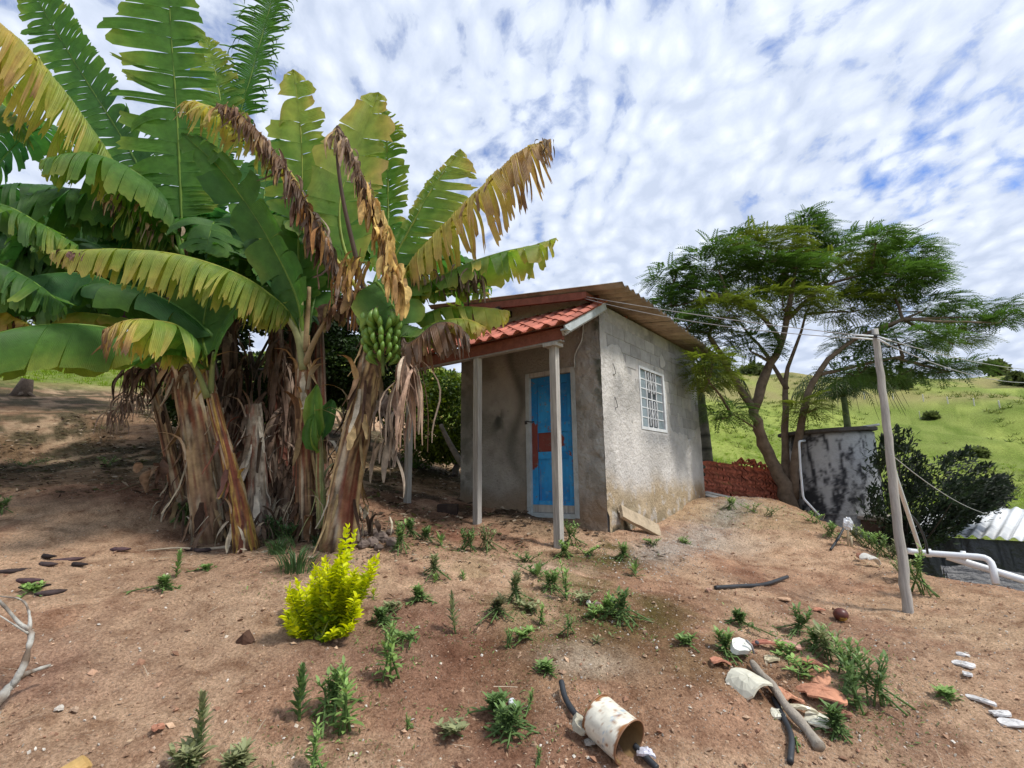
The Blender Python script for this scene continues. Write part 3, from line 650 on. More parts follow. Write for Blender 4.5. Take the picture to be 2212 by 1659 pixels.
# ------------------------------------------------------------------ banana plants
AGE = np.array([0, .18, .36, .52, .68, .84, 1.0]); AGC = np.array([(.036, .125, .034), (.115, .25, .040), (.33, .39, .07), (.52, .43, .10), (.50, .33, .13), (.20, .11, .055), (.17, .125, .095)])
def agec(a):
    a = np.clip(a, 0, 1); return np.stack([np.interp(a, AGE, AGC[:, k]) for k in range(3)], -1)
GD = np.array([0, 0, -1.])
def leaf(parent, pts, hw, mode='hang', age=(0, .1), edge=.15, droop=.9, tear=.35, wid=(.04, .12), tp=.1, v=.2, N=None, sides=(1, 1), ragged=0, sweep=.25, name='leaf', lab=None, tw=.35, rib=1, agep=1.3):
    """one banana leaf: arching midrib with a blade torn into strips on both sides"""
    P = [at(*q) for q in pts]; dm = np.mean([q[2] for q in pts]); hwm = hw*dm/F*(1.0 if mode == 'face' else 1.55 if max(age) > .6 else 1.3)
    nT = 90; M = cat(P, nT); T = np.gradient(M, axis=0); T /= np.linalg.norm(T, axis=1)[:, None]
    Lg = np.linalg.norm(np.diff(M, axis=0), axis=1).sum()
    if N is None: N = (0, 0, 1) if mode == 'hang' else (0, -1, .15)
    N = np.asarray(N, float); Lv = np.cross(T, N); Lv /= np.linalg.norm(Lv, axis=1)[:, None]+1e-9; Nv = np.cross(Lv, T)
    tt = np.linspace(0, 1, nT)
    def I(A, t): return np.stack([np.interp(t, tt, A[:, k]) for k in range(3)], -1)
    mb = MB(); nu = 7; U = np.linspace(0, 1, nu+1)
    for si, s in enumerate((-1, 1)):
        sfac = sides[si]
        if sfac <= 0: continue
        t = tp
        while t < .995:
            w = (wid[0]+(wid[1]-wid[0])*rng.random()**1.8*1.15)/Lg; t1 = min(t+w, 1); nc = 4; tc = np.linspace(t, t1, nc+1); tm = (t+t1)/2
            b = (tc-tp)/(1-tp); prof = np.clip(b/.22, 0.02, 1)**.55*np.clip((1-b)/.30, .0, 1)**.5
            torn = rng.random() < tear; u0 = rng.uniform(.02, .35) if torn else rng.uniform(.5, .95)
            lj = 1+(rng.uniform(-.25, .08) if torn else rng.uniform(-.04, .03))-ragged*rng.random()
            dj = rng.normal()*(.48 if torn else .12); twj = rng.normal()*tw*(1 if torn else .3); gsh = (rng.uniform(.1, .5) if torn else .06)
            Mt, Tt, Lt, Nt = I(M, tc), I(T, tc), I(Lv, tc), I(Nv, tc); Mc = I(M, np.array([tm]))[0]
            jag = 1+rng.normal(size=nc+1)*(.35 if max(age) > .3 else .15); jag = np.clip(jag, .3, 1.6); pos = Mt.copy(); rowsP = [pos.copy()]; agj = rng.normal()*.06+(rng.random() < .12)*rng.uniform(0, .2)*(1 if age[1] > .15 else .3)
            for j in range(1, nu+1):
                u = (U[j]+U[j-1])/2; e = max(0, u-u0)
                k = np.clip((.0 if mode == 'face' or droop < .75 else .32)+droop*u**.9+dj*e, -.3, 1.0)
                d = (1-k)*(s*Lt*math.cos(v)+Nt*math.sin(v))+k*GD+Tt*(sweep*(1-.4*u)+twj*e)
                d = d/np.linalg.norm(d, axis=1)[:, None]
                pos = pos+d*(hwm*sfac*lj*prof/nu*(jag if j >= nu-1 else 1))[:, None]
                rowsP.append(pos.copy())
            V = np.array(rowsP)                        # rows x cols
            e = np.clip(U-u0, 0, 1)[:, None, None]; ctr = V.mean(1, keepdims=True); V = ctr+(V-ctr)*(1-gsh*e/(1-u0+.05))
            V = V+Nt[None]*(np.sin(U*9+tm*60)[:, None, None]*.006)+Nt[None]*(np.sin(U*np.pi*.9)[:, None, None]*(.007*(-1.)**np.arange(nc+1))[None, :, None])
            idx = np.arange((nu+1)*(nc+1)).reshape(nu+1, nc+1)
            f = np.stack([idx[:-1, :-1], idx[1:, :-1], idx[1:, 1:], idx[:-1, 1:]], -1).reshape(-1, 4)
            UU, TT_ = np.meshgrid(U, tc, indexing='ij'); W = V.reshape(-1, 3)
            ag = age[0]+(age[1]-age[0])*((TT_-tp)/(1-tp)).clip(0, 1)**agep+edge*UU**2+agj*UU
            ag = ag.ravel()+(fbm(W, 9, 3)-.5)*.22*(.25+2*ag.ravel().clip(0, .6))
            C = agec(ag)*(1+.25*(fbm(W, 30, 2)-.5))[:, None]
            mb.add(W, f, C, np.stack([TT_.ravel()*Lg, UU.ravel(), 0*UU.ravel()], -1))
            t = t1+(rng.uniform(0, .3)*w if ragged > .3 else 0)
    rc = agec((age[0]+(age[1]-age[0])*tt**1.3)*.9+.14)*1.15
    if age[1] > .6: rc = rc*.6
    mb.tube(M-Nv*.006, np.interp(tt, [0, .15, 1], [.030, .020, .004])*rib, 7, rc)
    o = mb.build(name, M_leaf, parent)
    if lab: o['label'] = lab
    return o
STEMC = [(.40, .29, .16), (.22, .14, .09), (.075, .045, .032), (.42, .36, .26)]
def stem(parent, pts, radii, mix=(.35, .5), pal=STEMC, seg=44, flaps=26, name='pseudostem', fl=.35):
    radii = [q_*.87 for q_ in radii]; flaps = int(flaps*1.05)
    P = cat([at(*q) for q in pts], 60); n = 60; r = np.interp(np.linspace(0, 1, n), np.linspace(0, 1, len(radii)), radii)
    mb = MB(); mb.tube(P, r, seg, caps=True); V = mb.v[0]; k = n*seg
    ang = np.tile(np.arange(seg), n)*2*np.pi/seg; hh = np.repeat(np.linspace(0, 1, n), seg); sd_ = rng.uniform(0, 50)
    q = np.stack([np.cos(ang+.3*np.sin(hh*5+sd_))*4.2+sd_, np.sin(ang+.3*np.sin(hh*5+sd_))*4.2, hh*2.0], -1); q2 = np.stack([np.cos(ang)*1.4+sd_, np.sin(ang)*1.4, hh*3.1+ang*.35], -1)
    ctr = np.repeat(P, seg, axis=0); step = fbm(q2, 2.4, 3)
    V[:k] = ctr+(V[:k]-ctr)*(1+.34*(fbm(q, 1.5, 4)-.5)+.16*(np.floor(step*7)/7-.5))[:, None]
    a = fbm(q+9, 1.3, 4); b = fbm(q*np.array([1.3, 1.3, .5])+30, 1.4, 4); c_ = fbm(q2+50, 2, 4)
    C = mixv(pal[0], pal[1], sm(a, .38, .6)); C = mixv(C, pal[2], sm(b, .52, .60)*.95); C = mixv(C, pal[3], sm(c_, .55, .68)*.8)
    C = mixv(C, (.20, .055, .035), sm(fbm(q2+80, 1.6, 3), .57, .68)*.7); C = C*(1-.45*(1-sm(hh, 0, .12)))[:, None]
    mb.c[0] = np.concatenate([C, C[:1], C[-1:]])
    # peeling sheath flaps
    for i in range(flaps):
        h = rng.uniform(.0, .95); i0 = int(h*(n-1)); a0 = rng.uniform(0, 2*np.pi); p0 = P[i0]; R = r[i0]
        od = np.array([math.cos(a0), math.sin(a0), 0]); sdv = np.array([-od[1], od[0], 0]); up = 1 if rng.random() < .35 else -1
        Ln = rng.uniform(.5, 1.3)*fl; w0 = rng.uniform(.012, .045); m = 6; cc_ = np.array(pal[rng.integers(0, 4)])*rng.uniform(.6, 1.3)
        L_pts = []; pos = p0+od*R*1.0
        for j in range(m+1):
            u = j/m; d = np.array([0, 0, up*1.0])*(1-u*.5)+od*(.15+.9*u*rng.uniform(.2, 1.2))+GD*u*.8
            L_pts.append(pos.copy()); pos = pos+d/np.linalg.norm(d)*Ln/m
        L_pts = np.array(L_pts); ww = w0*(.25+.75*np.sin((.12+.85*np.linspace(0, 1, m+1))*np.pi))*rng.uniform(.7, 1.2, m+1)
        Vv = np.concatenate([L_pts-sdv*ww[:, None], L_pts+od*.008, L_pts+sdv*ww[:, None]])
        f = []
        for j in range(m):
            for q_ in (0, 1): f.append([q_*(m+1)+j, q_*(m+1)+j+1, (q_+1)*(m+1)+j+1, (q_+1)*(m+1)+j])
        mb.add(Vv, f, cc_*rng.uniform(.65, 1.3, (len(Vv), 1)))
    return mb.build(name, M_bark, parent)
def ribbons(mb, pts, n, length, spread=.15, w=(.006, .03), cols=((.20, .12, .07), (.34, .24, .15), (.08, .05, .035), (.40, .31, .22)), out=None, stiff=.5):
    """hanging dried strips from points along a path (metres)"""
    P = cat(pts, 40) if len(pts) > 1 else np.repeat(np.array(pts, float), 40, 0)
    for i in range(n):
        p = P[rng.integers(0, 40)]+rng.normal(size=3)*np.array([spread, spread, spread*.4])*.5; m = 9
        d = rng.normal(size=3)*np.array([1, 1, .3]); d = d/np.linalg.norm(d)*stiff if out is None else (np.asarray(out)+rng.normal(size=3)*.4)*stiff
        Ln = length*rng.uniform(.35, 1.1); w0 = rng.uniform(*w); sv = np.cross(GD, rng.normal(size=3)); sv /= np.linalg.norm(sv); tw_ = rng.normal()*1.5
        c_ = np.array(cols[rng.integers(0, len(cols))])*rng.uniform(.7, 1.25); L = []; k1 = rng.normal(size=3)*.35
        for j in range(m+1):
            u = j/m; L.append(p.copy()); dd = d*(1-u)+GD*(.35+1.2*u)+k1*math.sin(u*6+i)*.5; p = p+dd/np.linalg.norm(dd)*Ln/m
        L = np.array(L); u = np.linspace(0, 1, m+1); A = u*tw_; S = sv*np.cos(A)[:, None]+np.cross(GD, sv)*np.sin(A)[:, None]
        ww = w0*(np.sin((u*.85+.12)*np.pi)**.6); fold = np.cross(S, GD)
        V = np.concatenate([L-S*ww[:, None], L+fold*w0*.35, L+S*ww[:, None]]); f = []
        for j in range(m):
            for q_ in (0, 1): f.append([q_*(m+1)+j, q_*(m+1)+j+1, (q_+1)*(m+1)+j+1, (q_+1)*(m+1)+j])
        mb.add(V, f, c_*(1+.3*rng.uniform(-1, 1, (len(V), 1))))
def skirt(parent, pts, n, length, name='dead_leaf_skirt', **k):
    mb = MB(); ribbons(mb, [at(*q) for q in pts], n, length, **k); return tag(mb.build(name, M_dry, parent), kind='stuff')
def bplant(label, base, group='banana plants in the clump'):
    b = gp(base[0], base[1]) if len(base) == 2 else np.array([*at(*base)[:2], g(*at(*base)[:2])])
    return thing('banana_plant', label, 'banana plant', b, group)

# --- the tall plant with the upright leaf reaching the top of the picture
T = bplant('tallest banana plant, its long upright leaf reaching out of the top of the photo', (420, 1100, 6.2))
stem(T, [(425, 1120, 6.2), (410, 850, 6.15), (398, 640, 6.1), (395, 540, 6.1)], [.17, .13, .10, .06], flaps=30)
leaf(T, [(395, 570, 6.1), (391, 440, 6.0), (382, 250, 5.8), (370, 80, 5.6), (360, -90, 5.4)], 128, 'face', (.10, .13), .12, .12, .55, (.05, .22), .1, v=.05, N=(.25, -1, .1), sides=(1.1, .75), ragged=.12, sweep=.1, lab='tall upright leaf torn into broad strips')
leaf(T, [(400, 560, 6.1), (330, 470, 5.9), (225, 320, 5.5), (110, 165, 5.0), (10, 60, 4.6), (-90, -10, 4.3)], 100, 'hang', (.10, .66), .16, 1.15, .75, (.03, .08), .08, sides=(1, 1), lab='arching leaf turning yellow and tan towards its tip', tw=.2, agep=1.3)
leaf(T, [(390, 560, 6.4), (300, 360, 6.6), (190, 180, 6.6), (110, 50, 6.5), (50, -60, 6.4)], 72, 'face', (.06, .12), .1, .15, .4, (.08, .25), .12, N=(-.3, -1, .4), ragged=.1)
leaf(T, [(402, 560, 6.2), (450, 420, 6.6), (482, 300, 6.8), (470, 180, 6.9), (445, 80, 7.0)], 66, 'face', (.10, .28), .15, .25, .6, (.05, .15), .15, N=(.2, -1, 0), ragged=.15)
leaf(T, [(405, 560, 6.3), (470, 400, 6.9), (520, 240, 7.1), (565, 80, 7.1), (592, -20, 7.1), (600, -80, 7.1)], 95, 'face', (.08, .12), .1, .62, 1.0, (.025, .05), .25, N=(0, -1, .3), ragged=.25, sweep=.5, lab='feathery leaf shredded into thin curved strips', tw=.1)
leaf(T, [(398, 560, 6.0), (360, 440, 5.8), (290, 370, 5.5), (190, 330, 5.2), (90, 345, 5.0)], 85, 'hang', (.05, .2), .15, .9, .5, (.06, .16), .12)
leaf(T, [(392, 560, 6.2), (300, 470, 6.0), (200, 415, 5.7), (100, 410, 5.4), (10, 450, 5.2)], 95, 'hang', (.02, .1), .08, .8, .45, (.08, .2), .12)
leaf(T, [(400, 560, 6.4), (430, 440, 6.9), (400, 330, 7.4), (330, 270, 7.9)], 80, 'face', (.02, .08), .05, .3, .4, (.08, .2), .1)
skirt(T, [(240, 420, 5.4), (290, 450, 5.6)], 26, .28, w=(.006, .02), name='withered_leaf')
skirt(T, [(300, 500, 5.7), (380, 480, 5.9)], 14, .3, w=(.01, .03), name='withered_leaf')
# --- plants on the far left, their crowns outside the frame
Lp = bplant('banana plant at the left edge of the photo with dark hanging leaves', (-330, 1100, 5.6))
stem(Lp, [(-330, 1130, 5.6), (-320, 850, 5.6), (-300, 560, 5.6)], [.16, .12, .07])
for pts, hw, ag, v_ in ([(-300, 560, 5.6), (-150, 420, 5.3), (0, 441, 5.0), (85, 482, 4.9), (168, 530, 4.9)], 72, (.10, .16), .5), ([(-300, 560, 5.6), (-180, 330, 5.4), (-60, 215, 5.2), (20, 235, 5.1), (60, 300, 5.1)], 72, (.05, .2), .3), \
        ([(-300, 560, 5.6), (-150, 470, 5.6), (20, 400, 5.7), (150, 420, 5.8), (240, 500, 5.8)], 90, (.03, .08), .2), ([(-300, 560, 5.6), (-160, 570, 5.0), (-40, 560, 4.8), (60, 600, 4.7), (140, 660, 4.7)], 80, (.0, .1), .2), ([(-300, 560, 5.7), (-200, 300, 6.1), (-60, 160, 6.3), (60, 190, 6.4)], 70, (.05, .3), .3), \
        ([(-300, 570, 5.6), (-180, 620, 5.2), (-60, 640, 5.0), (60, 700, 5.0)], 60, (.1, .5), .2):
    leaf(Lp, pts, hw, 'hang', ag, .12, .85, .55, (.07, .2), .12, v=v_)
Lq = bplant('banana plant at the left edge, behind the dark hanging leaves', (-120, 1000, 8.5))
stem(Lq, [(-120, 1010, 8.5), (-110, 800, 8.5), (-100, 600, 8.5)], [.16, .12, .07])
for pts, hw in ([(-100, 600, 8.5), (0, 470, 8.2), (120, 420, 8.0), (230, 450, 8), (320, 540, 8)], 70), ([(-100, 600, 8.5), (20, 560, 8.2), (150, 560, 8), (260, 640, 8)], 70), ([(-100, 600, 8.5), (-20, 380, 8.6), (80, 280, 8.8), (180, 300, 8.8)], 60), ([(-100, 610, 8.5), (0, 620, 8), (100, 650, 7.9), (160, 720, 7.9)], 50):
    leaf(Lq, pts, hw, 'hang', (0, .06), .05, .7, .4, (.1, .25), .1)
for k in range(9):
    A = rng.uniform(-.4, 1.9); x0, y0 = rng.uniform(-160, 120), rng.uniform(420, 640)
    leaf(Lq, [(x0-60, y0+60, 7.6), (x0+40*math.cos(A), y0-20, 7.3), (x0+150, y0-10+30*A, 7.0), (x0+230, y0+70+30*A, 6.9)], 66, 'hang', (rng.uniform(0, .06), rng.uniform(.03, .2)), .08, .8, .6, (.07, .2), .08)
# --- leaning thin plant with the purple flower, second stem from the left
S1 = bplant('thin leaning banana plant with a purple flower bud, leftmost of the visible stems', (390, 1085))
stem(S1, [(392, 1100, 6.1), (372, 1000, 6.05), (350, 900, 6.0), (322, 800, 5.95), (305, 700, 5.9), (300, 640, 5.9)], [.115, .085, .08, .08, .06, .04], flaps=34)
leaf(S1, [(300, 650, 5.9), (215, 600, 5.5), (130, 590, 5.2), (20, 610, 5.0), (-60, 660, 5)], 85, 'hang', (.0, .1), .06, .8, .4, (.1, .3), .1)
leaf(S1, [(305, 650, 5.9), (400, 590, 5.7), (480, 600, 5.6), (560, 660, 5.5)], 70, 'hang', (.02, .1), .08, .7, .35, (.1, .3), .1)
leaf(S1, [(300, 650, 5.9), (250, 560, 6.2), (180, 520, 6.5), (90, 540, 6.6)], 70, 'hang', (.0, .05), .06, .6, .4, (.1, .3), .1)
leaf(S1, [(302, 650, 5.9), (330, 560, 6.4), (330, 480, 6.8), (280, 420, 7)], 75, 'face', (.0, .05), .06, .4, .4, (.1, .3), .1)
leaf(S1, [(470, 735, 5.5), (400, 672, 5.4), (310, 626, 5.3), (225, 612, 5.2), (170, 620, 5.2)], 62, 'hang', (.02, .08), .06, .75, .25, (.15, .35), .05)
mb = MB(); bud = [at(272, 640, 5.6), at(268, 662, 5.6), at(262, 690, 5.6), at(256, 712, 5.6)]
mb.tube(cat(bud, 16), np.array([.012, .014, .03, .045, .056, .062, .066, .068, .068, .066, .062, .055, .045, .034, .022, .008]), 14, (.105, .035, .065)); mb.tube(cat([at(300, 640, 5.8), at(285, 622, 5.7), at(273, 645, 5.6)], 8), .014, 7, (.10, .12, .04))
for k in range(3):
    A = k*2.1+.4; mb.grid(lambda u, v: cat(bud, 16)[0]+(cat(bud, 2)[1]-cat(bud, 2)[0])*(.25+.75*v)[:, None]+(.076*np.sin(np.clip(v*.9+.15, 0, 1)*np.pi)**.6)[:, None]*np.stack([np.cos(A+(u-.5)*1.9), np.sin(A+(u-.5)*1.9), 0*u], -1), 8, 10, (.13, .045, .085))
mb.build('flower_bud', M_vc, S1)
skirt(S1, [(330, 800, 5.9), (290, 790, 5.8)], 40, .45, spread=.1, out=(-.5, -.1, .1), cols=((.17, .115, .09), (.26, .185, .15), (.10, .07, .055)))
skirt(S1, [(300, 850, 5.8), (270, 860, 5.75), (245, 900, 5.75)], 90, .28, spread=.12, w=(.004, .012), cols=((.22, .165, .14), (.15, .105, .09), (.3, .23, .19)), name='withered_leaf')
skirt(S1, [(350, 980, 6), (330, 1010, 6)], 10, .35, spread=.2, w=(.03, .06), cols=((.18, .11, .08), (.30, .2, .13)), name='withered_leaf')
# --- thick brown and yellow stem
S2 = bplant('thick banana plant with yellow-brown streaked stem, left half of the clump', (450, 1160))
stem(S2, [(458, 1185, 5.6), (440, 1050, 5.6), (420, 920, 5.6), (395, 800, 5.6), (385, 760, 5.6)], [.20, .17, .16, .14, .09], flaps=40, fl=.5)
stem(S2, [(480, 1175, 5.75), (470, 1040, 5.75), (458, 940, 5.75), (452, 880, 5.75)], [.16, .15, .13, .10], pal=[(.26, .20, .14), (.17, .12, .085), (.09, .065, .05), (.33, .28, .21)], flaps=26, name='old_stem')
leaf(S2, [(392, 775, 5.7), (320, 735, 5.4), (220, 706, 5.0), (110, 700, 4.7), (0, 718, 4.5), (-100, 760, 4.4)], 108, 'hang', (.08, .13), .20, 1.0, .25, (.2, .5), .12, sides=(.9, .9), tw=.1, lab='broad low leaf with yellow lower edge reaching past the left of the photo')
leaf(S2, [(392, 775, 5.6), (300, 700, 5.5), (220, 680, 5.4), (150, 678, 5.3), (95, 712, 5.2)], 26, 'hang', (.15, .5), .2, .8, .2, (.1, .3), .15)
skirt(S2, [(385, 800, 5.5), (400, 790, 5.6)], 14, .5, spread=.12, w=(.01, .04))
# --- reddish leaning stem with the young low crown
S3 = bplant('short banana plant on a leaning red-brown stem with a low yellow-edged leaf', (525, 1175))
stem(S3, [(535, 1195, 5.15), (520, 1110, 5.15), (495, 1000, 5.2), (468, 900, 5.25), (448, 810, 5.3), (445, 770, 5.3)], [.135, .105, .078, .07, .06, .04], pal=[(.40, .27, .07), (.16, .06, .04), (.10, .05, .04), (.40, .32, .22)], flaps=40, fl=.28)
leaf(S3, [(450, 800, 5.3), (430, 755, 5.1), (387, 706, 4.8), (326, 691, 4.5), (270, 692, 4.35), (225, 712, 4.25)], 66, 'hang', (.06, .66), .30, .85, .6, (.03, .10), .13, sides=(1, 1), lab='low leaf with orange and yellow ragged tip', agep=1.5)
leaf(S3, [(452, 800, 5.35), (438, 720, 5.5), (447, 650, 5.55), (454, 585, 5.6)], 75, 'face', (.10, .10), .04, .12, .1, (.2, .5), .12, v=.15, lab='young unbroken leaf standing upright')
leaf(S3, [(455, 800, 5.3), (468, 750, 5.25), (495, 688, 5.2), (540, 630, 5.2)], 62, 'hang', (.11, .11), .03, .55, .25, (.15, .35), .1, sides=(.4, 1.1), N=(-.5, -.7, .6))
leaf(S3, [(450, 805, 5.3), (400, 765, 5.1), (340, 760, 4.95), (290, 790, 4.9)], 40, 'hang', (.01, .1), .08, .7, .2, (.15, .35), .15)
for q in ([(448, 860, 5.2), (425, 800, 5.1), (395, 765, 5.0)], [(455, 850, 5.25), (458, 800, 5.2), (462, 760, 5.15)]):
    mb = MB(); mb.tube(cat([at(*k) for k in q], 10), [.035, .033, .03, .028, .026, .024, .022, .02, .018, .015], 8, (.20, .23, .09)); mb.build('petiole', M_vc, S3)
# --- grey cut stump and dark old stems in the middle
S4 = bplant('grey-brown banana stump cut off at waist height, centre of the clump', (555, 1165), 'banana plants in the clump')
stem(S4, [(560, 1185, 5.75), (555, 1060, 5.75), (550, 950, 5.8), (547, 875, 5.8)], [.19, .13, .115, .10], pal=[(.36, .31, .25), (.24, .18, .13), (.12, .09, .07), (.42, .37, .30)], flaps=46, fl=.4)
for (px, d, top, lab) in ((500, 6.5, 560, 'dark dead-skirted banana plant behind the cut stump'), (600, 6.6, 540, 'dark banana plant draped in brown dead leaves, right of the cut stump'), (640, 7.4, 580, 'banana plant at the back of the clump, behind the straight mottled stem'), (690, 7.6, 560, 'banana plant at the back of the clump, left of the leaning fruiting stem')):
    q = bplant(lab, (px, 1110, d)); stem(q, [(px+5, 1125, d), (px, 950, d), (px-2, 780, d), (px-4, top+60, d)], [.16, .13, .11, .06], pal=[(.15, .10, .075), (.09, .06, .045), (.045, .03, .025), (.24, .18, .13)], flaps=30)
    if d < 7:
        skirt(q, [(px, 960, d-.1), (px, 840, d-.1), (px, 720, d-.1)], 80, .75, spread=.22, w=(.01, .045), cols=((.13, .085, .065), (.19, .13, .10), (.07, .045, .035), (.26, .19, .15)), stiff=.35)
        skirt(q, [(px-20, 1110, d-.3), (px+30, 1060, d-.25), (px, 960, d-.2)], 60, .55, spread=.3, w=(.01, .04), cols=((.15, .10, .075), (.22, .16, .12), (.09, .06, .045)), stiff=.25)
    for k in range(6):
        A = k*1.05+px*.013; dx, dy = math.sin(A), math.cos(A); l_ = rng.uniform(.8, 1.15); t0 = top+60
        leaf(q, [(px, t0, d), (px+dx*70*l_, t0-110*l_, d+dy*.5), (px+dx*170*l_, t0-150*l_+20*abs(dx), d+dy*1.0), (px+dx*260*l_, t0-90*l_+60*abs(dx), d+dy*1.4)], 72, 'hang', (0, rng.uniform(.02, .15)), .08, .6, .45, (.08, .25), .12)
for (px, top, d, lab, sd_) in ((250, 520, 7.3, 'dark banana plant behind the purple flower bud', .3), (60, 560, 7.8, 'dark banana plant behind the long yellowing leaf at the left', 1.1), (420, 600, 7.6, 'dark banana plant behind the tallest one', 2.0)):
    LEAN = {250: 190, 60: -130, 420: 60}[px]; q = bplant(lab, (px+LEAN, 1060, d)); stem(q, [(px+LEAN+5, 1075, d), (px+LEAN*.85, 900, d), (px+LEAN*.4, 740, d), (px, top+60, d)], [.14, .12, .10, .06], pal=[(.15, .10, .075), (.09, .06, .045), (.045, .03, .025), (.24, .18, .13)], flaps=20)
    for k in range(8):
        A = k*.8+sd_; dx, dy = math.sin(A), math.cos(A); l_ = rng.uniform(.85, 1.2); t0 = top+60
        leaf(q, [(px, t0, d), (px+dx*70*l_, t0-100*l_, d+dy*.4), (px+dx*180*l_, t0-120*l_+20*abs(dx), d+dy*.8), (px+dx*280*l_, t0-20*l_+60*abs(dx), d+dy*1.1)], 74, 'hang', (0, rng.uniform(.02, .2)), .08, .7, .5, (.08, .22), .12)
# --- straight mottled stem with the big fan of leaves
S5 = bplant('straight mottled banana stem in mid clump carrying the long yellowing leaf', (655, 1140))
stem(S5, [(662, 1165, 5.35), (658, 1000, 5.35), (655, 870, 5.35), (655, 770, 5.35), (655, 725, 5.35)], [.125, .10, .095, .085, .075], pal=[(.38, .26, .13), (.22, .13, .075), (.075, .045, .03), (.45, .38, .27)], flaps=36)
leaf(S5, [(652, 745, 5.35), (632, 690, 5.25), (600, 650, 5.15), (520, 595, 4.95), (400, 553, 4.75), (270, 538, 4.6), (110, 541, 4.5)], 80, 'hang', (.20, .36), .18, 1.3, .8, (.025, .10), .2, sides=(1, 1), tw=.1, lab='long horizontal yellowing leaf hanging like a fringe, brown at the tip', agep=1.2)
leaf(S5, [(655, 740, 5.35), (648, 640, 5.4), (645, 520, 5.4), (652, 400, 5.4), (650, 290, 5.35), (634, 150, 5.3)], 88, 'face', (.09, .33), .12, .12, .5, (.10, .28), .12, v=.08, N=(.1, -1, .05), ragged=.12, lab='upright green leaf with notched yellowish edges')
leaf(S5, [(655, 740, 5.3), (640, 640, 5.2), (573, 504, 5.1), (480, 370, 5.0), (393, 287, 5.0)], 48, 'hang', (.10, .13), .05, .7, .85, (.14, .38), .14, v=.3, N=(-.35, -.8, .5), lab='broad bluish green leaf with a pale midrib')
leaf(S5, [(650, 720, 5.5), (600, 610, 5.6), (530, 560, 5.6), (450, 570, 5.6)], 60, 'hang', (.02, .1), .05, .7, .3, (.1, .3), .12)
leaf(S5, [(660, 730, 5.4), (690, 610, 5.7), (740, 500, 6.0), (760, 400, 6.2)], 70, 'face', (.05, .13), .08, .3, .5, (.1, .25), .12, N=(.2, -1, .2))
leaf(S5, [(655, 730, 5.5), (600, 560, 6.1), (570, 430, 6.4), (600, 300, 6.6)], 80, 'face', (.04, .1), .05, .2, .5, (.1, .25), .12)
for q, r0 in (([(655, 800, 5.3), (640, 720, 5.25), (600, 660, 5.15)], .042), ([(655, 760, 5.3), (652, 690, 5.28), (650, 620, 5.25)], .04), ([(657, 760, 5.3), (664, 690, 5.28), (668, 620, 5.25)], .035), ([(657, 790, 5.3), (680, 735, 5.25), (712, 680, 5.2)], .036)):
    mb = MB(); mb.tube(cat([at(*k) for k in q], 10), np.linspace(r0, r0*.6, 10), 8, (.26, .27, .13) if r0 > .036 else (.27, .2, .11)); mb.build('petiole', M_vc, S5)
skirt(S5, [(712, 680, 5.2), (735, 660, 5.15)], 26, .25, spread=.14, w=(.01, .05), cols=((.14, .09, .06), (.30, .21, .12), (.2, .15, .06)), name='withered_leaf')
# --- the fruiting plant leaning to the right
S6 = bplant('thick leaning banana plant bearing the green fruit bunch, rightmost of the clump', (735, 1160))
stem(S6, [(728, 1195, 5.05), (742, 1080, 5.05), (765, 960, 5.02), (788, 850, 5.0), (803, 770, 5.0), (808, 700, 5.0), (795, 640, 5.05)], [.20, .17, .155, .15, .14, .10, .07], pal=[(.50, .36, .18), (.30, .19, .11), (.085, .05, .035), (.52, .45, .34)], flaps=60, fl=.4)
leaf(S6, [(795, 650, 5.05), (750, 615, 5.0), (690, 490, 4.9), (610, 350, 4.8), (530, 255, 4.75), (468, 222, 4.75)], 70, 'hang', (.92, .80), .05, 1.0, 1.0, (.015, .05), .08, sides=(1, 1), ragged=.4, lab='dead leaf with a dark brown midrib hung with brown and yellow shreds', tw=.6, sweep=.05)
leaf(S6, [(795, 650, 5.05), (700, 520, 5.0), (640, 390, 4.95), (540, 275, 4.9), (440, 225, 4.9), (400, 222, 4.9)], 78, 'hang', (.34, .56), .15, .9, .9, (.03, .07), .42, sides=(1, 1), ragged=.25, name='leaf', lab='yellow half-dead leaf blade beside the brown midrib')
leaf(S6, [(800, 640, 5.1), (715, 466, 5.3), (770, 330, 5.3), (800, 250, 5.25), (818, 195, 5.2)][0:1]+[(745, 540, 5.25), (735, 430, 5.3), (772, 325, 5.3), (818, 200, 5.25)], 84, 'face', (.16, .34), .16, .06, .25, (.15, .4), .12, v=.05, N=(.1, -1, 0), lab='broad bright leaf, green in the middle and yellow along its edges')
leaf(S6, [(800, 640, 5.1), (835, 520, 5.5), (838, 400, 5.6), (835, 300, 5.6), (830, 240, 5.6)], 56, 'face', (.10, .30), .12, .35, .7, (.05, .14), .1, ragged=.1, N=(-.1, -1, .1))
leaf(S6, [(800, 645, 5.0), (850, 560, 5.0), (893, 480, 4.95), (935, 405, 4.9), (995, 322, 4.85)], 118, 'face', (.14, .32), .16, .12, .4, (.06, .16), .14, v=.1, N=(-.25, -1, .05), sides=(.2, 1.0), ragged=.05, lab='green leaf angled to the right with its blade on one side')
leaf(S6, [(800, 645, 5.0), (870, 590, 4.9), (950, 500, 4.75), (1055, 393, 4.6), (1130, 325, 4.5), (1190, 300, 4.45)], 88, 'hang', (.34, .66), .18, .95, .85, (.03, .08), .12, ragged=.15, lab='long yellow leaf reaching over the house, its tip in grey shreds', tw=.2, agep=.8)
leaf(S6, [(800, 650, 5.0), (880, 635, 4.9), (990, 578, 4.8), (1080, 546, 4.7), (1150, 530, 4.6), (1202, 514, 4.55)], 56, 'hang', (.08, .34), .20, .75, .6, (.07, .18), .16, v=.1, lab='lower right leaf cut into short blocks, yellow towards the tip')
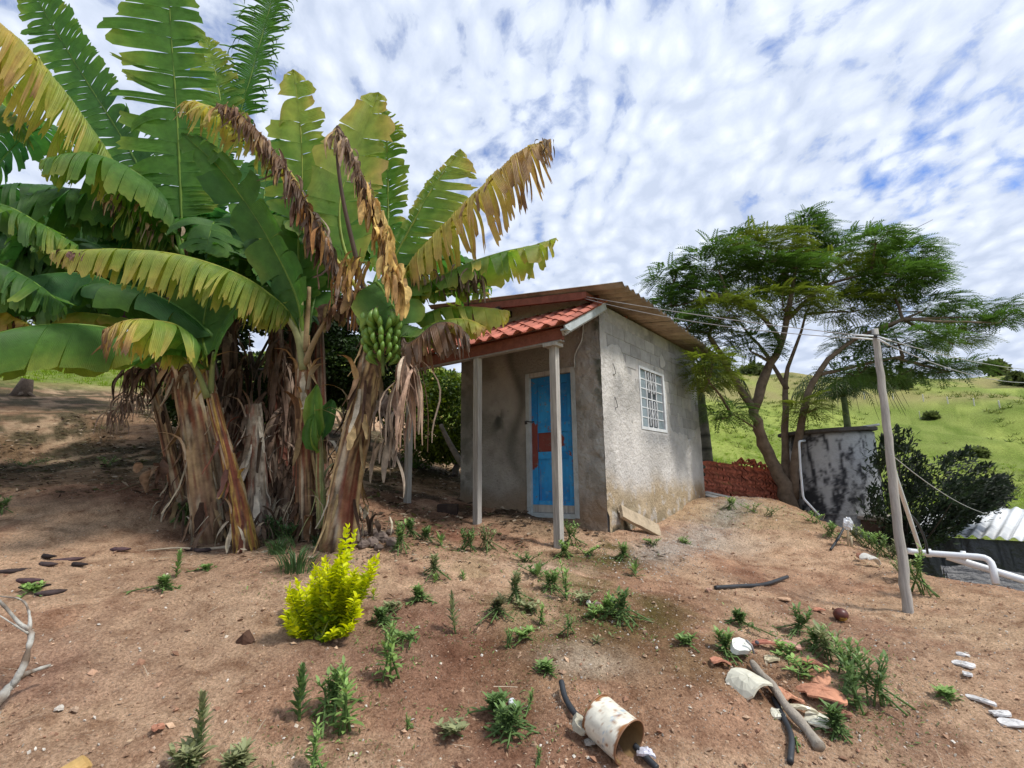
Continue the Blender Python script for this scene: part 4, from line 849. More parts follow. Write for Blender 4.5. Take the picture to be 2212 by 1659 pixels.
leaf(S6, [(800, 655, 5.0), (870, 645, 5.0), (940, 625, 4.95), (1000, 620, 4.9), (1050, 640, 4.85)], 50, 'hang', (.08, .30), .15, .6, .8, (.04, .12), .15, N=(.1, -.6, .8))
leaf(S6, [(805, 665, 5.0), (888, 685, 4.95), (960, 665, 4.9), (1040, 664, 4.8), (1100, 672, 4.75)], 50, 'hang', (.12, .42), .12, .85, .6, (.05, .12), .25)
leaf(S6, [(805, 670, 5.0), (870, 722, 4.85), (950, 694, 4.75), (1010, 690, 4.7), (1050, 708, 4.65)], 42, 'hang', (.05, .55), .15, .8, .5, (.05, .13), .1)
leaf(S6, [(805, 670, 5.0), (860, 690, 4.7), (880, 742, 4.6), (940, 700, 4.6), (985, 700, 4.6), (1012, 725, 4.6)], 62, 'hang', (.88, .96), .05, 1.0, .8, (.03, .09), .3, ragged=.2, lab='brown dead leaf lying over the porch beam')
leaf(S6, [(795, 640, 5.0), (812, 610, 4.75), (835, 640, 4.65), (856, 675, 4.6), (864, 728, 4.6)], 68, 'hang', (.09, .10), .14, .25, .2, (.15, .4), .12, v=.0, N=(.1, -.85, .5), lab='small drooping leaf hanging over the fruit bunch')
leaf(S6, [(790, 640, 5.0), (740, 420, 4.8), (728, 280, 4.75), (745, 300, 4.65), (780, 372, 4.6), (820, 465, 4.55), (845, 550, 4.5), (868, 622, 4.5)], 52, 'hang', (.93, .62), .05, .95, .9, (.02, .05), .32, ragged=.35, lab='folded tan dead leaf hanging in front of the green ones', tw=.3)
leaf(S6, [(795, 650, 5.0), (850, 590, 5.2), (930, 560, 5.3), (1010, 570, 5.3), (1060, 620, 5.3)], 70, 'hang', (.0, .12), .08, .7, .6, (.06, .16), .12)
leaf(S6, [(795, 650, 5.0), (840, 610, 5.5), (900, 590, 5.8), (970, 600, 6.0), (1010, 650, 6.1)], 60, 'hang', (.0, .1), .08, .7, .6, (.06, .16), .12)
skirt(S6, [(770, 545, 4.6), (755, 590, 4.6)], 44, .32, spread=.12, w=(.008, .024), cols=((.44, .30, .08), (.38, .24, .09), (.28, .16, .07)), out=(-.6, -.1, -.3), name='withered_leaf')
skirt(S6, [(740, 640, 4.9), (790, 630, 4.9), (840, 640, 4.9)], 60, .3, spread=.2, w=(.01, .05), cols=((.16, .09, .055), (.10, .06, .04), (.30, .2, .11)))
skirt(S6, [(880, 610, 4.9), (980, 590, 4.8), (1040, 600, 4.8)], 60, .28, spread=.15, w=(.008, .025), cols=((.13, .10, .08), (.19, .15, .12), (.09, .07, .055)), name='withered_leaf')
skirt(S6, [(1150, 320, 4.5), (1190, 305, 4.45)], 22, .2, spread=.1, w=(.004, .012), cols=((.16, .15, .15), (.24, .2, .15)), name='withered_leaf')
skirt(S6, [(884, 762, 4.6), (886, 800, 4.6)], 46, .85, spread=.07, w=(.006, .022), cols=((.42, .29, .21), (.33, .22, .16), (.24, .16, .12), (.5, .4, .3)), stiff=.22, name='withered_leaf')
skirt(S6, [(842, 850, 4.9), (842, 900, 4.9), (832, 960, 4.9)], 40, .5, spread=.1, w=(.01, .035), cols=((.24, .19, .15), (.34, .28, .22), (.16, .12, .1)), stiff=.3, name='withered_leaf')
DK = ((.20, .125, .09), (.30, .21, .15), (.13, .08, .06), (.42, .27, .12), (.36, .28, .22))
skirt(S6, [(790, 645, 5.0), (750, 612, 4.98), (690, 490, 4.88), (650, 420, 4.83)], 150, .42, spread=.05, w=(.008, .03), cols=DK+((.46, .25, .09), (.40, .2, .08)), stiff=.3, name='withered_leaf')
skirt(S6, [(690, 490, 4.88), (610, 350, 4.78), (530, 255, 4.73), (470, 225, 4.73)], 130, .26, spread=.06, w=(.006, .022), cols=DK, stiff=.35, name='withered_leaf')
skirt(S6, [(728, 285, 4.7), (745, 300, 4.62), (780, 372, 4.58), (800, 420, 4.55)], 70, .30, spread=.06, w=(.008, .024), cols=((.36, .27, .2), (.44, .32, .18), (.28, .2, .15)), stiff=.25, name='withered_leaf')
skirt(S6, [(790, 400, 4.55), (820, 465, 4.52), (845, 550, 4.48), (866, 618, 4.48)], 110, .34, spread=.06, w=(.014, .04), cols=((.62, .43, .15), (.55, .36, .14), (.46, .30, .14), (.66, .48, .19)), stiff=.2, name='withered_leaf')
skirt(S5, [(120, 545, 4.5), (150, 548, 4.5), (180, 548, 4.52)], 24, .16, spread=.06, w=(.006, .02), cols=((.20, .12, .10), (.12, .07, .06), (.38, .3, .12)), name='withered_leaf')
# the bunch
pk = [at(800, 655, 4.98), at(812, 650, 4.75), at(824, 690, 4.68), at(826, 750, 4.66), at(828, 812, 4.66)]
mb = MB(); mb.tube(cat(pk, 24), np.linspace(.026, .016, 24), 9, (.10, .14, .04)); bunch = mb.build('fruit_bunch', M_vc, S6)
bm = MB(); u = np.linspace(0, 1, 14); A = -.15+u*1.15; bp_ = np.stack([.075*np.sin(u*2.7)+.0*u, 0*u, -.03+.135*u], -1); bp_ = bp_-bp_[0]
bm.tube(bp_, np.array([.007, .009, .015, .020, .0225, .0235, .027, .027, .026, .024, .020, .013, .007, .005]), 7, np.array([(.125, .235, .035)]*11+[(.13, .2, .03), (.09, .09, .03), (.04, .03, .02)])*1.0)
pb_ = bm.build('banana', mat('banana_skin', vcol=True, rough=.45, spec=.4, nscale=20, namt=.15), None); bme = pb_.data; bpy.data.objects.remove(pb_)
ax_ = cat(pk, 60); seg0 = 30
for h in range(6):
    c0 = ax_[int(seg0+6+h*3.6)]; nf = 13 if h < 5 else 9
    for k in range(nf):
        A = 2*np.pi*k/nf+h*.5+rng.normal()*.06; b = bpy.data.objects.new('banana', bme); COL.objects.link(b); b.parent = bunch
        off = np.array([math.cos(A), math.sin(A), 0])*.075; tilt = .25-.1*h*.3+rng.normal()*.1
        b.location = tuple(c0+off+np.array([0, 0, .02])-ORG[S6]); b.rotation_euler = (rng.normal()*.1, tilt, A+rng.normal()*.08); s = rng.uniform(.92, 1.1)*(1-.07*h); b.scale = (s*1.35, s*1.05, s*1.3)
# --- young sucker between the two right-hand stems
S7 = bplant('young green banana sucker with a rolled leaf, between the straight and leaning stems', (692, 1120))
stem(S7, [(698, 1140, 5.15), (692, 1050, 5.15), (690, 960, 5.15), (688, 930, 5.15)], [.065, .05, .035, .022], pal=[(.20, .26, .09), (.28, .30, .14), (.22, .18, .09), (.30, .32, .17)], flaps=8)
leaf(S7, [(690, 960, 5.15), (684, 925, 5.1), (680, 880, 5.05), (684, 830, 5.05)], 26, 'face', (.14, .14), .02, .1, .1, (.3, .6), .1, v=.5)
leaf(S7, [(690, 960, 5.15), (700, 930, 5.2), (708, 900, 5.25), (716, 862, 5.3)], 24, 'face', (.03, .05), .02, .2, .1, (.3, .6), .1, v=.5)
leaf(S7, [(690, 980, 5.15), (675, 960, 5.05), (672, 930, 5.0), (678, 895, 5.0)], 18, 'face', (.1, .12), .02, .2, .1, (.3, .6), .1, v=.5)
# --- dead strips heaped round the feet of the clump
mb = MB()
for px, py in ((420, 1160), (470, 1170), (530, 1178), (590, 1150), (640, 1150), (700, 1160), (745, 1165), (780, 1150), (500, 1160), (400, 1120)):
    q = gp(px, py+8); ribbons(mb, [q+[-.15, .1, .30], q+[.15, .1, .25]], 20, .38, spread=.22, w=(.006, .03), cols=((.34, .28, .20), (.20, .14, .10), (.10, .07, .05), (.08, .055, .04), (.42, .37, .28)), stiff=.5)
tag(mb.build('dead_leaf_litter', M_dry, None), kind='stuff')
for o in list(COL.objects):
    if o.name.startswith('dead_leaf_litter'): o['label'] = 'heap of dry banana leaf strips round the feet of the clump'; o['category'] = 'leaf litter'
# ------------------------------------------------------------------ trees
def quadleaf(l, w): return np.array([[0, 0, 0], [l*.45, -w, l*.04], [l, 0, -l*.06], [l*.45, w, l*.04]]), np.array([[0, 1, 2, 3]])
def frond_template(npair=9, L=.40, pl=.12, pw=.019):
    """a feathery leaf: curved spine with narrow leaflets on both sides"""
    V, Fq = [], []; n = 0
    for k in range(npair):
        t = (k+1)/npair; x = L*t; z = -L*.45*t*t; le = pl*(1-.55*t)*min(1, .55+t*1.3)
        for s in (-1, 1):
            d = np.array([.45, s*.9, -.12]); q = np.array([1, 0, -.4*t])
            p = np.array([x, 0, z]); V += [p-q*pw, p+d*le*.6-q*pw*1.1, p+d*le+q*.01, p+d*le*.6+q*pw*1.2]; Fq.append([n, n+1, n+2, n+3]); n += 4
    return np.array(V), np.array(Fq)
def limbs(mb, segs, col, seg=8):
    for pts, r0, r1 in segs: 
        P = cat(pts, 14); P[1:-1] += rng.normal(size=(12, 3))*r0*.12; mb.tube(P, np.linspace(r0, r1, 14)*(1+.06*rng.normal(size=14)), seg, np.asarray(col)*(1+.25*(fbm(P, 3, 3)-.5))[:, None], jit=.04)
# the spreading feathery tree
base = gp(1712, 1102); D0 = 10.5; base = np.array([*at(1712, 1102, D0)[:2], 0]); base[2] = g(base[0], base[1])-.1
tr = thing('feathery_tree', 'wide flat-topped tree with feathery leaves and forked trunk beside the clay tile stack', 'tree', base)
mb = MB(); bc = (.17, .125, .09)
A_ = lambda px, py, d=10.5: at(px, py, d)
fork = A_(1628, 885, 10.4)
main = [([base, A_(1690, 1040), A_(1660, 985), A_(1640, 930, 10.4), fork], .17, .11), ([fork, A_(1600, 840, 10.3), A_(1560, 770, 10.2), A_(1530, 720, 10)], .10, .05), ([fork, A_(1660, 800, 10.4), A_(1690, 740, 10.4), A_(1705, 660, 10.4), A_(1720, 580, 10.4)], .12, .04),
        ([base+[0.02, 0, .3], A_(1697, 980, 10.7), A_(1698, 880, 10.8), A_(1702, 800, 10.9), A_(1735, 700, 11), A_(1770, 610, 11)], .11, .012), ([base+[.05, 0, .4], A_(1718, 990, 10.4), A_(1738, 880, 10.3), A_(1765, 810, 10.2), A_(1830, 740, 10.1), A_(1950, 690, 9.9)], .11, .035),
        ([A_(1765, 810, 10.2), A_(1850, 790, 10.0), A_(1950, 770, 9.8)], .05, .02), ([A_(1700, 840, 10.8), A_(1650, 760, 11.2), A_(1600, 700, 11.4)], .06, .025), ([A_(1690, 740, 10.4), A_(1640, 680, 10.2), A_(1560, 640, 9.8)], .07, .025), ([A_(1700, 690, 10.4), A_(1780, 620, 10.4), A_(1880, 590, 10.3)], .06, .02), ([A_(1640, 930, 10.4), A_(1600, 905, 10.2), A_(1580, 895, 10.1)], .025, .01)]
main = [(a_, b_*.86, c_*.86) for a_, b_, c_ in main]; limbs(mb, main, bc, 10)
CL = [(1455, 600, 55, 26), (1550, 565, 80, 34), (1500, 645, 75, 30), (1640, 545, 90, 38), (1742, 520, 55, 45), (1745, 478, 22, 24), (1830, 545, 95, 36), (1945, 555, 65, 30), (1640, 605, 100, 34), (1790, 600, 110, 36), (1925, 610, 85, 32), (1560, 670, 60, 30), (1690, 655, 80, 28), (1840, 660, 75, 26), (1535, 725, 55, 16), (1990, 665, 75, 16), (2100, 675, 75, 18), (1940, 735, 90, 20), (2060, 735, 50, 14), (1940, 800, 95, 20), (2050, 795, 55, 14), (1850, 735, 60, 26), (1620, 745, 50, 26), (1530, 800, 45, 45), (1575, 890, 40, 18), (1740, 880, 35, 20), (1850, 800, 60, 22), (1450, 650, 35, 25), (1700, 590, 80, 30), (1980, 590, 45, 22), (1600, 520, 50, 20), (1480, 700, 40, 20), (1890, 520, 50, 18), (2160, 690, 30, 12)]
fv, ffq = frond_template(); Pp, Dd, Cc, Ss = [], [], [], []
nodes = np.concatenate([cat(s[0], 14)[4:] for s in main]); dens_ = []
for i, (cx, cy, rx, ry) in enumerate(CL):
    d = 10.4+rng.normal()*.55+(.9 if i in (7, 4, 6) else 0); c0 = at(cx, cy, d); m = d/F; RX, RZ, RY = rx*m, ry*m, min(rx*m*1.1, 1.1)
    # branch from the nearest limb
    cand = nodes[nodes[:, 2] < c0[2]+.1]; k = np.argmin(np.linalg.norm(cand-c0, axis=1)); p0 = cand[k]
    limbs(mb, [([p0, (p0+c0)/2+[0, 0, -.05], c0-[0, 0, RZ*.6]], .035, .015)], bc, 6)
    for j in range(5):
        e = c0+rng.normal(size=3)*np.array([RX, RY, RZ])*.5; limbs(mb, [([c0-[0, 0, RZ*.6], (c0+e)/2-[0, 0, RZ*.3], e], .014, .004)], bc, 4)
    n = int((60+rx*ry/10)*(1.5 if cx > 1900 else 1)); q = rng.normal(size=(n, 3)); q /= np.linalg.norm(q, axis=1)[:, None]; rr = rng.uniform(.25, 1.0, n)**.5
    q = q*rr[:, None]; pos = c0+q*np.array([RX, RY, RZ]); dirn = q*np.array([1, 1, .12])+rng.normal(size=(n, 3))*np.array([.4, .4, .16])+np.array([.25, -.1, .10]); 
    Pp.append(pos); Dd.append(dirn); tone = rng.uniform(.8, 1.2); yel = i in (14, 11, 12, 21) or rng.random() < .12
    cb = np.array((.078, .145, .030)) if not yel else np.array((.155, .20, .034)); Cc.append(cb*tone*rng.uniform(.7, 1.3, (n, 1))); Ss.append(rng.uniform(.6, 1.05, n))
Pp, Dd, Cc, Ss = map(np.concatenate, (Pp, Dd, Cc, Ss)); mb.build('trunk', M_bark, tr)
cb = MB(); scatter(cb, fv, ffq, Pp, frame_from(Dd), Ss, Cc); cb.smooth = False; tag(cb.build('crown', M_fol, tr), kind='stuff')

def crown_tree(label, name, base, cpx, depth, rx, ry, col, col2=None, leafl=.09, leafw=.028, n=5000, tr_r=.12, tr_pts=None, fruit=None, cat_='tree', dens=1, clumps=26, group=None, bark=(.12, .095, .075), rel='gap'):
    b = np.array([*at(base[0], base[1], depth)[:2], 0.]); b[2] = g(b[0], b[1])-.05
    t = thing(name, label, cat_, b, group); c0 = at(*cpx, depth); m = depth/F; R3 = np.array([rx*m, rx*m*.85, ry*m])
    mb = MB(); pts = [b, b*.5+c0*.5+np.array([.1, 0, 0]), c0] if tr_pts is None else [b]+[at(*q, depth) for q in tr_pts]
    limbs(mb, [(pts, tr_r, tr_r*.4)], bark, 8)
    P, D, C = [], [], []
    for k in range(clumps):
        q = rng.normal(size=3); q /= np.linalg.norm(q); q *= rng.uniform(.45, 1)**.5; cc = c0+q*R3*.8; r = R3.mean()*rng.uniform(.22, .42)
        if k < 9: limbs(mb, [([pts[-1]*.6+pts[-2]*.4, (cc+c0)/2-[0, 0, .1], cc], tr_r*.3, .008)], bark, 5)
        nn = int(n/clumps); s = rng.normal(size=(nn, 3)); s /= np.linalg.norm(s, axis=1)[:, None]; s *= rng.uniform(.3, 1, (nn, 1))**.5
        P.append(cc+s*r*np.array([1.15, 1.15, .8])); D.append(s+rng.normal(size=(nn, 3))*.6+np.array([0, 0, -.1])); tn = rng.uniform(.65, 1.3)
        base_c = np.asarray(col) if rng.random() < .6 or col2 is None else np.asarray(col2); C.append(base_c*tn*rng.uniform(.6, 1.4, (nn, 1)))
    P, D, C = map(np.concatenate, (P, D, C)); mb.build('trunk', M_bark, t)
    lv, lf = quadleaf(leafl, leafw); cb = MB(); cb.smooth = False; R = frame_from(D, rng.normal(size=D.shape)+np.array([0, 0, 1.2]))
    scatter(cb, lv, lf, P, R, rng.uniform(.6, 1.3, len(P)), C); tag(cb.build('crown', M_fol, t), kind='stuff')
    if fruit:
        fm = MB(); fm.tube([[0, 0, -.03], [0, 0, -.015], [0, 0, .015], [0, 0, .03]], [.01, .03, .03, .01], 6, fruit); pf = fm.build('fruit', M_vc, None); me = pf.data; bpy.data.objects.remove(pf)
        for k in range(34):
            q = rng.normal(size=3); q[1] = -abs(q[1]); q /= np.linalg.norm(q); o = bpy.data.objects.new('fruit', me); COL.objects.link(o); o.parent = t; o.location = tuple(c0+q*R3*rng.uniform(.75, 1.0)-ORG[t])
    return t
crown_tree('dark green citrus tree with small pale fruit behind the porch, left of the house', 'citrus_tree', (985, 1010), (935, 890), 11.5, 105, 125, (.065, .115, .02), (.17, .23, .03), n=15000, clumps=50, tr_r=.09, tr_pts=[(985, 990), (960, 930), (930, 890)], fruit=(.45, .38, .12), bark=(.25, .22, .2))
crown_tree('dark bushy tree added behind the banana clump, seen beside the leaning fruiting stem', 'citrus_tree', (790, 985), (790, 780), 12, 140, 140, (.025, .05, .012), (.04, .07, .016), leafl=.11, leafw=.036, n=20000, clumps=30, tr_r=.1)  # hidden tree added so that the gaps in the clump go dark
crown_tree('dark leafy tree added to darken the middle of the banana clump', 'citrus_tree', (560, 950), (540, 760), 11, 240, 190, (.022, .045, .012), (.04, .07, .014), leafl=.12, leafw=.04, n=30000, clumps=34, tr_r=.14)  # near-black crown added out of sight to darken the middle of the clump
crown_tree('dark tree added far behind the left banana leaves to darken the gaps', 'citrus_tree', (500, 950), (130, 570), 13, 260, 150, (.022, .045, .012), (.04, .07, .014), n=18000, clumps=34, tr_r=.14, tr_pts=[(470, 850), (360, 720), (180, 600)], leafl=.16, leafw=.05)  # added tree, darkens the background between the left leaves
crown_tree('pale green round bush seen between the two right-hand banana stems', 'bush', (735, 950), (735, 860), 17, 45, 40, (.17, .20, .09), (.12, .16, .05), n=1800, clumps=14, tr_r=.05, cat_='bush')
for i, (px, py, r) in enumerate(((60, 700, 90), (180, 720, 70), (-60, 690, 90))):
    crown_tree(['bright yellow-green bush on the rise behind the left banana leaves', 'light green bush beside the yellow-green one on the left rise', 'light green bush on the rise at the left edge of the photo'][i], 'bush', (px, py+60), (px, py), 26, r, r*.55, (.18, .24, .03), (.13, .19, .03), n=2500, clumps=16, tr_r=.06, leafl=.2, leafw=.07, cat_='bush')
# low dark shrub of layered sprays by the tank
b = np.array([*at(2010, 1170, 8.9)[:2], 0.]); b[2] = g(b[0], b[1])
sh = thing('dark_shrub', 'large dark shrub with wind-swept layered branches, right of the water tank', 'shrub', b); mb = MB(); P, D, C = [], [], []
root = at(1960, 1230, 8.9)
for k in range(150):
    x = rng.uniform(1885, 2185); t = (x-1885)/300; top = 930+t*t*110+rng.uniform(-12, 12)+(18 if x < 1900 else 0); bot = 1185-max(0, t-.45)*190
    y = top+(bot-top)*rng.random()**.9; d = 8.9+rng.normal()*.5; e = at(x, y, d); u = (e-root)/np.linalg.norm(e-root); u = u*np.array([1, 1, .75])+np.array([.35, 0, .08])
    L = rng.uniform(.35, .7); s0 = e-u*L; 
    if k % 3 == 0: limbs(mb, [([root, (root+s0)/2, s0], .02, .008)], (.06, .05, .04), 5)
    n = 90; tt = rng.uniform(0, 1, n)**.8; w = (1-tt)*.16+.02; P.append(s0+u*L*tt[:, None]+rng.normal(size=(n, 3))*w[:, None]*np.array([.8, .8, .28])+[0, 0, .03]); D.append(u+rng.normal(size=(n, 3))*.45); C.append(np.array((.014, .024, .011))*rng.uniform(.6, 1.6, (n, 1))*rng.uniform(.7, 1.4))
P, D, C = map(np.concatenate, (P, D, C)); mb.build('trunk', M_bark, sh); lv, lf = quadleaf(.10, .017); cb = MB(); cb.smooth = False
scatter(cb, lv, lf, P, frame_from(D, rng.normal(size=D.shape)+np.array([0, 0, 1.5])), rng.uniform(.6, 1.3, len(P)), C); tag(cb.build('crown', M_fol, sh), kind='stuff')
# palms
def palm(label, bpx, top, d, r0, flen, nf, dead=True, col=(.035, .06, .018)):
    b = np.array([*at(bpx[0], bpx[1], d)[:2], 0.]); b[2] = g(b[0], b[1])-.1; t = thing('palm_tree', label, 'palm tree', b); tp = at(*top, d); mb = MB(); n = 50
    P = cat([b, (b+tp)/2+[.04, 0, 0], tp], n); h = np.linspace(0, 1, n); ring = (np.arange(n) % 4 == 0)
    r = r0*np.interp(h, [0, .12, .5, .8, 1], [1.35, 1.1, .95, .75, .55])*(1+.05*ring); C = mixv((.15, .14, .11), (.05, .05, .04), ring*1.0); C = mixv(C, (.09, .11, .055), sm(h, .78, .84)); mb.tube(P, r, 12, C); mb.build('trunk', M_bark, t)
    for k in range(nf):
        A = k*2.4; el = rng.uniform(-.1, 1.2); dx, dy = math.cos(A), math.sin(A); L = flen*rng.uniform(.8, 1.1)
        c_ = [tp, tp+L*np.array([dx*.35*math.cos(el), dy*.35*math.cos(el), .15+.4*math.sin(el)]), tp+L*np.array([dx*.75, dy*.75, .1+.25*math.sin(el)]), tp+L*np.array([dx*.98, dy*.98, -.45+.2*math.sin(el)])]
        m_ = 26; S = cat(c_, m_); T_ = np.gradient(S, axis=0); T_ /= np.linalg.norm(T_, axis=1)[:, None]; Sd = np.cross(T_, [0, 0, 1.]); Sd /= np.linalg.norm(Sd, axis=1)[:, None]; fm = MB(); fm.smooth = False
        fm.tube(S, np.linspace(.02, .005, m_), 4, (.08, .09, .03))
        for i in range(2, m_):
            for s in (-1, 1):
                l_ = L*.26*math.sin(min(1, i/m_*1.1+.12)*math.pi)**.5; d_ = s*Sd[i]*.75+T_[i]*.5+np.array([0, 0, -.55+rng.normal()*.15]); d_ /= np.linalg.norm(d_); p = S[i]; w_ = T_[i]*.014
                fm.add([p-w_, p+w_, p+d_*l_*.6+w_*1.1+[0, 0, .01], p+d_*l_*.6-w_*1.1+[0, 0, .01], p+d_*l_+[0, 0, -.06]], [[0, 1, 2, 3], [3, 2, 4, 4]], np.array(col)*rng.uniform(.7, 1.4))
        fm.build('frond', M_fol, t)
    return t
palm('palm tree with a ringed grey trunk just right of the house', (1530, 1085), (1514, 850), 13.5, .17, 1.7, 15)
palm('small palm tree with drooping fronds standing behind the water tank', (1830, 960), (1822, 858), 16, .13, 1.75, 24, col=(.04, .065, .02))
# far shrubs and dots on the pasture
for i, (px, py, r, lab) in enumerate(((2150, 800, 24, 'round dark bush on the hilltop by the right edge'), (2010, 905, 8, 'tiny bush alone in the upper pasture'), (2110, 985, 16, 'low bush in the pasture near the right edge'), (1950, 975, 12, 'low bush in mid pasture above the dark shrub'), (1910, 835, 60, 'scrub along the top of the hill behind the pole'), (2190, 830, 30, 'scrub on the brown hilltop at the right edge'), (1540, 800, 40, 'dark tree on the hilltop just right of the house'), (1620, 810, 30, 'bush on the hilltop behind the feathery tree'))):
    q = gp(px, py); d = min(q[1], 170)
    crown_tree(lab, 'bush', (px, py+2), (px, py-r*.2), d, r, r*.5, (.085, .11, .035), (.11, .135, .045), n=900, clumps=12, tr_r=.05*d/30, leafl=.012*d, leafw=.004*d, cat_='bush')
# grass tufts on the pasture, real blades clumps
n = 16000; pr = np.exp(rng.uniform(np.log(11), np.log(75), n)); pa = np.radians(rng.uniform(-46, 48, n)); X, Y = pr*np.sin(pa), pr*np.cos(pa); Z = G(X, Y)
ok = (sm(pr-7*sm(-X, 0, 3), 17, 22) > .6) | ((Y > 12) & (X > 3)) | ((X > 5) & (Z < EYE-1.9)); ok &= ~((X > 6.3) & (Y > 7) & (Y < 13.5)); X, Y, Z = X[ok], Y[ok], Z[ok]
tv = []; tf = []; 
for k in range(7):
    A = k*.9; dx, dy = math.cos(A), math.sin(A); i = len(tv); tv += [[dx*.02-dy*.02, dy*.02+dx*.02, -.03], [dx*.02+dy*.02, dy*.02-dx*.02, -.03], [dx*.16, dy*.16, .11]]; tf.append([i, i+1, i+2, i+2])
n = len(X); Dr = rng.normal(size=(n, 3)); Dr[:, 2] = 0
gb = MB(); gb.smooth = False; P_ = np.stack([X, Y, Z], -1); cl = mixv((.15, .24, .022), (.24, .33, .04), rng.random(n)); scatter(gb, np.array(tv), np.array(tf), P_, frame_from(Dr), rng.uniform(.5, 1.2, n)*(1+.012*np.hypot(X, Y)), cl)
tag(gb.build('pasture_grass', M_fol), 'short bright green grass covering the hillside pasture', 'grass', kind='stuff')
n = 2600; pr = np.exp(rng.uniform(np.log(24), np.log(150), n)); pa = np.radians(rng.uniform(18, 47, n)); X, Y = pr*np.sin(pa), pr*np.cos(pa); ok = fbm(np.stack([X, Y, 0*X], -1), .11, 4) > .52; X, Y = X[ok], Y[ok]; Z = G(X, Y); n = len(X); Dr = rng.normal(size=(n, 3)); Dr[:, 2] = 0
gb = MB(); gb.smooth = False; scatter(gb, np.array(tv)*[1, 1, .7], np.array(tf), np.stack([X, Y, Z], -1), frame_from(Dr), rng.uniform(1., 2.2, n)*(1+.018*np.hypot(X, Y)), mixv((.07, .11, .02), (.16, .18, .05), rng.random(n)))
tag(gb.build('rough_grass', M_fol), 'darker rough grass clumps dotted over the hillside pasture', 'grass', kind='stuff')
# fence posts
def post(label, px, py, h, r, d=None, col=(.10, .09, .08), group='fence posts in the pasture', lean=0):
    q = gp(px, py) if d is None else np.array([*at(px, py, d)[:2], g(*at(px, py, d)[:2])]); mb = MB(); n = 8; P = np.array([q+[lean*t, 0, -.2+(h+.2)*t] for t in np.linspace(0, 1, n)]); P[:, :2] += rng.normal(size=(n, 2))*r*.15
    mb.tube(P, np.full(n, r)*(1+.08*rng.normal(size=n)), 8, col); o = mb.build('fence_post', M_bark, org=q); tag(o, label, 'fence post', group); return q
post('dark wooden fence post standing above the tile stack', 1568, 1035, 1.15, .075, 13.5)
for i, px in enumerate((1762, 1868, 1930, 1995, 2048, 2105, 2160)):
    post('small pale far fence post, '+('leftmost, by the drooping branches', 'second from the left, just left of the pole top', 'third from the left', 'fourth from the left', 'fifth from the left, middle of the bare hilltop', 'sixth from the left', 'rightmost, below the brown hilltop')[i], px, (838, 862, 864, 866, 872, 876, 882)[i], 1.2, .09, None, (.55, .53, .48), 'pale posts of the far fence')
post('thin pale post standing alone in the middle of the pasture', 1988, 905, 1.3, .05, None, (.5, .48, .4))
mb = MB(); q = gp(50, 855)
mb.tube([q+[-.1, 0, -.2], q+[0, 0, .3], q+[.05, 0, .55]], [.32, .2, .17], 12, (.13, .10, .08), jit=.2); 
for k in range(5): mb.tube([q+[0, 0, .15], q+[math.cos(k*1.3)*.4, math.sin(k*1.3)*.4, -.05]], [.1, .03], 6, (.14, .11, .085))
tag(mb.build('tree_stump', M_bark, org=q), 'old dark tree stump on the bare rise under the broad left leaf', 'tree stump')
# ------------------------------------------------------------------ clay tiles stacked by the tree
tm = bpy.data.meshes['roof_tile'].copy(); tm.color_attributes['Col'].data.foreach_set('color', np.tile((.62, .20, .125, 1.), (len(tm.vertices), 1)).ravel())
def put_tile(loc, X, Y, label, group):
    X = np.asarray(X, float); Y = np.asarray(Y, float); X /= np.linalg.norm(X); Y = Y-X*Y.dot(X); Y /= np.linalg.norm(Y); Z = np.cross(X, Y)
    o = bpy.data.objects.new('clay_tile', tm); COL.objects.link(o)
    o.matrix_basis = Matrix.Translation(Vector(loc)) @ Matrix([[X[0], Y[0], Z[0]], [X[1], Y[1], Z[1]], [X[2], Y[2], Z[2]]]).to_4x4() @ Matrix.Diagonal((.74, 1, 2.3, 1))
    tag(o, label, 'roof tile', group)
S0 = at(1518, 1062, 11.6); S1_ = at(1706, 1094, 11.0); al = (S1_-S0); Ls = np.linalg.norm(al); al /= Ls; dp = np.cross([0, 0, 1.], al); dp /= np.linalg.norm(dp); upv = np.cross(al, dp)
names = ('bottom row', 'second row from the bottom', 'middle row', 'fourth row from the bottom', 'top upright row')
for r in range(4):
    nt_ = int(Ls/.034)
    for k in range(nt_):
        p = S0+al*(k*.034+rng.normal()*.004)+upv*(.09+r*.172+rng.normal()*.004)+dp*rng.normal()*.012
        put_tile(p, upv+al*(rng.normal()*.06+.10), dp+rng.normal(size=3)*.03, 'clay roof tile standing on edge in the '+names[r]+' of the stack', 'clay roof tiles standing on edge in the stack by the tree')
for k in range(30):
    t = rng.uniform(.36, .93); lay = k % 4
    p = S0+al*Ls*t+upv*(.70+lay*.034)*1.0+dp*rng.normal()*.05+upv*(-.05*abs(t-.65))
    put_tile(p, al+upv*(rng.normal()*.12-.08), dp+al*rng.normal()*.15, 'clay roof tile lying flat in the loose pile on top of the stack', 'clay roof tiles lying loose on top of the stack')

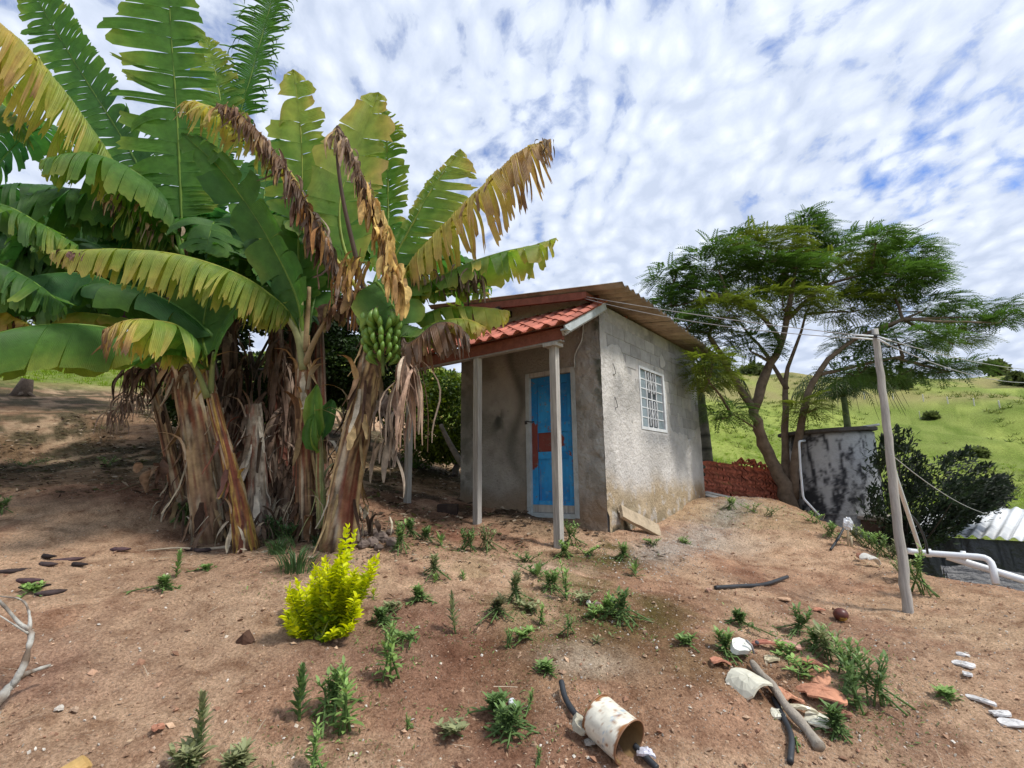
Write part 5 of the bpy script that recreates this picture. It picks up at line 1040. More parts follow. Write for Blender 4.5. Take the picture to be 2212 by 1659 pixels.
tv0 = np.array([v.co[:] for v in tm.vertices])*[.74, 1, 2.3]; tf0 = np.array([list(p_.vertices) for p_ in tm.polygons]); Pp_, Rr_ = [], []
for dep in (.30, .62):
    for r in range(4):
        for k in range(int(Ls/.045)):
            X_ = upv+al*rng.normal()*.06; X_ /= np.linalg.norm(X_); Y_ = dp-X_*dp.dot(X_); Y_ /= np.linalg.norm(Y_); Pp_.append(S0+al*(k*.045+.015)+upv*(.09+r*.172)+dp*dep); Rr_.append(np.stack([X_, Y_, np.cross(X_, Y_)], -1))
mb = MB(); scatter(mb, tv0, tf0, np.array(Pp_), np.array(Rr_), np.ones(len(Pp_)), np.tile((.56, .18, .115), (len(Pp_), 1))); tag(mb.build('rear_tiles', M_tile), 'rear rows of clay tiles behind the front face of the stack', 'roof tiles', kind='stuff')

# ------------------------------------------------------------------ water tank
DT = 10.8; tc_ = at(1815, 1130, DT); tcx_, tcy_ = tc_[0], tc_[1]; zb = g(tcx_, tcy_)-.2; ztop = at(1806, 938, DT)[2]; Rt = .785
tank = thing('water_tank', 'round concrete water tank streaked black and white with a dark lid', 'water tank', (tcx_, tcy_, zb))
mb = MB(); z_seam = [ztop-.55, ztop-1.08, ztop-1.6, ztop-2.1]
def tk(u, v):
    A = u*2*np.pi; z = zb+v*(ztop-zb); r = Rt*(1+.01*fbm(np.stack([np.cos(A)*3, np.sin(A)*3, z*2], -1), 2, 3))
    for s in z_seam: r = r+.008*np.exp(-((z-s)/.018)**2)
    return np.stack([tcx_+r*np.cos(A), tcy_+r*np.sin(A), z], -1)
def tkc(P):
    A = np.arctan2(P[:, 1]-tcy_, P[:, 0]-tcx_); z = P[:, 2]; q = np.stack([np.cos(A)*3.1, np.sin(A)*3.1, z*1.5], -1); q = q+(np.stack([fbm(q+s_, 1.3, 4) for s_ in (3, 7, 11)], -1)-.5)*1.6; n = fbm(q, 1.9, 7, .68); n2 = fbm(q+20, .6, 3)
    c = mixv((.05, .052, .058), (.46, .47, .48), sm(n+(n2-.5)*.35+.06*sm(z, ztop-1.2, ztop-.1), .40, .58)); k = 0
    for s in z_seam: k = k+np.exp(-((z-s)/.014)**2)*sm(fbm(q+7, 5, 3), .3, .5)*(.8 if s == z_seam[0] else .35)
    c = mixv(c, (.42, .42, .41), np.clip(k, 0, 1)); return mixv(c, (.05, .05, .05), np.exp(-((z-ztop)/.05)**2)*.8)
mb.grid(tk, 120, 130, tkc); mb.build('wall', M_plas, tank)
mb = MB(); n = 40; A = np.linspace(0, 2*np.pi, n, endpoint=False); rr = .90*(1+.02*rng.normal(size=n)); off = np.array([-.07, 0, 0])
ring = lambda z, k: np.stack([tcx_+off[0]+rr*k*np.cos(A), tcy_+rr*k*np.sin(A), z+.035*np.cos(A)], -1)
V = np.concatenate([ring(ztop+.0, .97), ring(ztop+.015, 1), ring(ztop+.07, 1), ring(ztop+.085, .96), [[tcx_, tcy_, ztop]], [[tcx_, tcy_, ztop+.09]]]); f = []
for r in range(3):
    for j in range(n): f.append([r*n+j, r*n+(j+1) % n, (r+1)*n+(j+1) % n, (r+1)*n+j])
for j in range(n): f += [[(j+1) % n, j, 4*n, 4*n], [3*n+j, 3*n+(j+1) % n, 4*n+1, 4*n+1]]
mb.add(V, f, (.085, .075, .07)); mb.build('lid', M_stone, tank, shade=False)
def tube_obj(name, pts, r, m, label, cat_, group=None, seg=8, col=None, n=None, smooth_path=True):
    P = cat(pts, n or max(12, 8*len(pts))) if smooth_path else np.array(pts); mb = MB(); mb.tube(P, r if np.ndim(r) == 0 else np.interp(np.linspace(0, 1, len(P)), np.linspace(0, 1, len(r)), r), seg, col)
    return tag(mb.build(name, m, org=pts[0]), label, cat_, group)
def bend(pts, rr=.06):
    out = [np.asarray(pts[0])]
    for i in range(1, len(pts)-1):
        p = np.asarray(pts[i]); a = out[-1]-p; b = np.asarray(pts[i+1])-p; a /= np.linalg.norm(a); b /= np.linalg.norm(b)
        for t in np.linspace(0, 1, 5): out.append((1-t)**2*(p+a*rr)+2*t*(1-t)*p+t*t*(p+b*rr))
    out.append(np.asarray(pts[-1])); return out
tube_obj('white_pipe', bend([at(1738, 952, 10.2), at(1726, 953, 10.1), at(1729, 1010, 10.1), at(1735, 1076, 10.1), at(1772, 1116, 9.9)]), .022, M_pvc, 'thin white pipe running down the left side of the water tank', 'pipe', smooth_path=False)
tube_obj('white_batten', [at(1798, 930, 10.4), at(1850, 924, 10.1), at(1900, 917, 9.8)], .022, M_white, 'thin white batten lying across the lid of the water tank', 'batten', seg=4)
# slab block right of the tank
q = at(1908, 1122, 9.9); mb = MB(); zz = g(q[0], q[1])-.2; mb.box([q[0], q[1], (q[2]+zz)/2], [.33, .06, 0], [-.05, .35, 0], [0, 0, (q[2]-zz)/2], (.12, .085, .07)); mb.box([q[0], q[1], q[2]+.03], [.38, .07, 0], [-.06, .4, 0], [0, 0, .03], (.36, .33, .30))
tag(mb.build('concrete_plinth', M_stone, org=(q[0], q[1], zz), shade=False), 'brown block with a grey slab on top, at the right foot of the tank', 'plinth')

# ------------------------------------------------------------------ pole and wires
pb0 = gp(1962, 1322); dpo = pb0[1]; ptop = at(1890, 711, dpo+.05)
pole = thing('wooden_pole', 'slim grey wooden utility pole leaning left at the right of the yard', 'pole', pb0)
mb = MB(); n = 24; P = np.array([pb0+[0, 0, -.25]]+[pb0+(ptop-pb0)*t for t in np.linspace(0, 1, n-1)]); P[2:-1, :2] += rng.normal(size=(n-3, 2))*.004
mb.tube(P, np.linspace(.046, .032, n), 9, (.40, .385, .35), jit=.06); mb.build('shaft', M_wgrey, pole)
mb = MB(); c0 = at(1889, 726, dpo+.0); mb.tube([c0+[-.045, 0, .0], c0+[.045, 0, .0]], .02, 8, (.05, .05, .05)); mb.build('insulator', M_vc, pole)
for a, b_ in (((1843, 723), (1886, 726)), ((1840, 729), (1884, 733)), ((1896, 727), (1925, 736)), ((1896, 731), (1920, 745))):
    mb = MB(); mb.tube([at(*a, dpo-.05), at(*b_, dpo-.05)], .009, 6, (.6, .6, .6)); mb.build('wire_sleeve', M_pvc, pole)
def wire(label, p, q, sag, r=.0045, group='wires'):
    t = np.linspace(0, 1, 30)[:, None]; P = np.asarray(p)*(1-t)+np.asarray(q)*t-np.array([0, 0, 1])*sag*4*t*(1-t); mb = MB(); mb.tube(P, r, 5); tag(mb.build('wire', mat('pale_wire', (.42, .42, .42), rough=.5), org=p), label, 'wire', group)
h0 = H(.05, -.34, 2.50)
wire('upper wire from the roof beam of the house to the pole', h0, at(1843, 723, dpo-.05), .03); wire('lower wire from the roof beam of the house to the pole', h0+[0, 0, -.03], at(1840, 730, dpo-.05), .09)
wire('upper wire running off right from the pole top', at(1925, 736, dpo-.05), at(2300, 800, 8.5), .10); wire('lower wire running off right from the pole top', at(1920, 745, dpo-.05), at(2300, 815, 8.5), .22)
wire('thin wire sloping from the pole down over the dark shrub', at(1925, 982, dpo-.02), at(2140, 1112, 7.9), .10)
tube_obj('white_pipe', bend([at(1921, 975, dpo+.08), at(1935, 1030, dpo+.3), at(1962, 1110, dpo+.8), at(1990, 1195, dpo+1.3)], .1), .022, M_pvc, 'slim white pipe propped against the pole, sloping down to the right', 'pipe')
tube_obj('grey_hose', [at(1962, 1108, dpo+.9), at(1982, 1130, dpo+1.0), at(1998, 1165, dpo+1.2), at(2004, 1195, dpo+1.3)], .014, M_hose, 'grey hose looping beside the slim white pipe', 'hose')
# ------------------------------------------------------------------ big white pipes and the shed below
tube_obj('white_pipe', bend([at(1960, 1190, 6.55), at(1990, 1194, 6.5), at(2140, 1205, 6.1), at(2152, 1262, 6.0)], .10), .036, M_pvc, 'thick white pipe with an elbow turning down into the ground at the right edge', 'pipe', seg=12, smooth_path=False)
tube_obj('white_pipe', [at(2045, 1202, 6.40), at(2130, 1228, 6.2), at(2260, 1268, 5.9)], .040, M_pvc, 'thick white pipe slanting down out of the right edge of the photo', 'pipe', seg=12)
for i, px in enumerate((2000, 2075)):
    mb = MB(); a = at(px, 1194+i*5, 6.5-i*.2); d_ = at(px+12, 1195+i*5, 6.47-i*.2)-a; mb.tube([a, a+d_], .05, 12); o = mb.build('pipe_joint', M_pvc, org=a); tag(o, ['white pipe coupling nearest the slim propped pipe', 'white pipe coupling where the thick pipe forks'][i], 'pipe joint', 'pipe couplings')
shed = thing('low_shed', 'low shed under white corrugated sheets with black plastic walls, below the yard on the right', 'shed', (9.0, 9.0, g(9, 9)))
e0, e1 = at(1960, 1152, 8.9), at(2420, 1176, 8.0); b0, b1 = at(2000, 1096, 12.2), at(2440, 1100, 11.4)
mb = MB()
def shr(u, v):
    P = (e0*(1-u)[:, None]+e1*u[:, None])*(1-v)[:, None]+(b0*(1-u)[:, None]+b1*u[:, None])*v[:, None]; P[:, 2] += .028*np.cos(u*np.linalg.norm(e1-e0)/.177*2*np.pi); return P
for i in range(4):
    u0, u1 = i/4, (i+1)/4+.01; mb = MB(); mb.grid(lambda u, v: shr(u0+u*(u1-u0), v)+[0, 0, .006*(i % 2)], 60, 4, lambda P: mixv((.50, .52, .53), (.72, .74, .76), sm(fbm(P, 2, 4), .35, .6)))
    o = mb.build('roof_sheet', mat('white_sheet', vcol=True, rough=.5, spec=.3, nscale=5, namt=.15), shed); sm_ = o.modifiers.new('thickness', 'SOLIDIFY'); sm_.thickness = .008
M_tarp = mat('black_plastic', (.012, .013, .018), rough=.32, spec=.6, nscale=3, namt=.3, bump=.7, bscale=4, bdist=.08)
mb = MB()
def tarp(u, v):
    p = (e0*(1-u)[:, None]+e1*u[:, None])+[0, .15, -.04]; p[:, 2] = p[:, 2]*(1-v)+(-1.7)*v; w = fbm(np.stack([u*14, v*2.2, u*0], -1), 1, 4); p[:, 1] -= .35*v+.30*(w-.5); return p
mb.grid(tarp, 90, 40, (.5, .5, .5)); mb.build('plastic_wall', M_tarp, shed)
mb = MB()
for i in range(5): p = e0*(1-i/4)+e1*i/4+[0, .5, -.06]; mb.tube([[p[0], p[1], -2.2], p], .05, 6)
mb.build('frame', M_wgrey, shed)
mb = MB()
def tarp2(u, v):
    a, b_ = at(2030, 1222, 7.3), at(2400, 1262, 6.6); c_, d_ = at(2060, 1262, 6.4), at(2400, 1330, 5.9); P = (a*(1-u)[:, None]+b_*u[:, None])*(1-v)[:, None]+(c_*(1-u)[:, None]+d_*u[:, None])*v[:, None]
    P[:, 2] += .07*np.sin(v*26+u*3)*(.4+fbm(np.stack([u*6, v*6, u*0], -1), 1, 3))-.03; return P
mb.grid(tarp2, 80, 60, (.5, .5, .5)); o = mb.build('plastic_sheet', M_tarp, org=at(2100, 1240, 7)); tag(o, 'folded black plastic sheet spread on the slope under the white pipes', 'plastic sheet')

# ------------------------------------------------------------------ odds and ends near the house
def boxthing(name, label, cat_, p0, p1, wdir, w, th, m, col=None, group=None, rough_=0):
    p0, p1, wd_ = np.asarray(p0), np.asarray(p1), np.asarray(wdir, float); d = p1-p0; L = np.linalg.norm(d); d /= L; wd_ = wd_-d*wd_.dot(d); wd_ /= np.linalg.norm(wd_); n_ = np.cross(d, wd_); mb = MB()
    nu, nv = 14, 8
    for s in (1, -1):
        mb.grid(lambda u, v: p0+d*((u+(.05*(fbm(np.stack([v*3, v*0, v*0+L], -1), 2, 2)-.5) if rough_ else 0))*L)[:, None]+wd_*((v-.5)*w*(1+rough_*(fbm(np.stack([u*4, u*0, np.sign(v-.5)*3], -1), 1, 3)-.5)))[:, None]+n_*s*th/2, nu, nv, col)
    k = (nu+1)*(nv+1); idx = np.arange(k).reshape(nu+1, nv+1); f = []
    for e in (idx[0], idx[-1], idx[:, 0], idx[:, -1]): f += [[e[j], e[j+1], e[j+1]+k, e[j]+k] for j in range(len(e)-1)]
    mb.f.append(np.array(f)); return tag(mb.build(name, m, org=p0, shade=False), label, cat_, group)
M_oldw = mat('old_board', vcol=True, rough=.9, spec=.1, nscale=6, namt=.35, bump=.7, bscale=25, spots=((.10, .075, .05), 6, .56, .7))
q0 = H(-.10, .22, -.50); q1 = gp(1424, 1152)+[0, 0, .02]
boxthing('broken_board', 'short pale worn board propped against the foot of the side wall', 'board', q0, q1, at(1379, 1098, 7.0)-at(1352, 1106, 6.75), .20, .05, M_oldw, (.42, .34, .24), rough_=.3)
for i, (a, b_, lab) in enumerate((((1524, 1063), (1582, 1076), 'topmost of the thin pale planks at the far corner of the house'), ((1523, 1068), (1560, 1078), 'lower thin plank under the pale one at the far corner'), ((1525, 1084), (1562, 1093), 'dark plank end on the ground at the far corner of the house'))):
    dd = 10.4-.1*i; boxthing('plank', lab, 'plank', at(*a, dd+.4), at(*b_, dd-.1), (.2, .3, .1), .10, .022, M_wgrey if i < 2 else M_oldw, (.2, .16, .12), 'planks at the far corner of the house')
q = at(968, 1072, 7.8); q[2] = g(q[0], q[1])+.06; mb = MB(); mb.box(q, [.15, 0, 0], [0, .1, 0], [0, 0, .08], (.05, .035, .03)); tag(mb.build('dark_box', M_oldw, org=q, shade=False), 'small dark block lying behind the left corner of the house', 'block')
tube_obj('leaning_branch', [at(952, 918, 10), at(970, 955, 9.9), at(990, 990, 9.8), at(1012, 1020, 9.7)], [.04, .06, .07], M_bark, 'thick grey branch leaning behind the left corner of the house', 'branch', col=(.28, .24, .20))
# tap post with a plastic bag
t0 = gp(1832, 1180); tapo = thing('tap_stand', 'short standpipe on the crest with a white plastic bag tied over it', 'tap', t0); d0 = t0[1]
for a, b_, r in (((1832, 1182), (1831, 1128), .014), ((1840, 1186), (1838, 1158), .016)): mb = MB(); mb.tube([at(*a, d0), at(*b_, d0)], r, 7, (.45, .38, .26)); mb.build('post', M_vc, tapo)
mb = MB(); bc_ = at(1831, 1128, d0)
mb.grid(lambda u, v: bc_+np.stack([np.cos(u*6.283)*np.sin(v*3.14)*.06, np.sin(u*6.283)*np.sin(v*3.14)*.06, np.cos(v*3.14)*.08-.02], -1)*(.35+1.3*fbm(np.stack([np.cos(u*6.283)*2, np.sin(u*6.283)*2, v*4], -1), 2.2, 4))[:, None], 20, 14, (.7, .72, .78)); mb.build('plastic_bag', M_pvc, tapo, shade=False)
def gpath(pts, lift=.02): return [gp(*p[:2])+[0, 0, lift if len(p) < 3 else p[2]] for p in pts]
tube_obj('black_hose', gpath([(1795, 1190), (1812, 1172, .06), (1832, 1157, .14), (1862, 1163, .08), (1898, 1178)]), .016, M_hose, 'black hose arching over the base of the standpipe', 'hose')
tube_obj('black_hose', gpath([(1546, 1274), (1600, 1270), (1650, 1266), (1702, 1256, .05)], .02), .020, M_hose, 'length of black hose lying on bare earth right of the yard centre', 'hose')
tube_obj('grey_hose', gpath([(1213, 1493, .05), (1222, 1525, .04), (1245, 1558, .03), (1268, 1582, .05)], .03), .017, M_hose, 'grey hose running under the rusty can', 'hose', col=(.1, .1, .1))
tube_obj('grey_hose', gpath([(1672, 1515, .02), (1690, 1552), (1710, 1600), (1708, 1655)], .02), .016, M_hose, 'grey hose beside the grey stick among the broken tiles', 'hose')
tube_obj('grey_hose', gpath([(1372, 1625, .03), (1395, 1645, .02), (1420, 1675)], .03), .016, M_hose, 'end of grey hose coming out of the mouth of the can', 'hose')
tube_obj('stick', gpath([(1626, 1446, .04), (1640, 1472, .06), (1668, 1498, .05), (1700, 1548, .055), (1738, 1585, .04), (1772, 1628, .03)]), [.018, .027, .020, .027, .022, .030, .024, .034], M_bark, 'weathered grey stick lying across the broken tiles', 'stick', col=(.33, .29, .24))
# rusty can
can = thing('rusty_can', 'rusty white paint can lying on its side, open end towards the camera', 'can', gp(1320, 1600))
c0 = gp(1292, 1592)+[0, 0, .10]; c1 = gp(1362, 1652)+[0, 0, .095]; dx = c1-c0; Lc = np.linalg.norm(dx); dx /= Lc; sx_ = np.cross(dx, ZX); sx_ /= np.linalg.norm(sx_); uz = np.cross(sx_, dx); Rc = .105
M_can = mat('rusty_paint', vcol=True, rough=.45, spec=.4, metal=.1, nscale=20, namt=.2)
def canf(r_):
    def fn(u, v): A = u*2*np.pi; r = r_*(1-.05*(fbm(np.stack([np.cos(A)*2, np.sin(A)*2, v*2], -1), 1.5, 2)-.3)); return c0+dx*(v*Lc)[:, None]+sx_*(r*np.cos(A))[:, None]+uz*(r*np.sin(A))[:, None]
    return fn
def canc(P):
    n = fbm(P, 16, 6, .65); n2 = fbm(P+4, 60, 4, .7); t = ((P-c0)@dx)/Lc; e = np.maximum(1-sm(t, .02, .12), sm(t, .93, 1.0)); c = mixv((.72, .69, .58), (.30, .13, .045), np.clip(sm(n+.28*e, .58, .68)+sm(n2, .64, .72)*.7, 0, 1)); return mixv(c, (.12, .3, .5), np.exp(-((t-.62)/.05)**2)*sm(n2, .5, .56)*.6)
mb = MB(); mb.grid(canf(Rc), 48, 30, canc); mb.build('body', M_can, can); mb = MB(); mb.grid(canf(Rc-.003), 48, 10, lambda P: mixv((.16, .10, .05), (.30, .2, .09), fbm(P, 14, 4))); mb.build('inner_wall', M_can, can)
for t_, nm in ((.0, 'rim'), (Lc, 'rim')):
    A = np.linspace(0, 2*np.pi, 40); mb = MB(); mb.tube(c0+dx*t_+sx_*(np.cos(A)*(Rc+.001))[:, None]+uz*(np.sin(A)*(Rc+.001))[:, None], .004, 5, (.25, .13, .07), caps=False); mb.build(nm, M_can, can)
mb = MB(); mb.grid(lambda u, v: c0+dx*.012+(sx_*np.cos(u*6.2832)[:, None]+uz*np.sin(u*6.2832)[:, None])*(v*Rc)[:, None], 30, 3, (.35, .2, .08)); mb.build('bottom', M_can, can)
# shards: curved broken pieces
def shard(name, label, cat_, px, py, w, h, ang, col, curve=.12, tilt=(0, 0), m=None, group=None, seed=0, th=.012, lift=.015, scale3=True):
    p = gp(px, py); k = pxm(p); w, h = w*k, h*k*1.6; r_ = np.random.default_rng(seed+int(px*7+py)); n = 22; A = np.linspace(0, 2*np.pi, n, endpoint=False)
    rad_ = np.interp(A, np.linspace(0, 2*np.pi, 8), np.append(q8 := r_.uniform(.55, 1.2, 7), q8[0]))*np.minimum(1/np.maximum(np.abs(np.cos(A)), .01), 1/np.maximum(np.abs(np.sin(A)), .01))**.6
    ca, sa = math.cos(ang), math.sin(ang); rot = Matrix.Rotation(ang, 3, 'Z') @ Matrix.Rotation(tilt[0], 3, 'X') @ Matrix.Rotation(tilt[1], 3, 'Y'); Rm = np.array(rot); V = []; f = []
    rings = [0.01, .4, .75, 1.0]
    for s in (1, -1):
        for r in rings: x = np.cos(A)*rad_*r*w/2; y = np.sin(A)*rad_*r*h/2; V.append(np.stack([x, y, curve*(w/2)*(1-(2*x/w)**2)+s*th/2+.002*r_.normal(size=n)], -1))
    V = np.concatenate(V); m_ = len(rings)
    for s in (0, m_):
        for r in range(m_-1):
            for j in range(n): f.append([(s+r)*n+j, (s+r)*n+(j+1) % n, (s+r+1)*n+(j+1) % n, (s+r+1)*n+j])
    for j in range(n): f.append([(m_-1)*n+j, (m_-1)*n+(j+1) % n, (2*m_-1)*n+(j+1) % n, (2*m_-1)*n+j])
    mb = MB(); mb.add(V@Rm.T+p+[0, 0, lift], f, np.asarray(col)*(1+.2*(fbm(V, 30, 3)-.5))[:, None]); return tag(mb.build(name, m or M_stone, org=p, shade=False), label, cat_, group)
OR = (.50, .23, .15); WH = (.66, .64, .52); GT = 'broken clay tile pieces among the weeds'
shard('clay_shard', 'narrow orange tile piece lying left of the white porcelain chunk', 'tile piece', 1552, 1438, 52, 16, .5, OR, .3, (0, .2))
shard('clay_shard', 'long red tile piece just right of the white porcelain chunk', 'tile piece', 1655, 1400, 55, 12, -.1, (.42, .17, .12), .3, (0, .1))
shard('clay_shard', 'dusty pink tile piece at the top of the tile scatter', 'tile piece', 1706, 1402, 42, 22, -.5, (.44, .25, .20), .25)
shard('clay_shard', 'orange tile piece half under the weeds, mid scatter', 'tile piece', 1748, 1440, 50, 16, -.45, OR, .3)
shard('clay_shard', 'fan-shaped orange tile piece beside the grey stick', 'tile piece', 1695, 1510, 44, 34, .3, (.52, .26, .16), .35, (.1, .15))
shard('clay_shard', 'small orange tile piece touching the fan-shaped one', 'tile piece', 1727, 1523, 24, 12, -.2, (.50, .25, .16), .2)
shard('clay_shard', 'largest orange tile piece, curved, near the big weed', 'tile piece', 1778, 1520, 86, 34, -.45, (.50, .24, .15), .35, (.15, .1), lift=.03)
shard('clay_shard', 'orange tile piece leaning behind the largest one', 'tile piece', 1765, 1475, 44, 26, -.6, (.50, .25, .16), .3, (.5, 0), lift=.03)
shard('clay_shard', 'round brown tile lump at the lower edge of the big weed', 'tile piece', 1826, 1550, 26, 20, .4, (.30, .15, .10), .4)
shard('clay_shard', 'flat orange tile piece lying alone above the brown ball', 'tile piece', 1768, 1322, 24, 10, .1, OR, .1)
shard('clay_shard', 'pale orange tile piece alone on the slope below the black hose', 'tile piece', 1695, 1298, 28, 14, -.6, (.52, .34, .22), .1)
shard('clay_shard', 'small orange tile piece by the left end of the black hose', 'tile piece', 1532, 1277, 14, 8, 0, (.45, .27, .2), .1)
shard('clay_shard', 'reddish clay piece on the bare ground at the lower left', 'tile piece', 338, 1582, 26, 14, .7, (.42, .20, .13), .25)
MP = mat('porcelain', vcol=True, rough=.3, spec=.5, nscale=10, namt=.12)
shard('porcelain_chunk', 'thick white porcelain chunk at the head of the grey stick', 'porcelain piece', 1602, 1418, 60, 24, .25, (.66, .67, .62), .3, (.5, .3), MP, seed=5, th=.035, lift=.05)
mb = MB(); q = gp(1618, 1425)+[0, -.03, .13]; mb.tube([q+[-.03, -.02, .01], q+[0, -.03, -.02], q+[.01, -.035, -.07]], .008, 6, (.3, .3, .3)); mb.tube([q+[.035, -.03, .0], q+[.035, -.045, .0]], .012, 8, (.1, .1, .11)); tag(mb.build('metal_fitting', M_vc, org=q), 'small grey metal fitting on the white porcelain chunk', 'fitting')
shard('porcelain_piece', 'curved white sheet of porcelain under the grey stick', 'porcelain piece', 1622, 1492, 62, 44, .35, WH, .5, (.1, -.3), MP, lift=.03)
shard('porcelain_piece', 'small cream piece between the stick and the grey hose', 'porcelain piece', 1682, 1548, 24, 20, -.2, WH, .2, (.2, 0), MP)
shard('porcelain_piece', 'pointed white piece below the largest orange tile', 'porcelain piece', 1765, 1568, 48, 26, -.5, WH, .2, (.2, 0), MP)
shard('porcelain_piece', 'long dirty cream piece between the orange tiles', 'porcelain piece', 1725, 1540, 60, 12, -.25, (.52, .47, .34), .2, (0, 0), MP)
shard('porcelain_piece', 'dirty yellowish piece inside the ring of tiles', 'porcelain piece', 1668, 1428, 34, 16, .1, (.50, .44, .30), .15, (0, 0), MP)
shard('white_drum', 'white broken cup-like shell left of the pole foot', 'porcelain piece', 1878, 1222, 34, 18, .1, (.7, .68, .62), .9, (.2, .2), MP, lift=.04)
shard('clay_shard', 'curved reddish shell beside the white one, left of the pole', 'tile piece', 1862, 1212, 18, 10, .4, (.36, .18, .12), .8, lift=.05)
shard('white_sheet_piece', 'white triangular sheet on the grass right of the pole foot', 'sheet piece', 2008, 1238, 38, 10, -.4, (.62, .64, .60), .05, (0, .15), MP, lift=.03)
shard('stone_slab', 'pale angular stone leaning on the rusty can', 'stone', 1254, 1592, 40, 26, 1.2, (.42, .40, .32), .15, (.7, 0), th=.03, lift=.05)
shard('flat_stone', 'flat grey stone beside the pale angular one, by the can', 'stone', 1275, 1612, 34, 12, .2, (.36, .33, .29), .15, (0, 0))
shard('white_plastic', 'crumpled white and purple plastic by the mouth of the can', 'litter', 1398, 1640, 36, 14, .1, (.60, .60, .68), .5, (.3, .1), MP)
shard('stone', 'small white stone in the weeds in mid yard', 'stone', 1272, 1308, 12, 9, 0, (.62, .60, .55), .4, (.4, 0))
shard('stone', 'pinkish crumpled scrap beside the small white stone', 'stone', 1290, 1312, 22, 8, .2, (.36, .27, .24), .4)
shard('bottle_piece', 'rounded pale plastic piece hidden in the weed above the hose', 'litter', 1110, 1530, 18, 14, .7, (.55, .57, .6), .6, (.3, .4), MP)
shard('stone', 'white square chip on the bare ground, lower left', 'stone', 127, 1537, 14, 12, .2, (.58, .54, .48), .3); shard('stone', 'round tan stone just right of the white square chip', 'stone', 158, 1541, 12, 8, .2, (.46, .34, .25), .6)
for i, (px, py, w, h, a) in enumerate(((2078, 1418, 20, 10, -.9), (2082, 1440, 30, 14, -.6), (2090, 1462, 16, 10, -.9), (2125, 1520, 44, 10, -.65), (2160, 1548, 40, 12, -.6), (2195, 1568, 44, 16, .2))):
    shard('plaster_piece', ['topmost white plaster smear on the right slope', 'curled white plaster piece second from the top on the right slope', 'small white plaster piece third from the top on the right slope', 'long white plaster streak near the right edge', 'white plaster streak below the long one near the right edge', 'lowest white plaster piece at the right edge of the photo'][i], 'plaster piece', px, py, w*1.2, h*1.1, a+.4*(-1)**i, (.62, .61, .60), .06, (.1, 0), None, 'white plaster pieces on the right slope')
# brown ball
q = gp(1818, 1342); mb = MB(); mb.grid(lambda u, v: q+[0, 0, .055]+.06*np.stack([np.cos(u*6.283)*np.sin(v*3.1416), np.sin(u*6.283)*np.sin(v*3.1416), .9*np.cos(v*3.1416)], -1), 24, 16, lambda P: mixv((.10, .03, .022), (.5, .33, .06), ((P[:, 2]-q[2]) < .04)*(np.abs(P[:, 0]-q[0]+.005) < .03)*(P[:, 1] < q[1]-.02)*sm(fbm(P, 50, 3), .45, .55)))
tag(mb.build('brown_fruit', mat('shiny_brown', vcol=True, rough=.4, spec=.4, nscale=20), org=q), 'round dark brown fruit with a yellow split, lying on the right slope', 'fruit')
# blackened banana fruits on the ground, left
labs = ['blackened banana at the back of the left group', 'blackened banana lying below the backmost one', 'long blackened banana at the right of the left group', 'purplish blackened banana lowest of the long ones', 'blackened banana at the left edge of the photo', 'blackened banana on the grass patch at far left', 'thin blackened banana just below the grass patch', 'fat dark banana at the front of the left group', 'dark banana lying alone left of the clump foot', 'dark banana under the dry stalk before the clump', 'brown banana at the right end of the dry stalk']
for i, (px, py, L, a, r) in enumerate(((102, 1204, 44, .1, 8), (100, 1222, 44, .15, 9), (150, 1210, 52, .3, 7), (168, 1222, 44, .3, 8), (28, 1236, 54, .25, 8), (58, 1258, 56, .2, 9), (74, 1270, 50, .3, 8), (110, 1284, 50, .3, 10), (258, 1190, 38, .05, 8), (412, 1189, 40, .05, 7), (444, 1192, 40, .1, 8))):
    p = gp(px, py); k = pxm(p); L *= k; r *= k*.62; a += rng.uniform(-.9, .9); d_ = np.array([math.cos(a), math.sin(a), 0]); s_ = np.array([-d_[1], d_[0], 0]); t = np.linspace(-.5, .5, 9)[:, None]
    P = p+d_*L*t+s_*(L*.75*(t*t-.08))+[0, 0, r*.6]; mb = MB(); mb.tube(P, r*np.array([.35, .75, .95, 1, 1, .95, .85, .6, .25]), 7, np.array([(.030, .022, .022), (.055, .04, .04), (.075, .045, .05)][i % 3])*rng.uniform(.7, 1.2), jit=.1)
    tag(mb.build('blackened_banana', mat('black_skin', vcol=True, rough=.75, spec=.2, nscale=30, namt=.4, bump=.5, bscale=60), org=p), labs[i], 'rotten banana', 'blackened bananas lying on the earth')
tube_obj('dry_stalk', gpath([(318, 1192), (380, 1190, .03), (430, 1190), (480, 1186), (540, 1180, .03)], .015), [.006, .010, .014, .02], M_bark, 'long dry pale stalk lying in front of the clump', 'stalk', col=(.42, .36, .27))
tube_obj('dry_stalk', gpath([(245, 1068), (300, 1050, .04), (372, 1030, .10)], .02), [.008, .012, .010], M_bark, 'dry brown stalk sloping up to the leftmost banana stem', 'stalk', col=(.30, .22, .14))
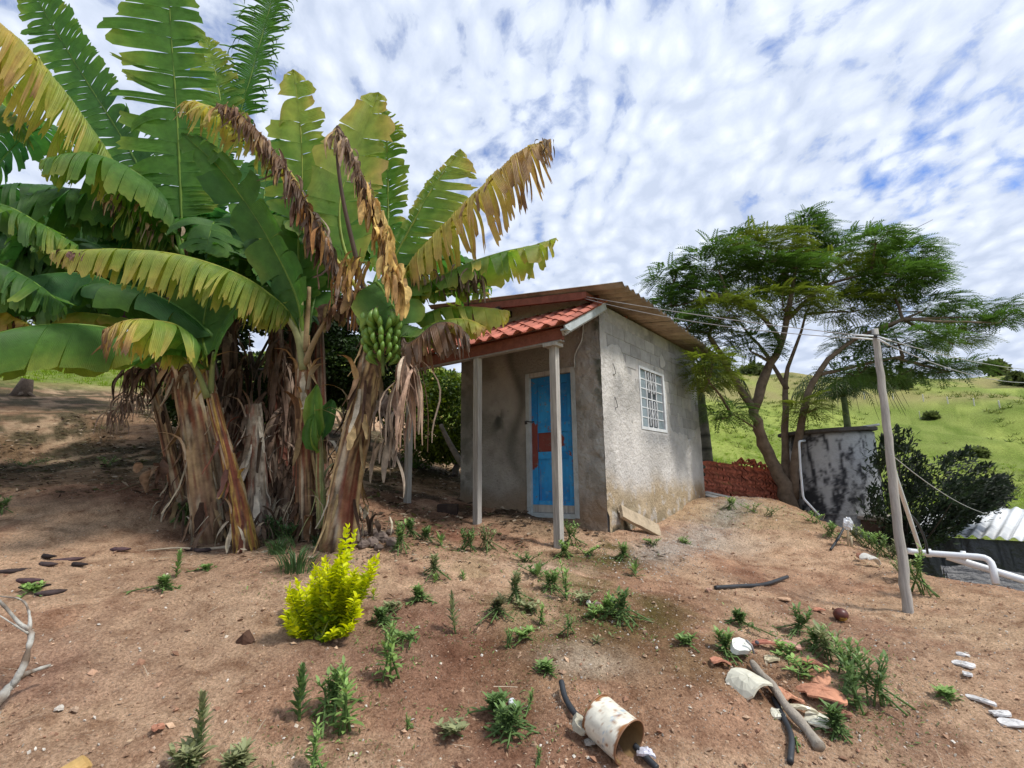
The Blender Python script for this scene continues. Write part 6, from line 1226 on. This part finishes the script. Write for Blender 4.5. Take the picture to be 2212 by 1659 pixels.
# lichen-covered branch at the left edge
b = gp(20, 1545); lb = thing('lichen_branch', 'pale lichen-covered dead branch entering from the left edge', 'branch', b); B_ = lambda px, py, d: at(px, py, d)
for i, (pts, r0, r1) in enumerate((([B_(-70, 1600, 2.6), B_(0, 1510, 2.75), B_(45, 1462, 2.9), B_(110, 1436, 3.0)], .030, .008), ([B_(25, 1485, 2.82), B_(50, 1440, 2.85), B_(62, 1400, 2.9), B_(66, 1365, 2.95), B_(40, 1345, 2.95), B_(0, 1300, 2.9), B_(-40, 1280, 2.9)], .018, .005), ([B_(66, 1365, 2.95), B_(62, 1320, 3.0), B_(45, 1295, 3.0), B_(0, 1288, 3.0)], .009, .003), ([B_(64, 1370, 2.95), B_(50, 1362, 2.9), B_(0, 1330, 2.85)], .008, .003))):
    P = cat(pts, 20); mb = MB(); mb.tube(P, np.linspace(r0, r1, 20)*(1+.15*rng.normal(size=20)), 8, mixv((.16, .12, .09), (.46, .45, .41), sm(fbm(P, 12, 3), .4, .55)), jit=.15); mb.build('limb' if i == 0 else 'twig', M_bark, lb)
p = gp(178, 1672); mb = MB(); mb.tube([p+[-.12, -.14, -.03], p+[-.01, -.05, .02], p+[.03, -.02, .06]], [.045, .045, .032], 9, (.50, .33, .13), jit=.12); tag(mb.build('split_log', M_oldw, org=p, shade=False), 'freshly split yellow piece of wood at the bottom left of the photo', 'log')
p = gp(530, 1388); mb = MB(); mb.tube([p+[-.05, 0, 0], p+[0, 0, .03], p+[.05, 0, 0]], [.02, .045, .02], 8, (.09, .05, .035), jit=.3); tag(mb.build('earth_clod', M_stone, org=p, shade=False), 'dark clod with dry grass on the bare ground left of the yellow bush', 'clod')
mb = MB()
for k in range(26):
    q = gp(795+rng.normal()*28, 1165+rng.normal()*12); r = rng.uniform(.02, .07); mb.grid(lambda u, v: q+[0, 0, r*.5]+r*np.stack([np.cos(u*6.283)*np.sin(v*3.1416), np.sin(u*6.283)*np.sin(v*3.1416), .75*np.cos(v*3.1416)], -1)*(.7+.6*fbm(np.stack([np.cos(u*6.283), np.sin(u*6.283), v*3], -1)+k, 1.5, 2))[:, None], 8, 6, np.array((.17, .13, .11))*rng.uniform(.6, 1.3))
tag(mb.build('rubble', M_stone, org=gp(795, 1165), shade=False), 'heap of grey-brown rubble and roots right of the leaning banana stem', 'rubble', kind='stuff')
# ------------------------------------------------------------------ the yellow bush
yb = gp(692, 1372); bush = thing('yellow_bush', 'bright yellow-green leafy bush in front of the banana clump', 'bush', yb); dY = yb[1]
ends = [(766, 1152), (737, 1178), (748, 1198), (702, 1208), (717, 1228), (682, 1226), (802, 1213), (788, 1243), (768, 1232), (642, 1262), (628, 1288), (662, 1278), (618, 1325), (640, 1342), (682, 1325), (722, 1318), (756, 1298), (775, 1322), (742, 1346), (702, 1352), (664, 1360), (735, 1265), (702, 1262), (674, 1252), (622, 1346), (650, 1305), (760, 1265), (690, 1290), (720, 1290), (745, 1240), (730, 1215), (770, 1290), (640, 1360), (715, 1245), (695, 1310), (660, 1330), (755, 1335)]
LV = np.array([[0, 0, 0], [.3, -.27, .06], [.3, 0, -.02], [.3, .27, .06], [.7, -.2, .03], [.7, 0, -.06], [.7, .2, .03], [1, 0, -.16]]); LF = np.array([[0, 1, 2, 2], [0, 2, 3, 3], [1, 4, 5, 2], [2, 5, 6, 3], [4, 7, 5, 5], [5, 7, 6, 6]])
mb = MB(); P, D, C, S = [], [], [], []
for i, (px, py) in enumerate(ends+[(a+rng.normal()*9, b+rng.normal()*8+8) for a, b in ends]):
    e = at(px, py, dY+rng.uniform(-.2, .22)); s = yb+np.array([rng.normal()*.03, rng.normal()*.03, 0]); mid = s*.5+e*.5+np.array([(e[0]-s[0])*.15, 0, -.03]); path = cat([s, mid, e], 24); mb.tube(path, np.linspace(.007, .002, 24), 5, (.20, .24, .05))
    T_ = np.gradient(path, axis=0); L = np.linalg.norm(T_, axis=1).sum(); nn = max(10, int(L/.013)); 
    for k in range(nn):
        t = .25+.75*k/(nn-1); j = t*23; p = path[int(j)]; tv_ = T_[int(j)]/np.linalg.norm(T_[int(j)]); a = k*1.57+rng.normal()*.3
        for s2 in (0, math.pi):
            o_ = np.array([math.cos(a+s2), math.sin(a+s2), .1]); P.append(p); D.append(o_+tv_*(.55+1.0*(t > .93))); S.append(rng.uniform(.045, .075)*(1-.25*(t > .9))); C.append(mixv((.10, .22, .012), (.66, .70, .014), np.clip(.10+1.15*t**1.3+rng.normal()*.16-.4*max(0, (py-1330)/60)*(1-t), 0, 1)))
P, D, C, S = map(np.array, (P, D, C, S)); mb.build('stem', M_vc, bush)
cb = MB(); scatter(cb, LV, LF, P, frame_from(D, rng.normal(size=D.shape)*.35+np.array([0, 0, 1])), S, C); tag(cb.build('foliage', mat('bush_leaf', vcol=True, rough=.5, spec=.3, nscale=3, namt=.1, trans=.35), bush), kind='stuff')

# ------------------------------------------------------------------ weeds
LL = np.array([[0, 0, 0], [.35, -.11, .02], [.35, 0, 0], [.35, .11, .02], [.72, -.08, -.03], [.72, 0, -.05], [.72, .08, -.03], [1, 0, -.16]])
M_weed = mat('weed_leaf', vcol=True, rough=.55, spec=.3, nscale=4, namt=.15, trans=.25)
WG = (.085, .20, .045)
def weed(px, py, h, kind, label, col=WG, w=1.0, name='weed', d=None, nst=None):
    p = gp(px, py) if d is None else np.array([*at(px, py, d)[:2], g(*at(px, py, d)[:2])]); k = pxm(p); Hh = h*k; t = thing(name, label, 'grass tuft' if kind == 'grass' else 'weed', p)
    mb = MB(); P, D, C, S = [], [], [], []; r_ = rng
    if kind == 'grass':
        gm_ = MB()
        for i in range(int(60*w)):
            a = r_.uniform(0, 6.28); s = p+np.array([math.cos(a), math.sin(a), 0])*r_.uniform(0, .25)*Hh*w; L = Hh*r_.uniform(.5, 1.1); o_ = np.array([math.cos(a), math.sin(a), 0]); m = 6; tt = np.linspace(0, 1, m)
            Q = s+o_*(L*.55*tt**1.8)[:, None]+np.array([0, 0, 1])*(L*(tt-.38*tt**2.4))[:, None]; sd_ = np.array([-o_[1], o_[0], 0])*.0045*(1-tt[:, None]**2); V = np.concatenate([Q-sd_, Q+sd_]); gm_.add(V, [[j, j+1, m+j+1, m+j] for j in range(m-1)], np.array(col)*r_.uniform(.6, 1.4))
        gm_.build('blades', M_weed, t); return t
    ns = nst or {'tall': 1, 'rosette': 1, 'bushy': 10, 'leafy': 3, 'creep': 6}[kind]
    for i in range(ns):
        a = r_.uniform(0, 6.28); sp = {'tall': .06, 'rosette': 0, 'bushy': .52, 'leafy': .25, 'creep': 1.6}[kind]*w
        top = p+np.array([math.cos(a)*sp*Hh*r_.uniform(.3, 1), math.sin(a)*sp*Hh*r_.uniform(.3, 1), Hh*r_.uniform(.6, 1) if kind != 'rosette' else Hh*.35]); path = cat([p+[r_.normal()*.01*ns, r_.normal()*.01*ns, -.01], (p+top)/2+[0, 0, Hh*.08], top], 12)
        mb.tube(path, np.linspace(.0045, .0018, 12)*(1+h/150), 5, (.12, .2, .06)); L = np.linalg.norm(top-p)
        nl = {'tall': int(30+h*.3), 'rosette': 16, 'bushy': 20, 'leafy': 20, 'creep': 16}[kind]; ls = {'tall': .075+.02*Hh, 'rosette': Hh*.8, 'bushy': .055, 'leafy': .30*Hh, 'creep': .05}[kind]
        for q in range(nl):
            tq = (q+.5)/nl; tq = .12+.88*tq if kind != 'rosette' else tq; j = min(11, int(tq*11.9)); A = q*2.4+a; el = {'tall': .5+.9*tq, 'rosette': .15+1.2*tq, 'bushy': .05+.75*tq, 'leafy': .1+.9*tq, 'creep': .5}[kind]+r_.normal()*.15
            P.append(path[j]); D.append([math.cos(A)*math.cos(el), math.sin(A)*math.cos(el), math.sin(el)]); sc_ = ls*r_.uniform(.7, 1.25)*(1-.45*tq if kind in ('leafy', 'tall') else 1); S.append([sc_, sc_*(1.5 if kind == 'leafy' else 1.9 if kind == 'creep' else 1.5 if kind != 'rosette' else 1.2), sc_]); C.append(np.array(col)*r_.uniform(.7, 1.35)*(.85+.4*tq))
    P, D, C, S = map(np.array, (P, D, C, S)); mb.build('stem', M_weed, t); cb = MB(); scatter(cb, LL, LF, P, frame_from(D, np.array([.02, .01, 1.])), S, C); tag(cb.build('foliage', M_weed, t), kind='stuff'); return t
GA, GB, GC = (.16, .25, .08), (.20, .31, .09), (.11, .18, .06); OL = (.22, .24, .12)
WE = [(430, 1655, 185, 'tall', 'tall spindly weed at the bottom, left of centre, taller than its neighbours', OL, 1), (642, 1560, 150, 'tall', 'thin upright weed with a single leafy stem below the yellow bush', GC, 1), (978, 1368, 80, 'tall', 'slender pale weed standing alone on bare ground, mid yard', OL, 1),
 (750, 1585, 130, 'leafy', 'big fresh green weed with broad pointed leaves below the yellow bush', GB, 1), (715, 1545, 85, 'bushy', 'bushy weed just behind the big broad-leaved one', GA, .6), (842, 1475, 110, 'leafy', 'broad-leaved weed right of and below the yellow bush', GB, .8), (838, 1412, 60, 'leafy', 'smaller weed directly behind the broad-leaved one', GA, 1), (882, 1385, 22, 'creep', 'low creeping weed right of the broad-leaved ones', GA, 1), (672, 1672, 90, 'leafy', 'weed cut off by the bottom edge under the big green one', GB, 1), (400, 1672, 50, 'bushy', 'low leaves at the foot of the tall spindly weed', OL, 1.2), (510, 1672, 40, 'bushy', 'low weed at the bottom edge right of the tall spindly weed', OL, 1),
 (862, 1192, 58, 'bushy', 'bushy weed between the leaning banana stem and the porch', GA, .5), (885, 1160, 34, 'bushy', 'small dark weed behind the bushy one left of the porch', GC, .5), (920, 1170, 26, 'bushy', 'low weed left of the left porch post', GC, .8), (952, 1178, 26, 'rosette', 'little weed between the low one and the left porch post', GA, 1), (1012, 1192, 48, 'bushy', 'dense green weed at the left porch post, left half', GC, .8), (1052, 1190, 50, 'bushy', 'dense pale-leaved weed at the left porch post, right half', OL, .8),
 (1235, 1180, 52, 'bushy', 'thick round weed at the right of the right porch post', GA, .6), (1222, 1205, 30, 'bushy', 'low weed at the foot of the right porch post', GB, .9), (1268, 1200, 20, 'creep', 'light green creeping weed right of the porch post foot', GB, 1), (1348, 1208, 28, 'bushy', 'small round weed in front of the house corner', GA, .6), (1372, 1245, 32, 'rosette', 'single spiky weed on the mossy earth', GA, 1), (1412, 1178, 16, 'creep', 'tiny weed below the propped board', GA, 1), (1478, 1175, 14, 'creep', 'tiny weed in the gravel by the side wall', GA, 1), (1140, 1215, 20, 'creep', 'low patch of weeds before the doorstep', GC, 1),
 (1222, 1292, 68, 'leafy', 'bright leafy weed in the middle of the yard', GB, .8), (1190, 1275, 40, 'bushy', 'feathery weed left of the bright leafy one', GA, .9), (1162, 1250, 30, 'rosette', 'flat-leaved weed at the upper left of the yard weeds', GA, 1), (1262, 1300, 22, 'creep', 'low pale weed right of the bright leafy one', OL, 1), (1342, 1345, 62, 'bushy', 'bushy weed with narrow bluish leaves, right of the yard weeds', GC, .55), (1318, 1330, 34, 'bushy', 'yellowish green weed left of the narrow-leaved one', GB, .7), (1278, 1335, 26, 'creep', 'creeping weed beside the small white stone', GB, 1), (1232, 1372, 42, 'leafy', 'compact weed with broad leaves at the front of the yard weeds', GA, 1), (1168, 1350, 46, 'leafy', 'upright weed left of the compact one', GB, .7), (1112, 1302, 60, 'bushy', 'grey-green stalky weed at the left of the yard weeds', OL, .35), (1140, 1320, 22, 'creep', 'thin flat weed between the stalky and upright ones', OL, 1), (1075, 1328, 32, 'bushy', 'faint brownish weed left of the stalky one', (.12, .12, .06), .8), (1100, 1400, 42, 'leafy', 'weed with narrow leaves at the lower left of the yard weeds', GA, 1), (1130, 1378, 20, 'creep', 'low weed right of the narrow-leaved lower left one', GB, 1), (1290, 1392, 24, 'rosette', 'pale grassy weed below the compact one', OL, 1),
 (903, 1300, 26, 'bushy', 'small round weed with a dry stalk, right of the yellow bush', GA, .6), (936, 1245, 40, 'bushy', 'faint brown-green weed between the porch and the yellow bush', OL, .4), (940, 1258, 18, 'rosette', 'tiny grassy weed under the faint one', GB, 1), (1000, 1252, 18, 'rosette', 'tiny grassy weed alone below the left porch post', GA, 1), (822, 1350, 26, 'bushy', 'small dark weed touching the right side of the yellow bush', GC, .7), (845, 1322, 20, 'creep', 'low runner weed right of the yellow bush', OL, 1), (806, 1292, 20, 'rosette', 'yellow-green seedling at the right of the yellow bush', (.35, .42, .04), 1), (382, 1248, 48, 'tall', 'wispy little plant on the bare earth at the left', GA, 1), (352, 1272, 20, 'bushy', 'tiny round seedling left of the wispy one', GA, .6), (446, 1232, 8, 'creep', 'tiny flat seedling on the bare earth before the clump', GA, 1), (70, 1278, 14, 'creep', 'pale sprout among the blackened bananas', GB, 1),
 (1100, 1590, 50, 'bushy', 'dark weed clump left of the rusty can', GC, .8), (1148, 1535, 42, 'leafy', 'light green weed leaning right over the dark clump', GB, 1), (1075, 1550, 40, 'bushy', 'dark weed at the upper left of the clump near the can', GC, .8), (880, 1580, 30, 'leafy', 'small bright seedling at the bottom, centre left', GB, 1), (978, 1588, 26, 'creep', 'faint seedling right of the bright one at the bottom', OL, 1), (1302, 1535, 30, 'rosette', 'single sprout behind the rusty can', GA, .6), (1180, 1452, 14, 'creep', 'tiny sprout in the middle foreground', GA, 1), (1165, 1650, 30, 'leafy', 'small weed at the bottom edge left of the can', GA, 1),
 (1598, 1352, 28, 'bushy', 'small round weed left of the brown fruit', GC, .8), (1568, 1412, 40, 'bushy', 'weed left of the white porcelain chunk', GA, .7), (1735, 1368, 46, 'bushy', 'round weed at the upper end of the weed bank', GC, .8), (1800, 1430, 60, 'bushy', 'pale feathery weed in the weed bank', OL, 1.1), (1838, 1470, 80, 'bushy', 'tall feathery weed in the middle of the weed bank', GA, .9), (1855, 1540, 110, 'leafy', 'largest broad-leaved weed on the right, over the tile pieces', GC, 1), (1890, 1520, 90, 'bushy', 'dark weed at the right side of the weed bank', GC, .8), (1770, 1400, 40, 'bushy', 'weed with tiny white flowers in the weed bank', GA, .9), (1745, 1470, 40, 'creep', 'light green vine running between the orange tiles', GB, .8), (1700, 1425, 28, 'creep', 'light green vine behind the dusty pink tile', GB, .8), (1810, 1590, 50, 'bushy', 'dark little weed below the tile pieces', GC, .7), (2045, 1505, 14, 'creep', 'small bright green patch alone on the right slope', GB, 1), (1720, 1610, 20, 'leafy', 'small leafy weed at the end of the grey stick', GB, 1), (1485, 1392, 14, 'creep', 'tiny sprout right of the yard weeds', GA, 1),
 (1985, 1282, 92, 'bushy', 'fresh green weed right behind the foot of the pole', GB, .55), (1955, 1255, 40, 'bushy', 'weed left behind the foot of the pole', OL, 1), (50, 1008, 18, 'creep', 'low dark weed patch on the far left earth', GC, 2), (232, 1008, 20, 'creep', 'light green weed patch on the earth left of the clump', GB, 1.5), (0, 1110, 34, 'bushy', 'dark weed at the left edge of the photo', GC, 1), (400, 1135, 50, 'leafy', 'broad-leaved dark weed between the leftmost stem and the thick streaked one', GC, .8), (1150, 1240, 20, 'creep', 'sparse weed on the earth before the right porch post', GC, 1.2)]
for q_ in ((395, 1125, 44), (470, 1150, 30), (590, 1165, 46), (620, 1175, 40), (385, 1095, 50)): weed(*q_, 'bushy', ['dark leafy weed at the left foot of the clump', 'little dark weed before the thick streaked stem', 'dark weed at the right foot of the grey stump', 'dark weed behind the long grass tuft', 'dark weed climbing behind the leftmost stem'][[395, 470, 590, 620, 385].index(q_[0])], col=(.05, .10, .035))
for w_ in WE: weed(*w_[:5], col=w_[5], w=w_[6])
for i, (px, py, h, k_) in enumerate(((1795, 1150, 26, 'bushy'), (1850, 1165, 34, 'bushy'), (1880, 1178, 40, 'bushy'), (1905, 1195, 45, 'bushy'), (1930, 1200, 40, 'bushy'), (1975, 1215, 55, 'bushy'), (2015, 1212, 125, 'tall'), (2010, 1220, 45, 'bushy'), (2045, 1225, 40, 'bushy'), (1935, 1190, 70, 'bushy'), (2080, 1235, 24, 'creep'), (1580, 1092, 24, 'bushy'), (1625, 1098, 20, 'creep'), (1665, 1105, 20, 'creep'), (1760, 1122, 24, 'creep'))):
    weed(px, py+8, h, k_, ['weed on the crest below the white pipe of the tank', 'weed by the standpipe on the crest', 'weed where the black hose ends on the crest', 'light weed before the brown block', 'weed between the brown block and the pole', 'weed right of the pole on the crest', 'tall leafy weed standing beside the slim white pipe', 'weed at the start of the thick white pipe', 'weed with pale tops under the thick white pipe', 'grey-green weed rising behind the pole', 'low weed along the pipe near the right edge', 'grassy weed at the left foot of the tile stack', 'low weeds at the middle foot of the tile stack', 'low weeds between the tile stack and the tree', 'low weeds right of the feathery tree trunk'][i], col=(GA, OL, GB)[i % 3], w=1.0)
weed(640, 1235, 78, 'grass', 'dark tuft of long grass between the clump and the yellow bush', (.05, .105, .035), 2.2, name='grass_tuft'); weed(600, 1195, 50, 'grass', 'smaller dark grass tuft at the foot of the grey stump', (.045, .09, .03), 2, name='grass_tuft'); weed(690, 1180, 40, 'grass', 'short grass between the two right-hand banana stems', (.05, .10, .035), 1.6, name='grass_tuft')

# ------------------------------------------------------------------ grit, chips, fallen leaves
OC = np.array([[1, 0, 0], [0, 1, 0], [-1, 0, 0], [0, -1, 0], [0, 0, .7], [0, 0, -.5]], float); OF = np.array([[0, 1, 4, 4], [1, 2, 4, 4], [2, 3, 4, 4], [3, 0, 4, 4], [1, 0, 5, 5], [2, 1, 5, 5], [3, 2, 5, 5], [0, 3, 5, 5]])
def field(n, xy, smin, smax, cols, tv, tf, name, m, label, cat_, flat=True, pw=3.0, stretch=None):
    x, y = xy(n); z = G(x, y); n = len(x); s = smin*(smax/smin)**(rng.random(n)**pw); pos = np.stack([x, y, z+s*.25], -1); D = rng.normal(size=(n, 3)); 
    if flat: D[:, 2] *= .15
    cc_ = np.array(cols)[rng.integers(0, len(cols), n)]*rng.uniform(.7, 1.25, (n, 1)); S = np.stack([s, s*rng.uniform(.5, 1, n), s*rng.uniform(.5, .9, n)], -1)
    if stretch: S = S*np.array(stretch)
    mb = MB(); mb.smooth = False; scatter(mb, tv, tf, pos, frame_from(D, rng.normal(size=(n, 3))*.35+np.array([0, 0, 1])), S, cc_); return tag(mb.build(name, m), label, cat_, kind='stuff')
def yard(n, bias=0):
    d = 1.7+rng.random(n)**1.6*8.5; u = rng.uniform(-1.05, 1.05, n)
    if bias: u = np.where(rng.random(n) < bias, np.abs(u)*.9+.05, u)
    x = d*u; y = d; a = (x-HC[0])*AX[0]+(y-HC[1])*AX[1]; b = (x-HC[0])*BX[0]+(y-HC[1])*BX[1]; ok = ~((a > -.05) & (b > -.05)); return x[ok], y[ok]
field(26000, lambda n: yard(n, .45), .0025, .015, [(.50, .44, .36), (.42, .34, .27), (.56, .52, .46), (.34, .22, .15), (.30, .2, .14)], OC, OF, 'gravel', M_stone, 'small pale stones and grit scattered over the bare yard', 'gravel', flat=False)
def strip(n): a = -.75+rng.normal(size=n)*.28; b = rng.uniform(-1.2, 4.4, n); P = HC+a[:, None]*AX+b[:, None]*BX; return P[:, 0], P[:, 1]
field(5200, lambda n: yard(n, .3), .008, .030, [(.42, .28, .19), (.34, .21, .14), (.48, .33, .22), (.28, .155, .10)], OC, OF, 'clods', M_stone, 'small clods and crumbs of brown earth lying on the bare yard', 'clods', flat=False, pw=3.2)
field(3500, strip, .004, .016, [(.46, .42, .38), (.38, .34, .30), (.52, .49, .45)], OC, OF, 'washed_gravel', M_stone, 'washed-out grey gravel along the foot of the side wall', 'gravel', flat=False, pw=2)
FL = np.array([[0, 0, 0], [.5, -.22, .08], [1, 0, .02], [.5, .22, .06]]); FF = np.array([[0, 1, 2, 3]])
def back(n): x = rng.uniform(-11, 2.2, n); y = 6.2+rng.random(n)*10; k = fbm(np.stack([x, y, 0*x], -1)+40, 2.2, 4) > rng.uniform(.30, .62, n); a = (x-HC[0])*AX[0]+(y-HC[1])*AX[1]; b = (x-HC[0])*BX[0]+(y-HC[1])*BX[1]; ok = k & ~((a < 2.75) & (b > -.05)); return x[ok], y[ok]
field(24000, back, .04, .15, [(.12, .08, .055), (.24, .17, .11), (.42, .34, .25), (.07, .05, .035), (.10, .10, .04)], FL*np.array([1, 1.3, 1]), FF, 'fallen_leaves', M_dry, 'dark fallen leaves covering the ground behind the clump and under the citrus tree', 'fallen leaves', pw=1.6)
field(3200, yard, .010, .045, [(.30, .20, .13), (.44, .36, .26), (.16, .09, .06), (.36, .27, .18)], FL, FF, 'leaf_bits', M_dry, 'dry leaf bits scattered over the bare yard', 'leaf litter', pw=2)
TW_ = np.array([[0, -.5, 0], [0, .5, 0], [.5, .6, .5], [.5, -.4, .5], [1, .5, 0], [1, -.5, 0]]); TF_ = np.array([[0, 1, 2, 3], [3, 2, 4, 5]])
field(1800, yard, .03, .15, [(.40, .32, .22), (.26, .18, .12), (.5, .43, .33)], TW_, TF_, 'twigs', M_dry, 'thin dry twigs and straw scattered over the bare yard', 'twigs', pw=1.8, stretch=(1, .03, .06))
def sprouts(n):
    c_ = [gp(*q) for q in ((1190, 1270), (1110, 1330), (1150, 1370), (1270, 1320), (1330, 1345), (1230, 1215), (1290, 1200), (1060, 1195), (900, 1180), (860, 1400), (1790, 1430), (1840, 1490), (1860, 1540), (1750, 1380), (1560, 1110), (1650, 1115), (1880, 1190), (1960, 1225), (720, 1560), (1110, 1560), (660, 1230), (100, 1000), (230, 1000))]
    i = rng.integers(0, len(c_), n); c_ = np.array(c_); x = c_[i, 0]+rng.normal(size=n)*.22*(.6+c_[i, 1]/8); y = c_[i, 1]+rng.normal(size=n)*.22*(.6+c_[i, 1]/8); k = fbm(np.stack([x, y, 0*x], -1), 6, 3) > .46; return x[k], y[k]
field(14000, sprouts, .012, .040, [(.15, .25, .06), (.11, .19, .05), (.20, .28, .09), (.16, .16, .07)], FL, FF, 'ground_cover', M_weed, 'tiny low leaves spreading in patches between the yard weeds', 'ground cover', flat=False, pw=1.6)
def clump(n): x = -1.75+rng.normal(size=n)*.75; y = 5.5+rng.normal(size=n)*.5; return x, y
field(1800, clump, .02, .10, [(.30, .23, .16), (.18, .12, .08), (.40, .34, .25), (.08, .06, .04)], FL, FF, 'clump_litter', M_dry, 'brown litter round the feet of the banana stems', 'leaf litter', pw=1.4)
